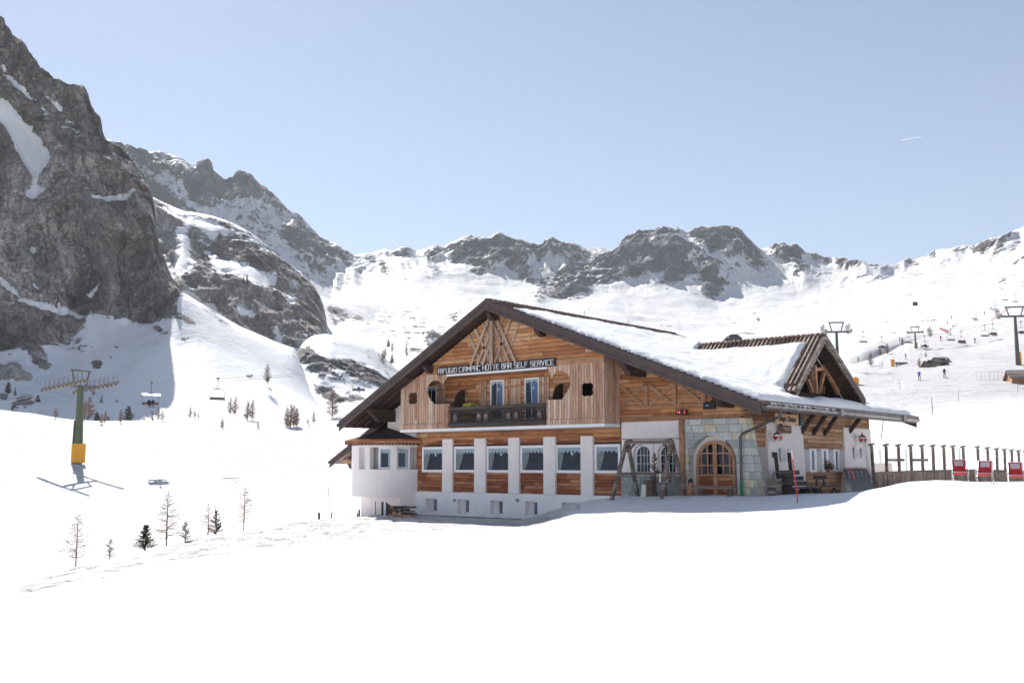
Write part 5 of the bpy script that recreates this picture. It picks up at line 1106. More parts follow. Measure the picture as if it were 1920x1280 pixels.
# recessed windows behind the columns
RI = BRad - 0.36
def bay_window(aa, ab, lab):
    p0, p1 = Vector((*bay_pt(aa, RI), 0)), Vector((*bay_pt(ab, RI), 0)); d = (p1 - p0).normalized(); nrm = Vector((d.y, -d.x, 0))
    if nrm.dot(p0 - Vector((*BC, 0))) < 0: nrm = -nrm
    L = (p1 - p0).length
    def bx_(mb, s0, s1, n0, n1, z0, z1):
        q = [p0 + d * s0 + nrm * n0, p0 + d * s1 + nrm * n0, p0 + d * s1 + nrm * n1, p0 + d * s0 + nrm * n1]
        return mb.hexa([(v.x, v.y, z0) for v in q] + [(v.x, v.y, z1) for v in q])
    f = MB(); bx_(f, 0, 0.1, -0.03, 0.05, 1.39, 2.6); bx_(f, L - 0.1, L, -0.03, 0.05, 1.39, 2.6); bx_(f, 0.1, L - 0.1, -0.03, 0.05, 1.39, 1.5); bx_(f, 0.1, L - 0.1, -0.03, 0.05, 2.5, 2.6)
    fr = part('bay_window', f, M_white, bay); fr['label'] = lab
    part('dark_backing', bx_(MB(), 0.1, L - 0.1, -0.12, -0.10, 1.5, 2.5), M_backing, fr); part('pane', bx_(MB(), 0.1, L - 0.1, 0.0, 0.006, 1.5, 2.5), M_glass, fr)
    part('lace_curtain', bx_(MB(), 0.1, L - 0.1, -0.06, -0.055, 2.28, 2.5), M_curtain, fr)
    part('drape', bx_(MB(), L * 0.66, L - 0.1, -0.08, -0.07, 1.5, 2.28), M_curtain, fr)
bay_window(ops[0][1], ops[1][0], 'narrow bay window seen edge on')
bay_window(ops[1][1] + R(8), ops[2][0] + R(1), 'middle window of the round white bay')
bay_window(ops[2][1] - R(1), a1 - R(8), 'right window of the round white bay reflecting the snow')
part('bay_infill', MB().lathe([(RI - 0.34, 1.381), (RI - 0.34, 2.6)], (BC[0], BC[1], 0), 30, a0, a1, False), M_plaster, bay)
# base under the bay
bb = MB(); bq = [(-24.2, 0.9), (-23.9, -0.55), (-22.3, -0.80), (-20.6, -0.62), (-20.0, -0.061), (-20.0, 2.0), (-24.5, 3.0)]
bb.prism(bq, -1.7, -0.141, 'z'); base = part('bay_base', bb, M_plaster, bay)
x0, z1 = FY(696, 940, -0.95); 
fr = part('base_window', MB().box(-23.35, -21.55, -0.93, -0.90, -1.30, -0.42), M_white, bay)
def base_line(x): 
    for (xa_, ya_), (xb_, yb2) in zip(bq, bq[1:]):
        if xa_ <= x <= xb_: return ya_ + (yb2 - ya_) * (x - xa_) / (xb_ - xa_)
fr.data.clear_geometry()
mb = MB()
for xa_, xb_ in ((-22.60, -22.48), (-21.78, -21.64),):
    ya_, yb2 = base_line(xa_), base_line(xb_); mb.hexa([(xa_, ya_ - 0.02, -1.3), (xb_, yb2 - 0.02, -1.3), (xb_, yb2 + 0.05, -1.3), (xa_, ya_ + 0.05, -1.3), (xa_, ya_ - 0.02, -0.38), (xb_, yb2 - 0.02, -0.38), (xb_, yb2 + 0.05, -0.38), (xa_, ya_ + 0.05, -0.38)])
fr.data = mb.build('x', M_white, bay, HO).data; bpy.data.objects.remove([o for o in bay.children if o.name.startswith('x')][0])
for xa_, xb_ in ((-22.47, -21.79), (-21.63, -20.98)):
    ya_, yb2 = base_line(xa_), base_line(xb_)
    part('grating', MB().hexa([(xa_, ya_ - 0.012, -1.28), (xb_, yb2 - 0.012, -1.28), (xb_, yb2 + 0.03, -1.28), (xa_, ya_ + 0.03, -1.28), (xa_, ya_ - 0.012, -0.42), (xb_, yb2 - 0.012, -0.42 if xa_ < -22.0 else -0.8), (xb_, yb2 + 0.03, -0.42 if xa_ < -22.0 else -0.8), (xa_, ya_ + 0.03, -0.42)]), plain('dark_grating', (0.07, 0.06, 0.055), 0.8, 0.3, 20), bay)
# bay roof: low faceted cone with a board around it
BRo = 3.12; ra = [R(178), R(226), R(270), R(314), R(345)]
apx = FY(727, 804, -0.1); AP = (apx[0], -0.1, 3.72)
br = MB(); rim = [(BC[0] + BRo * math.cos(a), BC[1] + BRo * math.sin(a) + 0.02, 3.02) for a in ra]
br.add([AP] + rim + [(BC[0], 2.5, 3.72)], [(0, i, i + 1) for i in range(1, 5)] + [(0, 5, 6), (0, 6, 1)])
brf = part('bay_roof', br, plain('dark_shingle', (0.035, 0.026, 0.026), 0.85, 0.5, 6, bump=0.03), bay)
fb = MB()
for p, q in zip(rim, rim[1:]):
    p, q = Vector(p), Vector(q); n_ = (p + q) / 2 - Vector((BC[0], BC[1], 3.02)); n_.normalize()
    fb.hexa([tuple(p + Vector((0, 0, -0.24))), tuple(q + Vector((0, 0, -0.24))), tuple(q + n_ * 0.05 + Vector((0, 0, -0.24))), tuple(p + n_ * 0.05 + Vector((0, 0, -0.24))), tuple(p + Vector((0, 0, 0.02))), tuple(q + Vector((0, 0, 0.02))), tuple(q + n_ * 0.05 + Vector((0, 0, 0.02))), tuple(p + n_ * 0.05 + Vector((0, 0, 0.02)))])
part('eave_board', fb, M_wood_low, brf)
sv = MB()
for p, q in zip(rim, rim[1:]):
    p, q = Vector(p), Vector(q); c = Vector((BC[0], BC[1], 3.02)); n = max(2, int((q - p).length / 0.2))
    for i in range(n):
        m_ = p.lerp(q, (i + 0.5) / n); inn = m_ + (c - m_).normalized() * 0.12; t = (q - p).normalized() * 0.095
        sv.add([inn - t + Vector((0, 0, -0.2)), inn + t + Vector((0, 0, -0.2)), inn + t + Vector((0, 0, -0.26)), inn + Vector((0, 0, -0.33)), inn - t + Vector((0, 0, -0.26))], [(0, 1, 2, 3, 4)])
part('scalloped_trim', sv, M_dark, brf)
part('bay_soffit', MB().prism([(r[0], r[1]) for r in rim] + [(BC[0] + 1, 2.2), (BC[0] - 2.8, 2.2)], 2.825, 2.84, 'z'), M_dark, brf)
s0 = FY(668, 822, -0.9); 
part('roof_snow', MB().add([(-24.6, 0.2, 3.04), (-24.0, -0.75, 3.04), (-23.0, -1.35, 3.06), (-23.1, -0.6, 3.30), (-23.9, 0.2, 3.26), (-24.0, -0.2, 3.22)], [(0, 1, 5), (1, 2, 3), (1, 3, 5), (3, 4, 5), (0, 5, 4)]), M_rsnow, brf)

# --- lower annex roof on the left
AY = 0.6
za = lambda x: 1.73 + 0.13 + (x + 28.0) * 0.527
an = part('annex_wall', MB().prism([(-27.0, 1.55), (-26.9, 1.4), (-24.9, 1.4), (-24.9, -1.4), (-22.4, -1.4), (-22.4, za(-22.4) - 0.3), (-27.6, za(-27.6) - 0.3)], AY + 0.7, 12.0), M_wood)
ar = part('annex_roof', MB().hexa([(-28.0, AY, za(-28.0) - .1), (-22.5, AY, za(-22.5) - .1), (-22.5, 12.5, za(-22.5) - .1), (-28.0, 12.5, za(-28.0) - .1), (-28.0, AY, za(-28.0)), (-22.5, AY, za(-22.5)), (-22.5, 12.5, za(-22.5)), (-28.0, 12.5, za(-28.0))]), M_tile)
b = MB()
for (o1, o2, th) in ((0.04, -0.14, 0.10), (-0.14, -0.24, 0.06), (-0.24, -0.36, 0.1)):
    b.prism([(-22.5, za(-22.5) + o1), (-28.03, za(-28.03) + o1), (-28.03, za(-28.03) + o2), (-22.5, za(-22.5) + o2)], AY - th, AY - 0.001)
part('bargeboard', b, M_fascia, ar)
part('gutter', MB().tube([(-28.1, AY - 0.1, za(-28) - 0.08), (-28.1, 12.4, za(-28) - 0.08)], 0.08, 8), M_metal, ar)
part('purlin_bracket', MB().prism([(AY + 0.69, 2.15), (AY + 0.1, 2.15), (AY + 0.15, 1.95), (AY + 0.4, 1.85), (AY + 0.69, 1.72)], -26.6, -26.4, 'x'), M_dark)
pp = [FY(u, v, 0.9) for u, v in ((655, 868), (655, 873), (659, 878), (670, 885))]
part('downpipe', MB().tube([(x, 0.9, z) for x, z in pp], 0.07, 8), M_metal)

# ================================================================ SIGNS AND THINGS ON THE WALLS
# stroke letters on a 4 x 6 grid
LET = {'R': [((0, 0), (0, 6)), ((0, 6), (3, 6)), ((3, 6), (3, 3.4)), ((0, 3.2), (3, 3.2)), ((1.6, 3.2), (3.1, 0))], 'I': [((1, 0), (1, 6))], 'F': [((0, 0), (0, 6)), ((0, 6), (3, 6)), ((0, 3.2), (2.4, 3.2))],
       'U': [((0, 6), (0, 0)), ((0, 0), (3, 0)), ((3, 0), (3, 6))], 'G': [((3, 6), (0, 6)), ((0, 6), (0, 0)), ((0, 0), (3, 0)), ((3, 0), (3, 2.8)), ((3, 2.8), (1.7, 2.8))], 'O': [((0, 0), (0, 6)), ((0, 6), (3, 6)), ((3, 6), (3, 0)), ((3, 0), (0, 0))],
       'C': [((3, 6), (0, 6)), ((0, 6), (0, 0)), ((0, 0), (3, 0))], 'A': [((0, 0), (0, 6)), ((0, 6), (3, 6)), ((3, 6), (3, 0)), ((0, 2.8), (3, 2.8))], 'M': [((0, 0), (0, 6)), ((0, 6), (1.9, 2.5)), ((1.9, 2.5), (3.8, 6)), ((3.8, 6), (3.8, 0))],
       'P': [((0, 0), (0, 6)), ((0, 6), (3, 6)), ((3, 6), (3, 3)), ((3, 3), (0, 3))], 'H': [((0, 0), (0, 6)), ((3, 0), (3, 6)), ((0, 3), (3, 3))], 'T': [((1.5, 0), (1.5, 6)), ((0, 6), (3, 6))], 'E': [((0, 0), (0, 6)), ((0, 6), (3, 6)), ((0, 3.1), (2.5, 3.1)), ((0, 0), (3, 0))],
       'B': [((0, 0), (0, 6)), ((0, 6), (2.6, 6)), ((2.6, 6), (2.6, 3.2)), ((0, 3.1), (3, 3.1)), ((3, 3.1), (3, 0)), ((3, 0), (0, 0))], 'S': [((3, 6), (0, 6)), ((0, 6), (0, 3.2)), ((0, 3.1), (3, 3.1)), ((3, 3.1), (3, 0)), ((3, 0), (0, 0))], 'L': [((0, 6), (0, 0)), ((0, 0), (2.8, 0))],
       'V': [((0, 6), (1.5, 0)), ((1.5, 0), (3, 6))], '.': []}
def stroke_text(mb, text, x0, x1, z0, z1, y, t=0.9):
    adv = []
    for ch in text: adv.append({'I': 2.0, 'M': 4.9, ' ': 2.4}.get(ch, 4.2) )
    tot = sum(adv) - 1.0; sx = (x1 - x0) / tot; szz = (z1 - z0) / 6.0; cx_ = 0; k = 0
    for ch, a in zip(text, adv):
        c2 = 'U' if ch == 'Ü' else ch
        off = 0 if ch != 'I' else -0.5
        for (p, q) in LET.get(c2, []):
            k += 1; yy = y - 0.0004 * (k % 5)
            P0 = Vector((x0 + (cx_ + off + p[0] + 0.0) * sx, yy, z0 + p[1] * szz)); P1 = Vector((x0 + (cx_ + off + q[0]) * sx, yy, z0 + q[1] * szz))
            d = (P1 - P0).normalized(); w = t * (szz if abs(d.x) > 0.9 else sx); e = d * w * 0.5
            mb.bar(P0 - e, P1 + e, w, 0.012, up=(0, 1, 0))
        if ch == 'Ü':
            for xx in (0.9, 2.1): k += 1; mb.box(x0 + (cx_ + xx - 0.35) * sx, x0 + (cx_ + xx + 0.35) * sx, y - 0.006, y + 0.004, z1 + 0.02, z1 + 0.06)
        cx_ += a
sgn = empty('name_sign', (-13.2, YB - 0.06, 6.35), 0, 'long black sign with white block letters above the balcony', 'sign')
zs0, zs1 = 6.37, 6.77
xl, xr = FY(820, 698, YB - 0.08)[0], FY(1042, 680, YB - 0.08)[0]
MB().box(xl, xr, YB - 0.09, YB - 0.036, zs0, zs1).build('sign_board', plain('black_board', (0.012, 0.011, 0.013), 0.6), sgn, sgn.location)
tx = MB(); stroke_text(tx, 'RIFUGIO CIAMPAC HÜTTE BAR SELF SERVICE', xl + 0.10, xr - 0.12, zs0 + 0.075, zs1 - 0.085, YB - 0.096, 0.62)
tx.build('lettering', plain('white_letters', (0.85, 0.85, 0.85), 0.5, 0.02), sgn, sgn.location)
def text_mesh(txt, size, mat, name, parent, loc, rot, sx=1.0, bold=0.0):
    cu = bpy.data.curves.new(name, 'FONT'); cu.body = txt; cu.size = size; cu.extrude = 0.006; cu.offset = bold; cu.align_x = 'CENTER'; cu.align_y = 'CENTER'
    to = bpy.data.objects.new('tmp', cu); sc.collection.objects.link(to); dg = bpy.context.evaluated_depsgraph_get(); me = bpy.data.meshes.new_from_object(to.evaluated_get(dg)); bpy.data.objects.remove(to)
    me.materials.clear(); me.materials.append(mat); o = bpy.data.objects.new(name, me); sc.collection.objects.link(o); o.parent = parent; o.location = loc; o.rotation_euler = rot; o.scale = (sx, 1, 1); return o
# hanging wooden sign at the corner, seen from the side path
y0, z0 = SX(1455, 782, 1.25); y1, z1 = SX(1497, 793, 1.25)
hs_ = empty('hanging_sign', (1.25, (y0 + y1) / 2, z0), 0, 'light wooden sign with dark blackletter words under the side eave', 'sign')
zt, zb = SX(1476, 776, 1.25)[1], SX(1476, 795, 1.25)[1]
MB().box(1.20, 1.26, y0, y1, zb, zt).build('sign_board', planks('sign_wood', 0.5, 9, [(0, (0.50, 0.30, 0.17)), (1, (0.6, 0.38, 0.24))], gap=0.01, seed=8.0, grain=0.2), hs_, hs_.location)
text_mesh('Rifugio  Ciampac', 0.30, M_dark, 'lettering', hs_, (0.016, 0, (zt + zb) / 2 - z0), (math.pi / 2, 0, math.pi / 2), 0.82, 0.008)
MB().box(1.21, 1.25, y0 + 0.2, y0 + 0.25, zt, zroof(1.2) - 0.23).box(1.21, 1.25, y1 - 0.25, y1 - 0.2, zt, zroof(1.2) - 0.23).build('hanger', M_metal, hs_, hs_.location)
ys_, zs_ = SX(1476, 805, 0.35); 
sg2 = empty('small_sign', (0.35, ys_, zs_), 0, 'small dark carved wooden plate hanging below the light sign', 'sign')
MB().box(0.30, 0.36, ys_ - 0.55, ys_ + 0.45, zs_ - 0.17, zs_ + 0.19).build('sign_board', plain('carved_brown', (0.16, 0.085, 0.05), 0.7, 0.3, 6), sg2, sg2.location, bevel=0.03)
MB().box(0.361, 0.375, ys_ - 0.4, ys_ + 0.32, zs_ + 0.04, zs_ + 0.09).box(0.361, 0.375, ys_ - 0.3, ys_ + 0.3, zs_ - 0.05, zs_ - 0.01).build('carving', plain('carved_light', (0.42, 0.29, 0.2), 0.7), sg2, sg2.location)
# speaker under the roof corner and a second one by the sign
x, z = FY(1333, 760, -0.9)
spk = empty('loudspeaker', (x, -0.9, z), 0, 'black loudspeaker hung under the front roof edge near the number display', 'loudspeaker')
MB().hexa([(x - 0.27, -1.15, z - 0.19), (x + 0.27, -1.05, z - 0.17), (x + 0.2, -0.75, z - 0.15), (x - 0.2, -0.8, z - 0.15), (x - 0.27, -1.12, z + 0.16), (x + 0.27, -1.02, z + 0.2), (x + 0.2, -0.75, z + 0.16), (x - 0.2, -0.8, z + 0.16)]).build('cabinet', M_black, spk, spk.location, bevel=0.03)
MB().bar((x, -0.9, z + 0.14), (x, -0.5, z + 0.45), 0.05).build('bracket', M_metal, spk, spk.location)
MB().box(x - 0.12, x + 0.02, -1.165, -1.15, z - 0.02, z + 0.0).build('badge', M_white, spk, spk.location)
y, z = SX(1501, 789, 0.9)
spk = empty('loudspeaker', (0.9, y, z), 0, 'dark green loudspeaker behind the hanging wooden sign', 'loudspeaker')
MB().box(0.72, 1.0, y - 0.22, y + 0.22, z - 0.2, z + 0.2).build('cabinet', plain('green_black', (0.012, 0.03, 0.026), 0.5), spk, spk.location, bevel=0.03)
MB().bar((0.86, y, z + 0.2), (0.86, y, zroof(0.86) - 0.25), 0.05).build('bracket', M_metal, spk, spk.location)
# number display reading 4 1
xa_, z1_ = FY(1267.5, 768, -0.1); xb_, z0_ = FY(1288.5, 777, -0.1)
dsp = empty('number_display', ((xa_ + xb_) / 2, -0.1, z0_), 0, 'black box display with glowing red digits 4 and 1', 'display')
MB().box(xa_, xb_, -0.16, -0.052, z0_, z1_).build('case', M_black, dsp, dsp.location, bevel=0.01)
m = NT('red_digits'); m.b.inputs['Emission Color'].default_value = (1, 0.08, 0.03, 1); m.b.inputs['Emission Strength'].default_value = 0.5; M_led = m.done((0.8, 0.1, 0.05), 0.5)
hh = (z1_ - z0_) * 0.62; zc = (z0_ + z1_) / 2; xx = xa_ + (xb_ - xa_) * 0.28; w = 0.028
MB().box(xx + 0.05, xx + 0.05 + w, -0.17, -0.1605, zc - hh / 2, zc + hh / 2).box(xx - 0.07, xx + 0.05, -0.17, -0.1605, zc - 0.02, zc + 0.015).box(xx - 0.07 - w * 0.5, xx - 0.07 + w * 0.5, -0.171, -0.161, zc, zc + hh / 2).box(xa_ + (xb_ - xa_) * 0.80, xa_ + (xb_ - xa_) * 0.80 + w, -0.17, -0.1605, zc - hh / 2, zc + hh / 2).build('digits', M_led, dsp, dsp.location)
# wall lanterns with a red heart
def lantern(u, v, lab):
    y, z = SX(u, v, 0.42); t = empty('wall_lantern', (0.2, y, z), 0, lab, 'lantern', 'heart lanterns on the plaster piers')
    MB().lathe([(0.16, -0.16), (0.2, 0.16)], (0.42, y, z), 4).build('lamp_glass', M_heart, t, t.location)
    MB().lathe([(0.23, 0.16), (0.2, 0.19), (0.05, 0.28), (0.02, 0.42)], (0.42, y, z), 12).build('lamp_roof', M_gutter, t, t.location)
    MB().prism([(p[0], p[1]) for p in heart(y, z, 0.13)], 0.605, 0.62, 'x').build('heart', M_red, t, t.location)
    MB().prism([(0.42 + (p[0]) * 1.0, p[1]) for p in heart(0, z, 0.11)], y - 0.2, y - 0.185, 'y').build('heart', M_red, t, t.location)
    MB().tube([(0.15, y - 0.3, z - 0.75), (0.2, y - 0.3, z + 0.1), (0.42, y, z + 0.34)], 0.018, 5).build('bracket', M_white, t, t.location)
lantern(1457.5, 821, 'white wall lantern with red heart on the near pier beside the sign'); lantern(1617, 825, 'white wall lantern with red heart on the far pier above the folded chairs')
def notice(u0, v0, u1, v1, lab, dark=False):
    y0, z1 = SX(u0, v0, 0.26); y1, _ = SX(u1, v0, 0.26); z0 = SX((u0 + u1) / 2, v1, 0.26)[1]
    xs0 = 0.42 - 0.37 * ((z0 + z1) / 2) / 3.54 + 0.06
    t = empty('notice', (xs0, (y0 + y1) / 2, z0), 0, lab, 'notice')
    MB().box(xs0 - 0.03, xs0, y0, y1, z0, z1).build('sheet', M_black if dark else plain('notice_white', (0.66, 0.65, 0.66), 0.5), t, t.location)
    g = MB()
    if dark: g.box(xs0 + 0.001, xs0 + 0.01, y0 + 0.06, y1 - 0.06, z0 + 0.05, z1 - 0.05); g.build('card', M_white, t, t.location)
    else:
        random.seed(int(u0)); n = int((z1 - z0) / 0.07)
        for i in range(1, n): 
            if random.random() < 0.75: g.box(xs0 + 0.001, xs0 + 0.004, y0 + 0.04 + random.uniform(0, 0.1), y1 - 0.04 - random.uniform(0, 0.2), z0 + i * 0.07, z0 + i * 0.07 + random.choice((0.012, 0.02, 0.035)))
        g.build('print', plain('print_grey', (0.25, 0.25, 0.26), 0.6), t, t.location)
notice(1464, 840, 1475.5, 865, 'pale printed notice on the near pier above the benches'); notice(1477, 840.5, 1486, 864, 'second pale notice half hidden by the wooden seat post')
notice(1450.5, 847, 1455.5, 857.5, 'small dark framed card beside the near lantern', True); notice(1602.5, 838, 1611.5, 860.5, 'larger pale notice on the far pier'); notice(1616, 840.5, 1623, 858.5, 'narrow pale notice right of the larger one on the far pier')
# antlers on the plaster return
x, z = FY(1425, 809, 2.2)
an_ = MB(); base_p = Vector((x - 0.1, 2.25, z)); 
an_.tube([base_p, base_p + Vector((0.15, -0.1, 0.12)), base_p + Vector((0.45, -0.1, 0.22))], [0.03, 0.02, 0.008], 6).tube([base_p, base_p + Vector((0.08, -0.15, -0.1)), base_p + Vector((0.25, -0.2, -0.16))], [0.03, 0.018, 0.008], 6)
o = an_.build('antlers', M_dark, None, base_p); tag(o, 'small dark antlers on the plaster return beside the stone corner', 'antlers')
# lounger on the balcony
x, z = FY(880, 755, -0.6)
o = MB().hexa([(x - 0.35, -0.9, 4.35), (x + 0.35, -0.9, 4.35), (x + 0.35, -0.5, 4.35), (x - 0.35, -0.5, 4.35), (x - 0.28, -0.8, 4.82), (x + 0.3, -0.8, 4.86), (x + 0.3, -0.5, 4.86), (x - 0.28, -0.5, 4.82)])
t = empty('lounge_chair', (x, -0.7, 3.66), 0, 'lime green folding chair standing on the balcony', 'chair')
o.build('backrest', plain('lime_cloth', (0.33, 0.36, 0.05), 0.8), t, t.location)
MB().box(x - 0.35, x + 0.35, -1.0, -0.5, 4.05, 4.12).build('seat', plain('lime_cloth2', (0.33, 0.36, 0.05), 0.8), t, t.location)
for dx in (-0.33, 0.33): MB().bar((x + dx, -1.0, 3.67), (x + dx * 0.9, -0.5, 4.7), 0.03).bar((x + dx, -0.45, 3.67), (x + dx, -1.0, 4.12), 0.03).build('leg', M_steel, t, t.location)
# ================================================================ TREES
M_bark = plain('larch_bark', (0.12, 0.085, 0.065), 0.9, 0.3, 8)
M_twig = plain('larch_twig', (0.26, 0.17, 0.125), 0.9, 0.25, 8)
def needle_mat():
    m = NT('pine_needles'); i = m.new('ShaderNodeObjectInfo').outputs['Random']; n = m.noise(m.coord(), 3.0, 4)
    return m.done(m.ramp(m.math('ADD', m.math('MULTIPLY', n, 0.8), m.math('MULTIPLY', i, 0.2)), [(0.25, (0.018, 0.03, 0.014)), (0.55, (0.045, 0.058, 0.026)), (0.8, (0.09, 0.085, 0.045))]), 0.8, None, 0.2)
M_needle = needle_mat()
M_needle_brown = plain('brown_needles', (0.13, 0.075, 0.035), 0.9, 0.4, 5)
def larch_mesh(seed, h=1.0, spread=0.24, dens=1.0, low=0.12, th=1.0):        # unit height, bare crown of whorled twigs
    rnd = random.Random(seed); tr = MB(); tw = MB()
    tr.tube([(0, 0, -0.05), (rnd.uniform(-.01, .01), rnd.uniform(-.01, .01), 0.45), (0, 0, 1.0)], [0.015 * (0.5 + th * 0.5), 0.011 * (0.5 + th * 0.5), 0.002], 6)
    n = int(80 * dens)
    for i in range(n):
        z = low + (0.97 - low) * (i + rnd.random()) / n; t = (z - low) / (1 - low)
        L = spread * (0.35 + 0.65 * min(1, t * 3.5 + 0.25)) * (1 - t) ** 0.75 * rnd.uniform(0.65, 1.15) + 0.015; a = rnd.uniform(0, 2 * math.pi)
        dx, dy = math.cos(a), math.sin(a); up_ = rnd.uniform(0.05, 0.4); b = (0, 0, z); m1 = (dx * L * 0.5, dy * L * 0.5, z - L * 0.08 + up_ * L * 0.2); e = (dx * L, dy * L, z + up_ * L)
        tw.tube([b, m1, e], [0.0062 * th * (1 - t * 0.5), 0.0048 * th, 0.0022 * th], 3, False)
        for k in range(3):
            s = rnd.uniform(0.3, 0.95); px_, py_, pz_ = dx * L * s, dy * L * s, z + up_ * L * s * 0.8; a2 = a + rnd.choice((-1, 1)) * rnd.uniform(0.5, 1.0); l2 = L * rnd.uniform(0.2, 0.4)
            tw.tube([(px_, py_, pz_), (px_ + math.cos(a2) * l2, py_ + math.sin(a2) * l2, pz_ + rnd.uniform(-0.1, 0.35) * l2)], [0.0034 * th, 0.0016 * th], 3, False)
    return tr, tw
def pine_mesh(seed, spread=0.34, dens=1.0, low=0.02, power=0.9):
    rnd = random.Random(seed); tr = MB(); fo = MB()
    tr.tube([(0, 0, -0.05), (0, 0, 0.5), (0, 0, 0.97)], [0.035, 0.022, 0.004], 6)
    n = int(70 * dens)
    for i in range(n):
        z = low + (0.95 - low) * (i + rnd.random()) / n; t = (z - low) / (1 - low)
        L = spread * (1 - t) ** power * rnd.uniform(0.6, 1.15) + 0.03; a = rnd.uniform(0, 2 * math.pi); dx, dy = math.cos(a), math.sin(a)
        tr.tube([(0, 0, z), (dx * L * 0.95, dy * L * 0.95, z + L * 0.3)], [0.008, 0.002], 3, False)
        m = int(5 + 40 * L)
        for k in range(m):
            s = rnd.uniform(0.15, 1.0); c = Vector((dx * L * s, dy * L * s, z + L * 0.32 * s * s))
            for _ in range(7):
                d = Vector((dx * 0.7 + rnd.gauss(0, .6), dy * 0.7 + rnd.gauss(0, .6), rnd.gauss(0.55, .5))).normalized(); l = rnd.uniform(0.035, 0.07); w = d.orthogonal().normalized() * 0.006
                fo.add([c - w, c + w, c + d * l], [(0, 1, 2)])
    return tr, fo
LV = []; PV = []
def make_tree(kind, seed, lab, cat, group, mat2, **kw):
    tr, fo = (larch_mesh if kind == 'larch' else pine_mesh)(seed, **kw)
    t = empty({'larch': 'larch_tree', 'pine': 'pine_tree'}[kind], (0, 0, 0), 0, lab, cat, group)
    tr.build('trunk', M_bark, t); fo.build('crown', mat2, t); return t
protoL = [make_tree('larch', 11 + i, 'x', 'larch', 'bare larches', M_twig, spread=s, dens=d, low=l, th=h_) for i, (s, d, l, h_) in enumerate(((0.36, 1.1, 0.13, 0.9), (0.36, 1.6, 0.06, 1.7), (0.32, 1.5, 0.08, 1.7), (0.30, 1.6, 0.05, 1.9), (0.36, 1.4, 0.08, 0.85), (0.34, 1.3, 0.04, 0.9)))]
protoP = [make_tree('pine', 31 + i, 'x', 'pine', 'small pines', m_, spread=s, dens=d, power=p_) for i, (s, d, p_, m_) in enumerate(((0.44, 1.5, 0.8, M_needle), (0.42, 0.8, 0.9, M_needle), (0.30, 1.2, 1.1, M_needle), (0.42, 0.6, 0.7, M_needle_brown)))]
used_ = set()
def plant(kind, var, p, h, lab, wide=1.0, group=None):
    src = (protoL if kind == 'larch' else protoP)[var]; key = (kind, var)
    t = src if key not in used_ else copy_tree(src); used_.add(key)
    t.location = p; t.scale = (h * wide, h * wide, h); t.rotation_euler = (0, 0, random.uniform(0, 6.28)); t['label'] = lab
    if group: t['group'] = group
    return t
def hpx(r, vb, vt): return r * (vb - vt) / 1964.0 / math.cos(0.0)
E_L = 'bare larch saplings along the snow edge'; E_P = 'young pines along the snow edge'
for u, vb, vt, r, var, wd, lab in ((142, 1060, 970, 37, 0, 1.05, 'thin bare larch sapling furthest left on the edge of the snow'), (312, 1018, 926, 42.5, 4, 1.1, 'tallest bare larch sapling beside the round bushy pine'),
                           (390, 1004, 946, 45.5, 5, 1.1, 'small bare larch sapling right beside the pine with the orange marker'), (457, 991, 914, 48, 0, 1.0, 'bare larch sapling at the right end of the row on the snow edge')):
    p = AT(u, vb, r); plant('larch', var, p, hpx(r, vb, vt), lab, wd, E_L)
for u, vb, vt, r, var, wd, lab in ((205, 1046, 1012, 38.5, 3, 0.8, 'small ragged brownish pine left of the bushy one'), (272, 1030, 986, 41, 0, 1.0, 'round bushy dark pine on the edge of the snow'),
                           (347, 1013, 978, 44, 1, 1.0, 'low open pine between the two taller larch saplings'), (405, 1001, 958, 46, 1, 0.8, 'slim young pine with the orange marker at its tip')):
    p = AT(u, vb, r); plant('pine', var, p, hpx(r, vb, vt), lab, wd, E_P)
p = AT(404, 961, 46); t = empty('trail_marker', p, 0, 'small orange and red pennant on a stick at the tip of the young pine', 'marker')
MB().tube([(0, 0, -0.9), (0, 0, 0.32)], 0.012, 5).build('pole', M_red, t); MB().add([(-0.07, 0, -0.04), (0.07, 0, -0.04), (0, 0, 0.25), (0, 0.03, 0.0)], [(0, 1, 2), (0, 2, 3), (1, 3, 2), (0, 3, 1)]).build('pennant', M_orange, t)
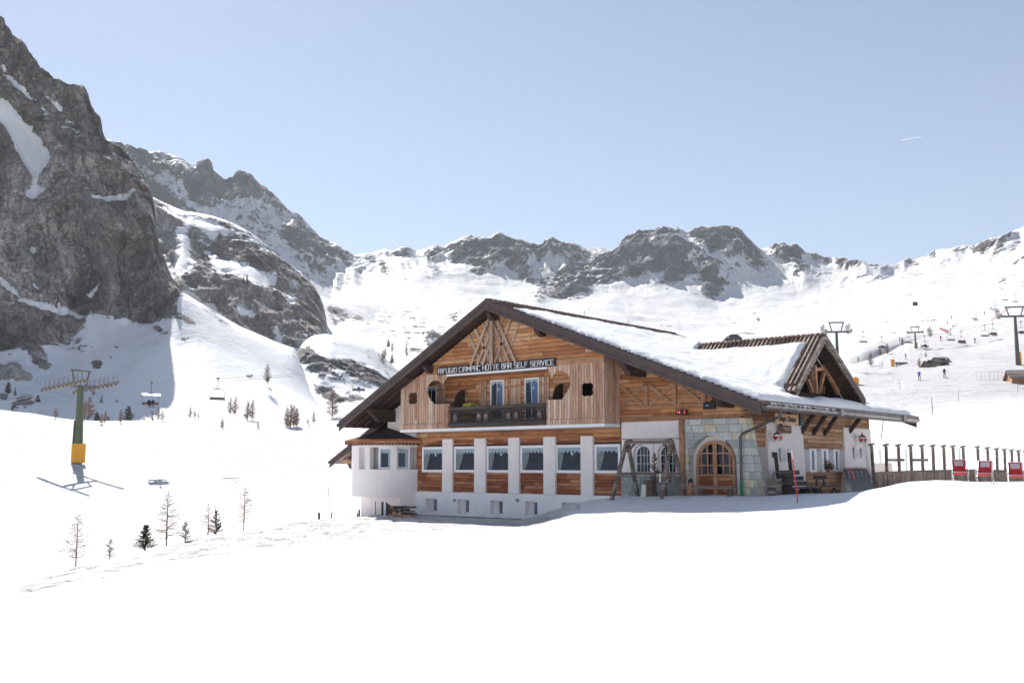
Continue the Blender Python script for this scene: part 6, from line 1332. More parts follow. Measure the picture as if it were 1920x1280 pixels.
# larches and pines on the piste crest and the slope behind
mid = [(432, 776, 745, 1), (441, 777, 742, 3), (464, 787, 750, 3), (473, 787, 748, 2), (417, 803, 784, 1), (484, 803, 789, 3), (538, 799, 762, 3), (545, 801, 757, 3), (551, 800, 759, 2), (556, 799, 764, 3), (577, 795, 784, 1), (588, 793, 769, 2), (623, 782, 730, 1), (357, 783, 760, 3), (365, 783, 768, 1), (296, 788, 762, 2), (304, 788, 768, 1), (285, 789, 770, 3),
       (158, 787, 752, 2), (166, 786, 745, 1), (197, 792, 770, 3), (226, 793, 768, 2), (104, 783, 766, 1), (190, 794, 776, 1), (372, 785, 772, 2)]
midlab = ['thin larch left of the close pair under the empty left lift chair', 'short larch just left of the close pair', 'left one of the tall larch pair right of the left lift chair', 'right one of the tall larch pair, dark at its foot', 'small pale larch standing alone low on the snow', 'tiny larch low on the snow right of the tall pair', 'leftmost larch of the dense clump in mid piste', 'tallest larch of the dense clump in mid piste', 'third larch of the dense clump in mid piste', 'rightmost larch of the dense clump in mid piste',
 'tiny larch left of the lone small larch near the chalet', 'lone small larch between the dense clump and the big larch', 'big full larch just left of the chalet roof edge', 'larch on the crest below the empty left lift chair', 'low larch touching the one below the empty lift chair', 'larch under the occupied lift chair', 'low larch right under the occupied lift chair', 'thin larch at the edge of the cliff shadow by the tiny pine', 'slim larch right against the green lift pylon', 'taller larch right of the green pylon in the shadow',
 'larch between the two crest pines', 'slender larch just left of the dense crest pine', 'squat larch left of the green lift pylon', 'short larch behind the broad dark pine', 'short bushy larch at the right of the crest row']
for i, (u, vb, vt, var) in enumerate(mid):
    r = min(GI(u, vb + 1, 120), 268) if vb < 796 else GI(u, vb, 120)
    p = AT(u, vb, r); plant('larch', var, p, hpx(r, vb, vt), midlab[i], 0.85 if var != 1 else 1.0, 'bare larches along the crest of the left piste')
for i, (u, vb, vt, var, lab) in enumerate(((240, 790, 762, 0, 'dark dense pine standing on the crest near the shadow edge'), (181, 792, 773, 0, 'broad dark pine on the crest in the cliff shadow'), (203, 793, 780, 3, 'small brown pine right of the broad dark one'), (164, 793, 783, 0, 'low dark pine just right of the lift tower'), (270, 789, 783, 0, 'tiny dark pine on the crest under the occupied lift chair'))):
    r = 268; p = AT(u, vb, r); plant('pine', var, p, hpx(r, vb, vt), lab, 0.95)
C_R = 374; 
for i, (u, vb, vt, var, r) in enumerate(((15, 738, 718, 0, 352), (28, 742, 728, 2, 352), (70, 762, 742, 0, 352), (463, 535, 514, 2, 640), (457, 532, 518, 2, 640), (305, 745, 735, 2, 372), (425, 690, 680, 2, 400), (455, 672, 660, 2, 410), (502, 716, 704, 0, 380))):
    plant('pine', var, AT(u, vb, r), hpx(r, vb, vt), ('pine on the outcrop at the left border', 'lower pine by the outcrop at the left border', 'pine in front of the split dark rock left of the pylon', 'right pine of the pair high on the rock spur', 'left pine of the pair high on the rock spur', 'small pine above the occupied lift chair', 'tiny pine halfway up the sunny talus', 'tiny pine highest on the sunny talus', 'dark pine at the foot of the lone talus larch')[i], 0.8, 'scattered dark pines on the slope under the cliffs')
for i, (u, vb, vt, var, r) in enumerate(((501, 718, 682, 2, 372), (381, 680, 660, 3, 400), (218, 764, 748, 2, 352), (175, 742, 722, 2, 352), (190, 760, 742, 3, 352))):
    plant('larch', var, AT(u, vb, r), hpx(r, vb, vt), ('tall lone larch midway on the sunny talus', 'thin larch by the small outcrops on the talus', 'thin larch in shadow above the broad pine', 'thin larch in shadow close to the pylon top', 'lower thin larch in shadow near the pylon')[i], 0.9, 'thin larches on the slope under the cliffs')
for i, (u, vb, vt, k, var, r) in enumerate(((641, 748 - 0, 700, 'pine', 2, 425), (650, 716, 695, 'pine', 2, 430), (728, 651, 636, 'pine', 0, 480), (722, 672, 650, 'larch', 3, 470), (735, 660, 640, 'larch', 2, 480), (762, 668, 645, 'larch', 3, 500), (735, 682, 664, 'pine', 0, 470), (718, 682, 655, 'larch', 3, 470), (579, 637, 626, 'pine', 0, 498), (710, 672, 662, 'pine', 2, 480))):
    if k == 'pine': plant(k, var, AT(u, min(vb, 716), r), hpx(r, min(vb, 716), vt), ('lower pine on the knoll beside the roof edge', 'pine', 'dark pine topmost behind the knoll', '', '', '', 'round pine at the right end of the knoll', '', 'lone pine on the crown of the knoll', 'pine')[i].replace('pine', 'pine', 1) if i not in (1, 9) else ('slim pine on the snow ledge of the knoll' if i == 1 else 'small pine below the larches of the knoll'), 0.8, 'pines on the rocky knoll')
    else: plant(k, var, AT(u, vb, r), hpx(r, vb, vt), {3: 'larch beside the topmost pine of the knoll', 4: 'tall larch right of the topmost pine', 5: 'larch furthest right near the chalet roof', 7: 'larch lowest in the group on the knoll'}[i], 0.9, 'larches on the rocky knoll')
for i, (u, vb, vt, r) in enumerate(((1633, 686, 662, 0), (1650, 666, 648, 0), (1664, 664, 644, 0), (1692, 648, 632, 0), (1744, 632, 612, 0), (1724, 689, 672, 0), (1736, 670, 660, 0))):
    r = GI(u, vb, 150); plant('larch', 3 if i % 2 else 2, AT(u, vb, r), hpx(r, vb, vt), ('full larch lowest in the gully', 'second larch up the gully', 'third larch up the gully', 'larch under the third lift chair in the gully', 'feathery larch high above the grey pylon', 'thin larch left of the old barn', 'thin larch rising behind the old barn')[i], 1.1, 'thin larches in the gully by the chairlift')

# ================================================================ PEOPLE
def skin_mesh(name, joints, edges, radii):
    me = bpy.data.meshes.new(name); me.from_pydata(joints, edges, []); o = bpy.data.objects.new('tmp', me); sc.collection.objects.link(o)
    sk = o.modifiers.new('s', 'SKIN'); o.modifiers.new('u', 'SUBSURF').levels = 1
    for i, r in enumerate(radii): me.skin_vertices[0].data[i].radius = (r, r * 0.85)
    me.skin_vertices[0].data[0].use_root = True
    dg = bpy.context.evaluated_depsgraph_get(); out = bpy.data.meshes.new_from_object(o.evaluated_get(dg)); bpy.data.objects.remove(o); out.name = name
    for p in out.polygons: p.use_smooth = True
    return out
STAND = ([(0, 0, 0.92), (0, 0, 1.15), (0, -0.02, 1.40), (0, -0.02, 1.50), (0, -0.04, 1.63), (0.11, 0, 0.88), (0.13, -0.10, 0.50), (0.14, 0.02, 0.10), (0.14, -0.12, 0.05), (-0.11, 0, 0.88), (-0.13, -0.10, 0.50), (-0.14, 0.02, 0.10), (-0.14, -0.12, 0.05),
           (0.20, -0.02, 1.36), (0.32, -0.06, 1.12), (0.34, -0.26, 1.02), (-0.20, -0.02, 1.36), (-0.32, -0.06, 1.12), (-0.34, -0.26, 1.02)],
          [(0, 1), (1, 2), (2, 3), (3, 4), (0, 5), (5, 6), (6, 7), (7, 8), (0, 9), (9, 10), (10, 11), (11, 12), (2, 13), (13, 14), (14, 15), (2, 16), (16, 17), (17, 18)],
          [0.15, 0.15, 0.15, 0.07, 0.12, 0.10, 0.075, 0.06, 0.05, 0.10, 0.075, 0.06, 0.05, 0.08, 0.06, 0.05, 0.08, 0.06, 0.05])
SIT = ([(0, 0, 0.12), (0, 0.02, 0.35), (0, 0.04, 0.58), (0, 0.03, 0.68), (0, 0.0, 0.80), (0.10, -0.05, 0.10), (0.12, -0.45, 0.12), (0.12, -0.50, -0.32), (0.12, -0.62, -0.36), (-0.10, -0.05, 0.10), (-0.12, -0.45, 0.12), (-0.12, -0.50, -0.32), (-0.12, -0.62, -0.36),
        (0.20, 0.03, 0.55), (0.24, -0.08, 0.32), (0.16, -0.30, 0.28), (-0.20, 0.03, 0.55), (-0.24, -0.08, 0.32), (-0.16, -0.30, 0.28)], STAND[1], STAND[2])
PEOPLE = {}
def person(pose, jacket, trousers, hat):
    key = (pose, jacket, trousers, hat)
    if key not in PEOPLE:
        me = skin_mesh('person_body', *(STAND if pose == 'stand' else SIT))
        for n, c in (('jacket', jacket), ('trousers', trousers), ('hat', hat)): me.materials.append(cmat(c))
        zc = 0.95 if pose == 'stand' else 0.2; zh = 1.54 if pose == 'stand' else 0.72
        for p in me.polygons:
            c = p.center; p.material_index = 2 if c.z > zh else (0 if c.z > zc and not (pose == 'sit' and c.y < -0.35) else 1)
        PEOPLE[key] = me
    return PEOPLE[key]
CM = {}
def cmat(c):
    if c not in CM: CM[c] = plain('cloth_' + {(0.03, 0.12, 0.55): 'blue'}.get(c, 'dyed'), c, 0.8, 0.1)
    return CM[c]
BL, DK, RD, GN, GY, DB, OR = (0.03, 0.12, 0.55), (0.02, 0.02, 0.03), (0.45, 0.03, 0.04), (0.18, 0.26, 0.05), (0.2, 0.2, 0.22), (0.03, 0.04, 0.14), (0.5, 0.12, 0.05)
def put_person(p, rz, pose, j, t, h, lab, group=None, skis=False, sc_=1.0):
    o = bpy.data.objects.new('person', person(pose, j, t, h)); sc.collection.objects.link(o); o.location = p; o.rotation_euler = (0, 0, rz); tag(o, lab, 'person', group)
    if skis:
        for s in (-1, 1):
            z = 0.02 if pose == 'stand' else -0.42
            b = MB().box(s * 0.13 - 0.04, s * 0.13 + 0.04, -1.0, 0.75, z - 0.02, z + 0.01) if pose == 'stand' else MB().box(s * 0.12 - 0.04, s * 0.12 + 0.04, -1.5, 0.2, -0.44, -0.41)
            b.build('ski', cmat(DK), o)
    return o
for u, v, j, tr_, h, rz, lab in ((1724, 713, BL, DK, DK, 2.6, 'skier in a bright blue jacket carving left below the old barn'), (1771, 708, DB, DK, DK, 0.2, 'skier in a dark blue suit gliding down right of the old barn'), (1828, 643, DK, DK, DK, 0.5, 'lone dark skier on the slope below the middle lift chairs'),
                     (1698, 674, DK, GY, DK, 1.0, 'dark skier above the brown trough near the gully'), (1764, 639, RD, RD, DK, 0.3, 'small figure in red beside the safety net'), (1686.5, 640, DK, DK, DK, 0.8, 'dark skier left of the grey lift pylon in the gully'), (1740, 623, DK, DK, DK, 0.2, 'dark skier just right of the far grey pylon'), (1609, 678, GY, DK, DK, 0.5, 'distant skier at the left end of the gully')):
    r = GI(u, v, 120); p = AT(u, v, r); put_person(p, YAW + rz, 'stand', j, tr_, h, lab, None, True)
for u, v, lab in ((1777, 609, 'tiny far skier, lower one of the pair above the net'), (1784, 599, 'tiny far skier, upper one of the pair above the net'), (1846, 591, 'tiny far skier left of the slanting fence line'), (1858, 583, 'highest tiny skier near the slanting fence line')):
    r = min(GI(u, v, 120), 476); put_person(AT(u, v, r), YAW, 'stand', DK, DK, DK, lab, None, False)

# ================================================================ CHAIRLIFTS
def chair_proto():
    t = empty('lift_chair', (0, 0, 0), 0, 'x', 'lift chair')
    MB().box(-1.15, 1.15, -0.55, 0.0, -3.42, -3.30).build('seat', M_steel, t, bevel=0.03)
    MB().hexa([(-1.15, 0.0, -3.36), (1.15, 0.0, -3.36), (1.15, 0.06, -3.36), (-1.15, 0.06, -3.36), (-1.15, 0.12, -2.95), (1.15, 0.12, -2.95), (1.15, 0.17, -2.95), (-1.15, 0.17, -2.95)]).build('backrest', M_steel, t)
    f = MB(); f.tube([(-1.18, 0.0, -3.36), (-1.22, 0.1, -2.9), (-1.05, 0.12, -1.85), (-0.7, 0.1, -1.7), (0.7, 0.1, -1.7), (1.05, 0.12, -1.85), (1.22, 0.1, -2.9), (1.18, 0.0, -3.36)], 0.035, 5)
    f.tube([(-0.5, 0.1, -1.7), (0, 0.1, -1.55), (0.5, 0.1, -1.7)], 0.05, 5)
    f.build('frame', M_steel, t)
    MB().tube([(0, 0.1, -1.6), (0.05, 0.1, -0.8), (0, 0, -0.15)], 0.05, 6).build('hanger', M_steel, t)
    MB().box(-0.12, 0.12, -0.35, 0.35, -0.16, 0.10).build('grip', M_steel, t)
    MB().tube([(-1.0, -0.5, -2.85), (1.0, -0.5, -2.85)], 0.025, 5).build('safety_bar', M_steel, t)
    return t
CP = chair_proto(); cfirst = [True]
def lift_chair(p, rz, lab, group, riders=()):
    t = CP if cfirst[0] else copy_tree(CP); cfirst[0] = False
    t.location = p; t.rotation_euler = (0, 0, rz); t['label'] = lab; t['group'] = group
    Mz = Matrix.Rotation(rz, 4, 'Z'); n = len(riders)
    for i, (j, tr_, h) in enumerate(riders):
        off = Mz @ Vector(((i - (n - 1) / 2) * 0.54, -0.25, -3.32)); put_person(Vector(p) + off, rz, 'sit', j, tr_, h, '%s rider in %s seated on %s' % (('first', 'second', 'third', 'last')[i] if n > 1 else 'lone', {BL: 'blue', DK: 'black', RD: 'red', GN: 'green', GY: 'grey', DB: 'dark blue', OR: 'orange'}[j], lab.split(' with')[0] + (' ' + lab.split(' riders ')[-1] if ' riders ' in lab else ' near the roof edge')), 'riders on the chairlift', True)
    return t
gR = 'chairs of the long chairlift on the right'
RZ = YAW
# grip column, grip row, row of the seat
S_ = 1964 * 3.4
for u, vg, vs, lab, rd in ((1618, 621, 641, 'the empty lift chair nearest the dormer roof', ()), (1653, 631, 650, 'the lift chair with two riders between dormer and grey pylon', ((RD, DK, DK), (BL, DK, DK))), (1703, 622, 640, 'the empty lift chair just left of the grey pylon', ()),
                           (1733, 629, 648, 'the lift chair with two riders right of the grey pylon', ((GN, DK, DK), (DK, DK, RD))), (1782, 617, 635, 'the empty lift chair beside the red safety net', ()), (1802, 621, 639, 'the lift chair with four riders right of the safety net', ((DB, DB, DK), (DK, DB, DK), (OR, DK, DK), (DK, RD, DK))),
                           (1846, 609, 626, 'the empty lift chair left of the green pylon', ()), (1861, 606, 622, 'the lift chair with three riders left of the green pylon', ((DK, RD, DK), (GY, DK, DK), (RD, DK, DK))), (1914, 603, 618, 'the lift chair with three riders behind the green pylon', ((DB, DK, DK), (RD, GY, DK), (GY, DK, DK)))):
    r = min(S_ / (vs - vg), 330); lift_chair(AT(u, vg, r), RZ + 0.1, lab, gR, rd)
for i, (u, v) in enumerate(((1884, 548), (1903, 551), (1900, 546), (1864, 566), (1868, 570), (1826, 583), (1830, 586), (1789, 598), (1793, 601), (1749, 612), (1666, 643), (1613, 660), (1624, 655), (1668, 645))):
    if i in (2, 13): continue
    lift_chair(AT(u, v, 480), RZ + 0.1, 'tiny empty far chair, ' + ('highest and leftmost of all', 'highest and rightmost of all', '', 'upper one of the second highest pair', 'lower one of the second highest pair', 'upper one of the third highest pair', 'lower one of the third highest pair', 'upper one of the pair above the red net', 'lower one of the pair above the red net', 'alone above the two green clad riders', 'alone beside the two riders near the dormer', 'left one of the lowest pair', 'right one of the lowest pair', '')[i], 'distant chairs of the second lift line')
def cable(pts, lab, rad=0.025, name='lift_cable'):
    mb = MB(); P_ = []
    for a, b in zip(pts, pts[1:]):
        a, b = Vector(a), Vector(b); sag = (b - a).length * 0.006
        for i in range(8): t = i / 8; P_.append(a.lerp(b, t) - Vector((0, 0, 4 * sag * t * (1 - t))))
    P_.append(Vector(pts[-1])); mb.tube(P_, rad, 4); o = mb.build(name, M_steel, None, P_[0]); tag(o, lab, 'cable'); return o
cable([AT(1540, 618, 230), AT(1618, 621, 320), AT(1703, 622, 330), AT(1782, 617, 330), AT(1846, 609, 330), AT(1890, 599, 250), AT(2100, 560, 200)], 'upper hauling cable of the right lift carrying the empty chairs', 0.03)
cable([AT(1590, 624, 230), AT(1653, 631, 330), AT(1733, 629, 330), AT(1802, 621, 330), AT(1861, 606, 330), AT(1925, 598, 250), AT(2100, 575, 200)], 'lower hauling cable of the right lift carrying the riders', 0.03)

M_pyl = plain('grey_green_steel', (0.085, 0.10, 0.085), 0.5, 0.2, 1.5)
def tower(p, h, wb, wt, rz, lab, pad=None, arm=3.2, train=3.4, lift=2.2, mat=M_green, wheels=6, lean=0.0, tilt=0.0):
    t = empty('lift_pylon', p, rz, lab, 'pylon')
    MB().tube([(0, 0, -0.8), (lean * 0.5, 0, h * 0.5), (lean, 0, h)], [wb / 2, (wb + wt) / 4, wt / 2], 14).build('column', mat, t, smooth=True)
    if pad:
        w, z1 = pad; MB().box(-w / 2 + 0.1, w / 2 + 0.1, -w * 0.42 - wb * 0.5 * (w < wb), w * 0.3, 0.1, z1).build('padding', M_orange, t, bevel=0.12)
    MB().bar((lean, -arm, h), (lean, arm, h), 0.32, 0.4).build('crossarm', M_steel, t)
    for s in (-1, 1):
        tr_ = MB().bar((lean - train, s * arm, h + 0.12 - train * tilt), (lean + train, s * arm, h + 0.12 + train * tilt), 0.24, 0.3).build('sheave_train', M_steel, t)
        for i in range(wheels):
            x = lean - train + 0.3 + (2 * train - 0.6) * i / (wheels - 1); w = MB(); hz = h + tilt * (x - lean)
            for k in range(1):
                w.prism([(x + 0.32 * math.cos(a), hz - 0.12 + 0.32 * math.sin(a)) for a in [2 * math.pi * q / 14 for q in range(14)]], s * arm - 0.22, s * arm - 0.13)
            wo = w.build('sheave', M_rubber, tr_); MB().prism([(x + 0.2 * math.cos(a), hz - 0.12 + 0.2 * math.sin(a)) for a in [2 * math.pi * q / 10 for q in range(10)]], s * arm - 0.235, s * arm - 0.221).build('hub', M_rust, tr_)
        g = MB(); n = int(train * 2 / 0.9)
        for i in range(n):
            x = lean - train + 0.4 + i * 0.9; h_ = h + tilt * (x - lean)
            g.tube([(x, s * arm + 0.25, h_ + 0.3), (x, s * arm + 0.25, h_ + 1.35), (x + 0.15, s * arm + 0.25, h_ + 1.45), (x + 0.5, s * arm + 0.25, h_ + 1.45), (x + 0.65, s * arm + 0.25, h_ + 1.35), (x + 0.65, s * arm + 0.25, h_ + 0.3)], 0.035, 4)
        g.build('handrail', M_steel, t)
    f = MB(); f.bar((lean, -arm * 0.62, h + lift + 0.4), (lean, arm * 0.62, h + lift + 0.4), 0.28).bar((lean, -arm * 0.35, h), (lean, -arm * 0.55, h + lift + 0.4), 0.2).bar((lean, arm * 0.35, h), (lean, arm * 0.55, h + lift + 0.4), 0.2)
    f.build('lifting_frame', M_steel, t)
    l = MB(); xo = wb / 2 + 0.12
    l.bar((xo, -0.15, 0.5), (lean + wt / 2 + 0.1, -0.15, h), 0.04).bar((xo, 0.15, 0.5), (lean + wt / 2 + 0.1, 0.15, h), 0.04)
    for i in range(int(h / 0.5)):
        z = 0.5 + i * 0.5; x = xo + (lean + wt / 2 + 0.1 - xo) * z / h; l.bar((x, -0.15, z), (x, 0.15, z), 0.03)
    l.build('ladder', M_steel, t)
    return t
# left pylon: trains run along the valley, arms reach towards and away from the camera
rT = GI(146, 869, 110); pb = AT(146, 869, rT); k = rT / 1964; TILT = 0.13
hT = (869 - 735) * k
tw = tower(pb, hT, 15 * k, 9.5 * k, YAW - 0.10, 'tall green lift pylon with yellow padding at its foot and a long row of wheels', pad=(20 * k, 35 * k), arm=2.9, train=53 * k, lift=1.9, wheels=11, lean=-0.25, tilt=0.13)
tw.rotation_euler = (0, 0, YAW - 0.42)
MB().prism([(-10.5 * k, 0.3), (-8.0 * k, 0.3), (-6.6 * k, 75 * k), (-8.2 * k, 75 * k)], -0.5, -0.1).build('ladder_guard', M_gutter, tw)
MB().prism([(-8 * k + 0.2 * math.cos(a), 102 * k + 0.24 * math.sin(a)) for a in [2 * math.pi * q / 12 for q in range(12)]], -0.75, -0.72).build('warning_sign', plain('warning_white', (0.7, 0.6, 0.6), 0.5), tw)
MB().prism([(-8 * k + 0.12 * math.cos(a), 102 * k + 0.15 * math.sin(a)) for a in [2 * math.pi * q / 12 for q in range(12)]], -0.77, -0.752).build('warning_mark', M_red, tw)
cable([AT(-260, 812, rT * 0.9), AT(0, 763, rT * 0.98), AT(110, 738, rT), AT(215, 722, rT), AT(410, 714, rT * 1.02), AT(560, 703, rT * 1.1), AT(760, 690, rT * 1.3)], 'lower cable of the left lift running from the pylon to the gable', 0.03)
cable([AT(-260, 806, rT * 0.9), AT(0, 757, rT * 1.0), AT(64, 741, rT * 1.03), AT(170, 722, rT * 1.03), AT(410, 709, rT * 1.05), AT(560, 699, rT * 1.13), AT(760, 684, rT * 1.33)], 'upper cable of the left lift running from the pylon to the gable', 0.03)
lift_chair(AT(409, 709, rT * 1.03), YAW + 0.6, 'the empty lift chair right of the green pylon, seen against the snow', 'chairs of the left lift')
bub = lift_chair(AT(284, 717, rT * 1.0), YAW + 0.5, 'the lift chair with a dark hood and riders beside the shadow edge', 'chairs of the left lift', ((DK, DK, DK), (DK, GY, DK)))
MB().add([(-1.3, -0.9, -2.0), (1.3, -0.9, -2.0), (1.35, 0.2, -1.6), (-1.35, 0.2, -1.6), (-1.3, 0.6, -1.9), (1.3, 0.6, -1.9)], [(0, 1, 2, 3), (3, 2, 5, 4)]).build('hood', M_steel, bub)
lift_chair(AT(673, 700, rT * 1.25), YAW + 0.2, 'the lift chair with one blue rider close to the roof edge', 'chairs of the left lift', ((BL, GY, DK),))
tower(AT(1571, 690, 230), 230 * (690 - 624) / 1964, 0.75, 0.55, YAW + 1.45, 'green lift pylon rising behind the dormer roof', arm=2.6, train=2.4, lift=1.6, wheels=4, mat=M_pyl)
r3 = GI(1718, 653, 150); tower(AT(1717, 653, r3), r3 * 28 / 1964, 0.7, 0.4, YAW + 1.2, 'slim grey lift pylon with orange padding in the gully', pad=(0.5, 1.8), arm=2.2, train=1.4, lift=1.2, mat=M_steel, wheels=4, lean=-0.6)
r4 = GI(1908, 684, 150); tower(AT(1909, 684, r4), r4 * 84 / 1964, 0.95, 0.5, YAW + 1.35, 'dark green lift pylon with orange padding near the right edge', pad=(0.55, 2.6), arm=3.0, train=2.0, lift=1.5, mat=M_pyl, wheels=4, lean=0.3)
AT(0, 0, 1)

# ================================================================ HUTS, NETS AND MARKERS ON THE SLOPES
def hut_small(p, rz, L, Wd, hw, hr, lab, mat=M_grey, roofm=M_grey, snow=False):
    t = empty('barn', p, rz, lab, 'barn'); O = (0, 0, 0)
    MB().prism([(-Wd / 2, -0.5), (Wd / 2, -0.5), (Wd / 2, hw), (0, hr), (-Wd / 2, hw)], -L / 2, L / 2, 'x').build('wall', mat, t)
    sl_ = (hr - hw) / (Wd / 2)
    for s in (-1, 1):
        MB().hexa([(-L / 2 - 0.4, 0, hr + 0.02), (L / 2 + 0.4, 0, hr + 0.02), (L / 2 + 0.4, s * (Wd / 2 + 0.5), hw - 0.5 * sl_ + 0.02), (-L / 2 - 0.4, s * (Wd / 2 + 0.5), hw - 0.5 * sl_ + 0.02), (-L / 2 - 0.4, 0, hr + 0.2), (L / 2 + 0.4, 0, hr + 0.2), (L / 2 + 0.4, s * (Wd / 2 + 0.5), hw - 0.5 * sl_ + 0.2), (-L / 2 - 0.4, s * (Wd / 2 + 0.5), hw - 0.5 * sl_ + 0.2)]).build('roof', roofm, t)
    if snow: MB().hexa([(-L * 0.1, -0.3, hr + 0.08), (L * 0.35, -0.3, hr + 0.08), (L * 0.4, -Wd * 0.4, hw + 0.3), (0, -Wd * 0.42, hw + 0.3), (-L * 0.1, -0.3, hr + 0.3), (L * 0.35, -0.3, hr + 0.3), (L * 0.4, -Wd * 0.4, hw + 0.5), (0, -Wd * 0.42, hw + 0.5)]).build('roof_snow', M_rsnow, t)
    MB().box(-0.6, 0.6, -Wd / 2 - 0.03, -Wd / 2 - 0.001, -0.2, 1.6).build('door', M_dark, t)
    return t
r = GI(1762, 685, 150); hut_small(AT(1764, 685, r), YAW + 0.15, 22 * r / 1964, 16 * r / 1964, 7 * r / 1964, 13 * r / 1964, 'old grey barn with snow on its roof standing on the slope', snow=True)
r = GI(1742, 688, 150); hut_small(AT(1741, 688, r), YAW + 0.3, 15 * r / 1964, 8 * r / 1964, 4 * r / 1964, 9 * r / 1964, 'low ruined shed leaning against the left side of the old barn')
r = 185; hut_small(AT(1928, 735, r), YAW - 0.25, 5.5, 4.5, 2.3, 3.4, 'wooden cabin cut by the right edge of the picture', mat=M_wood_side)
r = 430; t = empty('quonset_hut', AT(1374, 644, r), YAW, 'small hut with a rounded brown roof behind the dormer ridge', 'hut')
MB().prism([(3.4 * math.cos(a), 3.2 * math.sin(a) - 0.3) for a in [math.pi * q / 10 for q in range(11)]], -2, 3).build('wall', M_rail, t)  # dark end wall stands in for the shaded interior under the arch
MB().prism([(3.9 * math.cos(a), 3.6 * math.sin(a)) for a in [math.pi * q / 10 for q in range(11)]] + [(3.4 * math.cos(a), 3.2 * math.sin(a)) for a in [math.pi * q / 10 for q in range(10, -1, -1)]], -2.4, 3.4).build('roof', M_dark, t)
r = 430; o = MB().box(-3, 3, -0.1, 0.1, 0, 0.5).build('snow_fence', M_dark, None); o.location = AT(1378, 637, r); o.rotation_euler = (0, 0, YAW); tag(o, 'low dark board just below the round roofed hut', 'fence')
r = 700; o = MB().box(-1.3, 1.3, -0.4, 0.4, 0, 2.2).build('info_board', M_dark, None); o.location = AT(1716, 573, 640); o.rotation_euler = (0, 0, YAW); tag(o, 'small dark box standing alone high on the snow slope', 'board')
r = GI(1674, 686, 150); o = MB().lathe([(0.45, 0), (0.5, 1.6)], n=10).build('padded_post', M_orange, None); o.location = AT(1674, 686, r); tag(o, 'short orange padded post on the slope left of the trough', 'padding')
r = GI(1690, 683, 150); t = empty('trough', AT(1690, 683.5, r), YAW + 0.1, 'long low brown wooden trough on the slope', 'trough'); MB().box(-1.5, 1.5, -0.3, 0.3, 0.1, 0.6).build('body', M_grey, t); MB().box(-1.3, -1.1, -0.2, 0.2, -0.3, 0.1).box(1.1, 1.3, -0.2, 0.2, -0.3, 0.1).build('leg', M_grey, t)
o = MB().lathe([(0.2, -1.0), (0.55, -0.5), (0.6, 0.5), (0.3, 0.8)], n=12).build('snow_gun_cover', M_orange, None); o.location = AT(1603, 716, GI(1603, 722, 100)); o.scale = (1.2, 1.2, 1.1); tag(o, 'yellow orange cover showing just right of the dormer roof', 'cover')
M_net = plain('red_net', (0.80, 0.42, 0.40), 0.8, 0.1)
def net(p0, p1, h, lab):
    p0, p1 = Vector(p0), Vector(p1); mb = MB(); L = (p1 - p0).length; n = max(6, int(L / 0.7))
    for i in range(n + 1): q = p0.lerp(p1, i / n); mb.bar(q, q + Vector((0, 0, h)), 0.03)
    for j in range(5): z = Vector((0, 0, h * (j + 0.5) / 5)); mb.bar(p0 + z, p1 + z, 0.025)
    o = mb.build('safety_net', M_net, None, p0); tag(o, lab, 'net')
net(ON(1762, 618, 150), ON(1780, 626, 150), 1.2, 'red safety net running down beside the second empty chair'); net(ON(1736, 607, 150), ON(1744, 604, 150), 1.2, 'short pink safety net higher on the slope'); net(ON(1750, 619, 150), ON(1762, 618, 150), 0.6, 'thin pink net joining the red one from the left')
net(ON(1858, 603, 150), ON(1895, 577, 150), 1.0, 'long slanting pink fence line above the green pylon'); net(ON(1832, 714, 100), ON(1880, 713, 100), 1.6, 'faint pink net on the snow left of the cabin')
def pole(u0, v0, u1, v1, lab, r=None, rad=0.035, mats=(M_black, M_red), split=0.8):
    r = r or GI(u1, v1, 20); a = AT(u1, v1, r); b = AT(u0, v0, r); t = empty('marker_pole', a, 0, lab, 'pole')
    m_ = a.lerp(b, split); MB().tube([a - Vector((0, 0, .3)), m_], rad, 6).build('shaft', mats[0], t, a); MB().tube([m_, b], rad * 1.05, 6).build('tip', mats[1], t, a)
pole(1747, 745, 1748.5, 776, 'blue and red marker pole standing on the slope above the fence', rad=0.04, mats=(cmat(DB), M_red)); pole(1657, 783, 1651.5, 822, 'leaning marker pole with red tip right of the eave end', rad=0.04, mats=(cmat(DB), M_red)); pole(1797.5, 729, 1797, 753, 'thin pale pole upright on the snow slope', rad=0.03, mats=(M_steel, M_heart)); pole(1687, 716, 1687.5, 732, 'thin grey stick standing at the end of a ski track', rad=0.03, mats=(M_steel, M_steel))
pole(615.5, 912, 618, 950, 'thin marker pole with orange tip left of the chalet', r=75, rad=0.022, mats=(M_steel, M_orange), split=0.82); pole(581.5, 808, 581.5, 831, 'thin grey stick on the left piste', rad=0.035, mats=(M_steel, M_steel)); pole(1908.5, 702, 1908, 735, 'thin grey stick left of the cabin', rad=0.03, mats=(M_steel, M_steel))
pole(1484, 843, 1497, 942, 'leaning red and white snow pole in front of the porch', r=min(GI(1497, 942, 30), 43), rad=0.026, mats=(M_red, plain('pale_pink', (0.75, 0.55, 0.48), 0.6)), split=0.82)

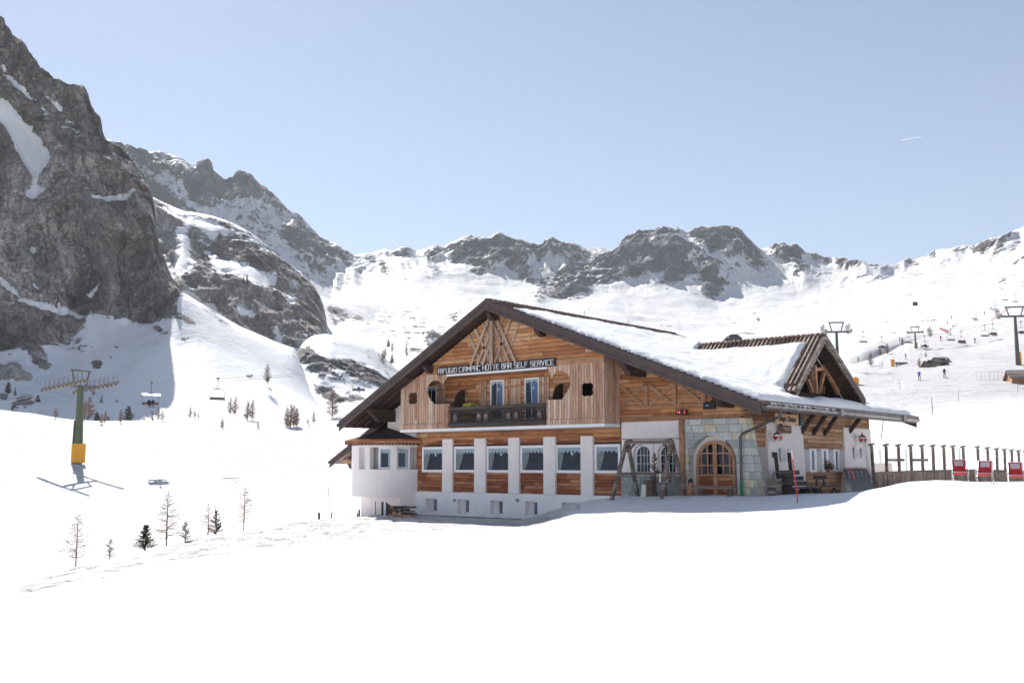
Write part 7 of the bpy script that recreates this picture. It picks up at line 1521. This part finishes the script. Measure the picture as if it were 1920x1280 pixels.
# ================================================================ PORCH FURNITURE AND THE SWING
def grp(name, p, lab, cat, rz=0.0, group=None): return empty(name, p, rz, lab, cat, group)
sw = grp('swing_frame', (-3.8, -1.6, 0.15), 'big grey timber swing frame with chains in front of the arched windows', 'swing')
O = sw.location; xl = FY(1176, 826, -1.6)[0]; xr = FY(1259, 826, -1.6)[0]; zt = 2.63
MB().box(xl - 0.1, xr + 0.1, -1.68, -1.52, zt - 0.08, zt + 0.08).build('top_beam', M_grey, sw, O, bevel=0.01)
MB().box(xl - 0.3, xr + 0.3, -1.85, -1.35, zt + 0.12, zt + 0.15).build('cover_board', M_grey, sw, O)
MB().box(xl + 0.05, xl + 0.2, -1.72, -1.45, zt + 0.081, zt + 0.119).box(xr - 0.2, xr - 0.05, -1.72, -1.45, zt + 0.081, zt + 0.119).build('spacer', M_grey, sw, O)
for x, sgn in ((xl, -1), (xr, 1)):
    gz = 0.05
    for fy in (-2.75, -0.55):
        MB().bar((x, -1.6 + (0.05 if fy > -1.6 else -0.05), zt), (x + sgn * 0.12, fy, gz - 0.1), 0.14).build('leg', M_grey, sw, O)
    MB().bar((x, -1.62, 2.2), (x - sgn * 0.42, -1.6, zt - 0.05), 0.09).build('brace', M_grey, sw, O)
    MB().bar((x + sgn * 0.1, -2.2, 1.2), (x + sgn * 0.1, -1.0, 1.2), 0.08).build('crossbar', M_grey, sw, O)
for x in (xl + 0.75, xl + 1.4, xr - 0.4): MB().tube([(x, -1.6, zt - 0.08), (x, -1.6, 1.25 if x < xr - 0.6 else 0.9)], 0.012, 5).build('chain', M_steel, sw, O)
# stump planter with a dead fir
x, z = FY(1219, 927, -1.0)
o = grp('tree_stump', (x, -1.0, 0.1), 'split pale tree stump under the swing frame', 'stump'); MB().lathe([(0.36, -0.1), (0.30, 0.25), (0.27, 0.75), (0.20, 0.78), (0.02, 0.70)], (x, -1.0, 0.15), 9).build('bark', M_bark, o, o.location)
MB().lathe([(0.2, 0), (0.15, 0.6)], (x - 0.15, -1.18, 0.15), 7).build('bare_wood', M_curtain, o, o.location)
t = plant('pine', 3, (x + 0.25, -1.0, 0.85), 1.35, 'little dead brown fir standing on the stump under the swing', 0.55, None)
for a_ in t.keys():
    pass
if 'group' in t: del t['group']
x, z = FY(1246, 905, -1.2); o = grp('plank_box', (x, -1.2, z), 'small slatted grey box on a post beside the stump', 'box')
MB().box(x - 0.32, x + 0.32, -1.4, -1.1, z + 0.02, z + 0.42).build('box_body', M_grey, o, o.location); MB().box(x - 0.1, x + 0.1, -1.3, -1.15, 0.05, z + 0.019).build('post', M_bark, o, o.location)
for i in range(4): MB().box(x - 0.3 + i * 0.16, x - 0.2 + i * 0.16, -1.425, -1.401, z + 0.03, z + 0.41).build('slat', M_heart if i % 2 else M_grey, o, o.location)
# bench in front of the door
xa_, z = FY(1300, 912, -0.95); xb_, _ = FY(1378, 912, -0.95)
o = grp('log_bench', ((xa_ + xb_) / 2, -0.95, 0.1), 'low rough log bench in front of the arched door', 'bench')
MB().box(xa_, xb_, -1.15, -0.8, z - 0.07, z + 0.02).build('seat', M_grey, o, o.location, bevel=0.01)
for x in (xa_ + 0.45, xb_ - 0.2): MB().lathe([(0.16, 0), (0.14, z - 0.08 - 0.1)], (x, -0.98, 0.1), 8).build('leg', M_bark, o, o.location)
x, z = FY(1295, 905, -0.6); o = grp('carved_figure', (x, -0.6, 0.1), 'small brown carved wooden figure left of the log bench', 'figure')
MB().lathe([(0.17, 0), (0.19, 0.25), (0.13, 0.42), (0.15, 0.55), (0.11, 0.72), (0.02, 0.76)], (x, -0.6, 0.12), 12).build('carving', M_beam, o, o.location, smooth=True)
MB().lathe([(0.10, 0.75), (0.12, 0.78), (0.08, 0.88), (0.01, 0.9)], (x, -0.6, 0.12), 10).build('cap', M_dark, o, o.location)
# barrels and posts in front of the near pier
def round_thing(name, u0, u1, vt, X, lab, cat, mat, taper=0.9):
    y0 = SX(u0, 900, X)[0]; y1 = SX(u1, 900, X)[0]; y = (y0 + y1) / 2; z = SX((u0 + u1) / 2, vt, X)[1]; rr_ = abs(y1 - y0) * 0.32
    o = grp(name, (X, y, 0.13), lab, cat); MB().lathe([(rr_ * taper, 0), (rr_, (z - 0.13) * 0.5), (rr_, z - 0.13)], (X, y, 0.13), 14).build('body', mat, o, o.location, smooth=True)
    MB().lathe([(rr_ * 1.02, 0.12), (rr_ * 1.04, 0.18)], (X, y, 0.13), 14).build('hoop', M_dark, o, o.location); return o, y, z, rr_
o, y, z, rr_ = round_thing('wooden_planter', 1442, 1461, 897, 1.5, 'upright square-ish wooden planter beside the stone corner', 'planter', M_grey)
MB().prism([(y - 0.12, z), (y + 0.12, z), (y, z + 0.32)], 1.45, 1.55, 'x').build('birdhouse', M_steel, o, o.location)
round_thing('milk_churn', 1466, 1480, 890, 1.2, 'tall dark round barrel beside the big wooden seat', 'barrel', M_rail)
# big carved seat
y0 = SX(1478, 900, 1.55)[0]; y1 = SX(1506, 900, 1.55)[0]
o = grp('porch_bench', (1.6, (y0 + y1) / 2, 0.13), 'large dark plank seat with two tall curved back posts on the porch', 'seat'); L0 = o.location
zt = SX(1479, 848, 1.3)[1]
for y in (y0, y1 - 0.15):
    MB().bar((1.0, y, 0.45), (1.05, y + 0.05, 1.1), 0.10, 0.12, up=(1, 0, 0)).bar((1.05, y + 0.05, 1.1), (0.98, y + 0.02, zt), 0.11, 0.13, up=(1, 0, 0)).build('back_post', M_rail, o, L0)
for i, z in enumerate((1.28, 1.02, 0.80)): MB().box(1.10 + 0.06 * i, 1.16 + 0.06 * i, y0 - 0.15, y1 + 0.5 + 0.25 * i, z - 0.09, z + 0.10).build('back_slat', M_rail, o, L0)
for i in range(3): MB().box(1.32 + 0.17 * i, 1.47 + 0.17 * i, y0 + 0.1, y1 + 1.1, 0.60, 0.66).build('seat_slat', M_grey, o, L0)
for y in (y0 + 0.3, y1 + 0.2, y1 + 1.0): MB().hexa([(1.2, y - 0.15, 0.13), (2.0, y - 0.15, 0.13), (2.0, y + 0.1, 0.13), (1.2, y + 0.1, 0.13), (1.3, y - 0.08, 0.59), (1.8, y - 0.08, 0.59), (1.8, y + 0.06, 0.59), (1.3, y + 0.06, 0.59)]).build('leg', M_rail, o, L0)
MB().box(1.9, 2.25, y1 + 0.1, y1 + 1.6, 0.28, 0.36).box(1.95, 2.2, y1 + 0.25, y1 + 0.4, 0.13, 0.279).box(1.95, 2.2, y1 + 1.3, y1 + 1.45, 0.13, 0.279).build('footboard', M_grey, o, L0)
# second bench
ya, yb_ = SX(1531, 905, 1.3)[0], SX(1568, 905, 1.3)[0]
o = grp('plank_bench', (1.3, (ya + yb_) / 2, 0.13), 'slim dark bench with a single back plank near the narrow windows', 'bench'); L0 = o.location
MB().box(1.1, 1.55, ya, yb_, 0.58, 0.63).build('seat', M_grey, o, L0); MB().box(1.02, 1.07, ya + 0.3, yb_ - 0.5, 0.95, 1.13).build('backrest', M_rail, o, L0)
MB().box(1.03, 1.08, ya + 0.5, ya + 0.6, 0.6, 0.949).box(1.03, 1.08, yb_ - 0.9, yb_ - 0.8, 0.6, 0.949).build('back_support', M_rail, o, L0)
for y in (ya + 0.25, yb_ - 0.35):
    for s in (-1, 1): MB().bar((1.33, y, 0.58), (1.33 + 0.18 * s, y + 0.12 * s, 0.13), 0.06).build('leg', M_rail, o, L0)
# plant on the sill
y, z = SX(1551, 882, -0.1); o = grp('window_plant', (-0.05, y, 1.26), 'dark dried plant in a pot on the wooden sill', 'plant'); rnd = random.Random(5); mb = MB()
for i in range(260):
    c = Vector((rnd.gauss(-0.05, 0.06), y + rnd.gauss(0.1, 0.25), 1.42 + abs(rnd.gauss(0, 0.15)))); d = Vector((rnd.gauss(0, 1), rnd.gauss(0, 1), rnd.gauss(0.3, 1))).normalized() * 0.12; w = d.orthogonal().normalized() * 0.02; mb.add([c - w, c + w, c + d], [(0, 1, 2)])
for i in range(5): mb.bar((-0.05, y - 0.15, 1.4), (-0.05, y - 0.15 + rnd.uniform(-0.12, 0.05), 1.9 + rnd.uniform(-0.1, 0.15)), 0.02)
mb.build('foliage', M_needle_brown, o, o.location); MB().lathe([(0.10, 0), (0.14, 0.16)], (-0.05, y, 1.262), 12).build('pot', M_beam, o, o.location)
# folded deckchairs leaning on the far pier
ya, yb_ = SX(1593, 915, 0.75)[0], SX(1636, 915, 0.75)[0]
n = 16
for i in range(n):
    y = ya + (yb_ - ya) * (i + 0.5) / n; red = i in (3, 4); zt = 1.42
    o = empty('folded_deckchair', (0.7, y, 0.13), 0, 'folded deckchair with red cloth in the stack against the far pier' if red else 'folded grey deckchair leaning in the stack against the far pier', 'deckchair', 'folded deckchairs with red cloth' if red else 'folded grey deckchairs stacked against the pier')
    L0 = o.location
    MB().tube([(1.0, y - 0.05, 0.13), (0.42, y - 0.03, zt), (0.42, y + 0.25, zt), (1.0, y + 0.23, 0.13)], 0.016, 5).build('frame', M_gutter, o, L0)
    MB().tube([(0.85, y + 0.02, 0.13), (0.55, y + 0.3, zt - 0.1)], 0.014, 5).build('strut', M_gutter if i % 3 else M_white, o, L0)
    MB().hexa([(0.62 if not red else 0.64, y, 0.9 if not red else 0.75), (0.66, y + 0.2, 0.9), (0.68, y + 0.2, 0.9), (0.66, y, 0.9), (0.44, y, zt - 0.02), (0.44, y + 0.2, zt - 0.02), (0.46, y + 0.2, zt - 0.02), (0.46, y, zt - 0.02)]).build('cloth', M_red if red else M_black, o, L0)
o = MB().tube([(0.52, ya - 0.1, 1.46), (0.52, yb_ + 0.1, 1.46)], 0.02, 5).build('rack_rail', M_red, None, (0.52, ya, 1.46)); tag(o, 'thin red rail along the top of the folded deckchairs', 'rail')
# wood pile below the bay
x, z = FY(755, 965, -1.7); rnd = random.Random(9)
wp = grp('wood_pile', (x, -1.6, -1.3), 'heap of split brown planks and logs below the bay', 'wood pile'); k_ = 0
for j in range(7):
    for i in range(3):
        w = rnd.uniform(0.45, 0.95); cx_ = x - 0.55 + i * 0.5 + rnd.uniform(-0.15, 0.15); zz = -1.32 + j * 0.115; 
        MB().bar((cx_ - w / 2, -1.75 + rnd.uniform(-0.15, 0.25), zz + rnd.uniform(0, 0.03)), (cx_ + w / 2, -1.75 + rnd.uniform(-0.15, 0.25), zz + rnd.uniform(0, 0.05)), 0.16, 0.10).build('log', rnd.choice((M_beam, M_grey, M_bark, M_dark)), wp, wp.location)
# stakes left of the chalet
for u, vt, vb, wpx, r, lab in ((598.5, 960, 983, 3.2, 57, 'thicker weathered stake at the left end of the broken fence'), (622, 960, 979, 1.8, 57.5, 'thin weathered stake left of the chalet'), (648.5, 969, 975, 2.6, 57.8, 'short dark stub between the stakes and the chalet'), (674, 955, 972, 2.6, 58, 'brown stake touching the left corner of the chalet base'), (670.5, 961, 973, 2.2, 57.6, 'shorter brown stake beside the chalet corner')):
    a = AT(u, vb + 3, r); b = AT(u - 0.5, vt, r); o = MB().bar(a, b, wpx * r / 1964).build('fence_stake', M_grey, None, a); tag(o, lab, 'stake')

# ================================================================ TERRACE FENCE, DECKCHAIRS
tops = [(305, 310), (460, 315), (590, 318), (720, 320), (840, 322), (955, 322), (1070, 325), (1168, 328), (1275, 332), (1430, 335), (1535, 345), (1632, 355), (1715, 362), (1790, 368), (1862, 375), (1935, 380), (2010, 386)]
bots = [340, 470, 605, 735, 855, 970, 1085, 1190, 1290, 1445, 1550, 1640, 1725, 1800, 1880, 1955, 2030]
fence = grp('terrace_fence', AT(1637, 912, 58.5), 'wooden terrace fence with tall leaning posts behind the deckchairs', 'fence'); FO = fence.location
fp = []
for i, ((xt, yt), xb_) in enumerate(zip(tops, bots)):
    ut, ub = 1580 + xt / 5.647, 1580 + xb_ / 5.647; vt = 780 + yt / 5.647; r = 58.5 + 20 * (i / 14.0) ** 1.1
    a = AT(ub, 903 if i else 916, r); b = AT(ut, vt, r); fp.append((a, b, r, ub))
    if i == 0: a = AT(ub, 918, r)
    MB().bar(a - Vector((0, 0, 0.3)), b, 0.13, 0.15).build('post', M_grey, fence, FO); MB().bar(b + Vector((0, 0, 0.02)), b + Vector((-0.02, 0, 0.10)), 0.30, 0.25).build('post_cap', M_grey, fence, FO)
def railv(i): return [887, 885.5, 884.5, 883.5, 883, 882.5, 882, 881.5, 881.2, 881, 881.5, 882, 882.5, 883, 883.5, 884, 884.5][i]
for i in range(len(fp) - 1):
    r0, r1 = fp[i][2], fp[i + 1][2]; a = AT(fp[i][3], railv(i), r0 - 0.12); b = AT(fp[i + 1][3], railv(i + 1), r1 - 0.12)
    MB().bar(a, b, 0.10, 0.12).build('rail', M_grey, fence, FO)
    a2, b2 = AT(fp[i][3], railv(i) + 1.5, r0 - 0.02), AT(fp[i + 1][3], railv(i + 1) + 1.5, r1 - 0.02); d = Vector((0, 0, -1.25)); n_ = Vector((RT[0], RT[1], 0)).cross(Vector((0, 0, 1))) * 0.03
    MB().hexa([a2 + d, b2 + d, b2 + d + n_, a2 + d + n_, a2, b2, b2 + n_, a2 + n_]).build('board_panel', planks('fence_boards', 0.13, 30, [(0, (0.20, 0.13, 0.09)), (0.5, (0.30, 0.22, 0.17)), (1, (0.42, 0.34, 0.28))], vertical=True, gap=0.08, grain=0.4, seed=12.0) if i == 0 else bpy.data.materials['fence_boards'], fence, FO)
for i in (1, 3): MB().bar(AT(fp[i][3], 862, fp[i][2] - 0.15), AT(fp[i + 1][3] + 8, 862, fp[i + 1][2] - 0.1), 0.08, 0.14).build('cross_plank', M_grey, fence, FO)
for u, vt, vb, lab in ((1651, 848, 884, 'pale slim lamp post behind the fence, nearest the chalet'), (1700, 848, 884, 'pale slim lamp post behind the fence planks'), (1800, 846, 884, 'pale slim lamp post behind the first deckchair')):
    a, b = AT(u, vb, 84), AT(u - 1, vt, 84); o = grp('lamp_post', a, lab, 'lamp post'); MB().tube([a - Vector((0, 0, 0.5)), b], 0.07, 8).build('pole', M_heart, o, a); MB().tube([b, b + Vector((0, 0, 0.25))], [0.11, 0.09], 8).build('lamp_head', M_plaster_w, o, a)
o = MB().box(-1.2, 0.5, -0.4, 0.4, -0.3, 0.62).build('concrete_block', M_plaster, None, (0, 0, 0), bevel=0.03); o.location = AT(1655, 886, 70); o.rotation_euler = (0, 0, YAW); tag(o, 'pale concrete block behind the near end of the fence', 'block')
M_mesh = plain('red_mesh_cloth', (0.50, 0.028, 0.03), 0.7, 0.1, 5); M_pillow = plain('white_headrest', (0.62, 0.5, 0.5), 0.8); M_alu = plain('aluminium', (0.62, 0.62, 0.65), 0.35, 0.05, 5, metal=0.7)
def deckchair():
    t = empty('deckchair', (0, 0, 0), 0, 'x', 'deckchair', 'red deckchairs on the snow by the fence')
    w = 0.31
    MB().tube([(-w, -0.30, 0.0), (-w, 0.55, 1.0), (-w + .04, 0.58, 1.04), (w - .04, 0.58, 1.04), (w, 0.55, 1.0), (w, -0.30, 0.0), (w - .03, -0.32, -0.02), (-w + .03, -0.32, -0.02), (-w, -0.30, 0.0)], 0.016, 7).build('back_frame', M_alu, t, smooth=True)
    MB().tube([(-w - .03, 0.55, 0.0), (-w - .03, -0.38, 0.46), (w + .03, -0.38, 0.46), (w + .03, 0.55, 0.0), (-w - .03, 0.55, 0.0)], 0.016, 7).build('seat_frame', M_alu, t, smooth=True)
    for s in (-1, 1):
        MB().tube([(s * (w + .06), -0.30, 0.56), (s * (w + .06), 0.28, 0.60)], 0.022, 7).build('armrest', M_alu, t); MB().tube([(s * (w + .06), -0.28, 0.56), (s * (w + .05), -0.05, 0.0)], 0.014, 6).build('arm_support', M_alu, t)
    pts = [(-0.38, 0.44), (-0.15, 0.36), (0.05, 0.34), (0.22, 0.48), (0.36, 0.74), (0.55, 1.02)]; mb = MB()
    q = [Vector((0, y, z)) for y, z in pts]; vs = [(s * (w - 0.03), p.y, p.z) for p in q for s in (-1, 1)] + [(s * (w - 0.03), p.y + 0.012, p.z - 0.008) for p in q for s in (-1, 1)]
    n = len(q); fs = [(2 * i, 2 * i + 1, 2 * i + 3, 2 * i + 2) for i in range(n - 1)] + [(2 * n + 2 * i + 2, 2 * n + 2 * i + 3, 2 * n + 2 * i + 1, 2 * n + 2 * i) for i in range(n - 1)]
    mb.add(vs, fs).build('sling', M_mesh, t)
    MB().hexa([(-0.2, 0.345, 0.74), (0.2, 0.345, 0.74), (0.2, 0.325, 0.74), (-0.2, 0.325, 0.74), (-0.2, 0.505, 0.97), (0.2, 0.505, 0.97), (0.2, 0.485, 0.97), (-0.2, 0.485, 0.97)]).build('headrest', M_pillow, t)
    return t
dc = deckchair()
for i, (u, lab, rz) in enumerate(((1801, 'red deckchair nearest the chalet, leftmost of the three', 0.1), (1847, 'red deckchair in the middle of the three', -0.12), (1906, 'red deckchair at the right edge of the photo', 0.0))):
    t = dc if i == 0 else copy_tree(dc); r = 45.5 - 0.4 * i; p = AT(u, 908, r); t.location = (p.x, p.y, ground_z(p.x, p.y) - 0.02); t.scale = (0.84, 0.84, 0.84); t.rotation_euler = (0, 0, YAW - 0.42 + rz); t['label'] = lab

# vapour trail
def vap():
    m = NT('vapour'); m.n.remove(m.b); tr = m.new('ShaderNodeBsdfTranslucent'); tr.inputs[0].default_value = (1, 1, 1, 1); m.t.links.new(tr.outputs[0], m.out.inputs[0]); return m.m
a, b = AT(1690, 262.5, 5200), AT(1728, 256.5, 5300); a = Vector(a); b = Vector(b)
o = MB().tube([a, a.lerp(b, 0.5), b], [1.2, 0.9, 0.4], 8).build('vapour_trail', vap(), None, a); o['kind'] = 'structure'
# ================================================================ AIR
def haze_box():
    bm = bmesh.new(); bmesh.ops.create_cube(bm, size=1.0)
    me = bpy.data.meshes.new('haze'); bm.to_mesh(me); bm.free()
    o = bpy.data.objects.new('haze', me); sc.collection.objects.link(o)
    o.scale = (6400, 6400, 560); o.location = (0, 0, 560 / 2 - 15)
    m = bpy.data.materials.new('haze'); m.use_nodes = True; t = m.node_tree; t.nodes.clear()
    out = t.nodes.new('ShaderNodeOutputMaterial'); v = t.nodes.new('ShaderNodeVolumePrincipled')
    v.inputs['Color'].default_value = (0.86, 0.9, 0.96, 1); v.inputs['Density'].default_value = 0.00016; v.inputs['Anisotropy'].default_value = 0.0
    t.links.new(v.outputs[0], out.inputs['Volume']); me.materials.append(m)
    o['kind'] = 'stuff'
haze_box()
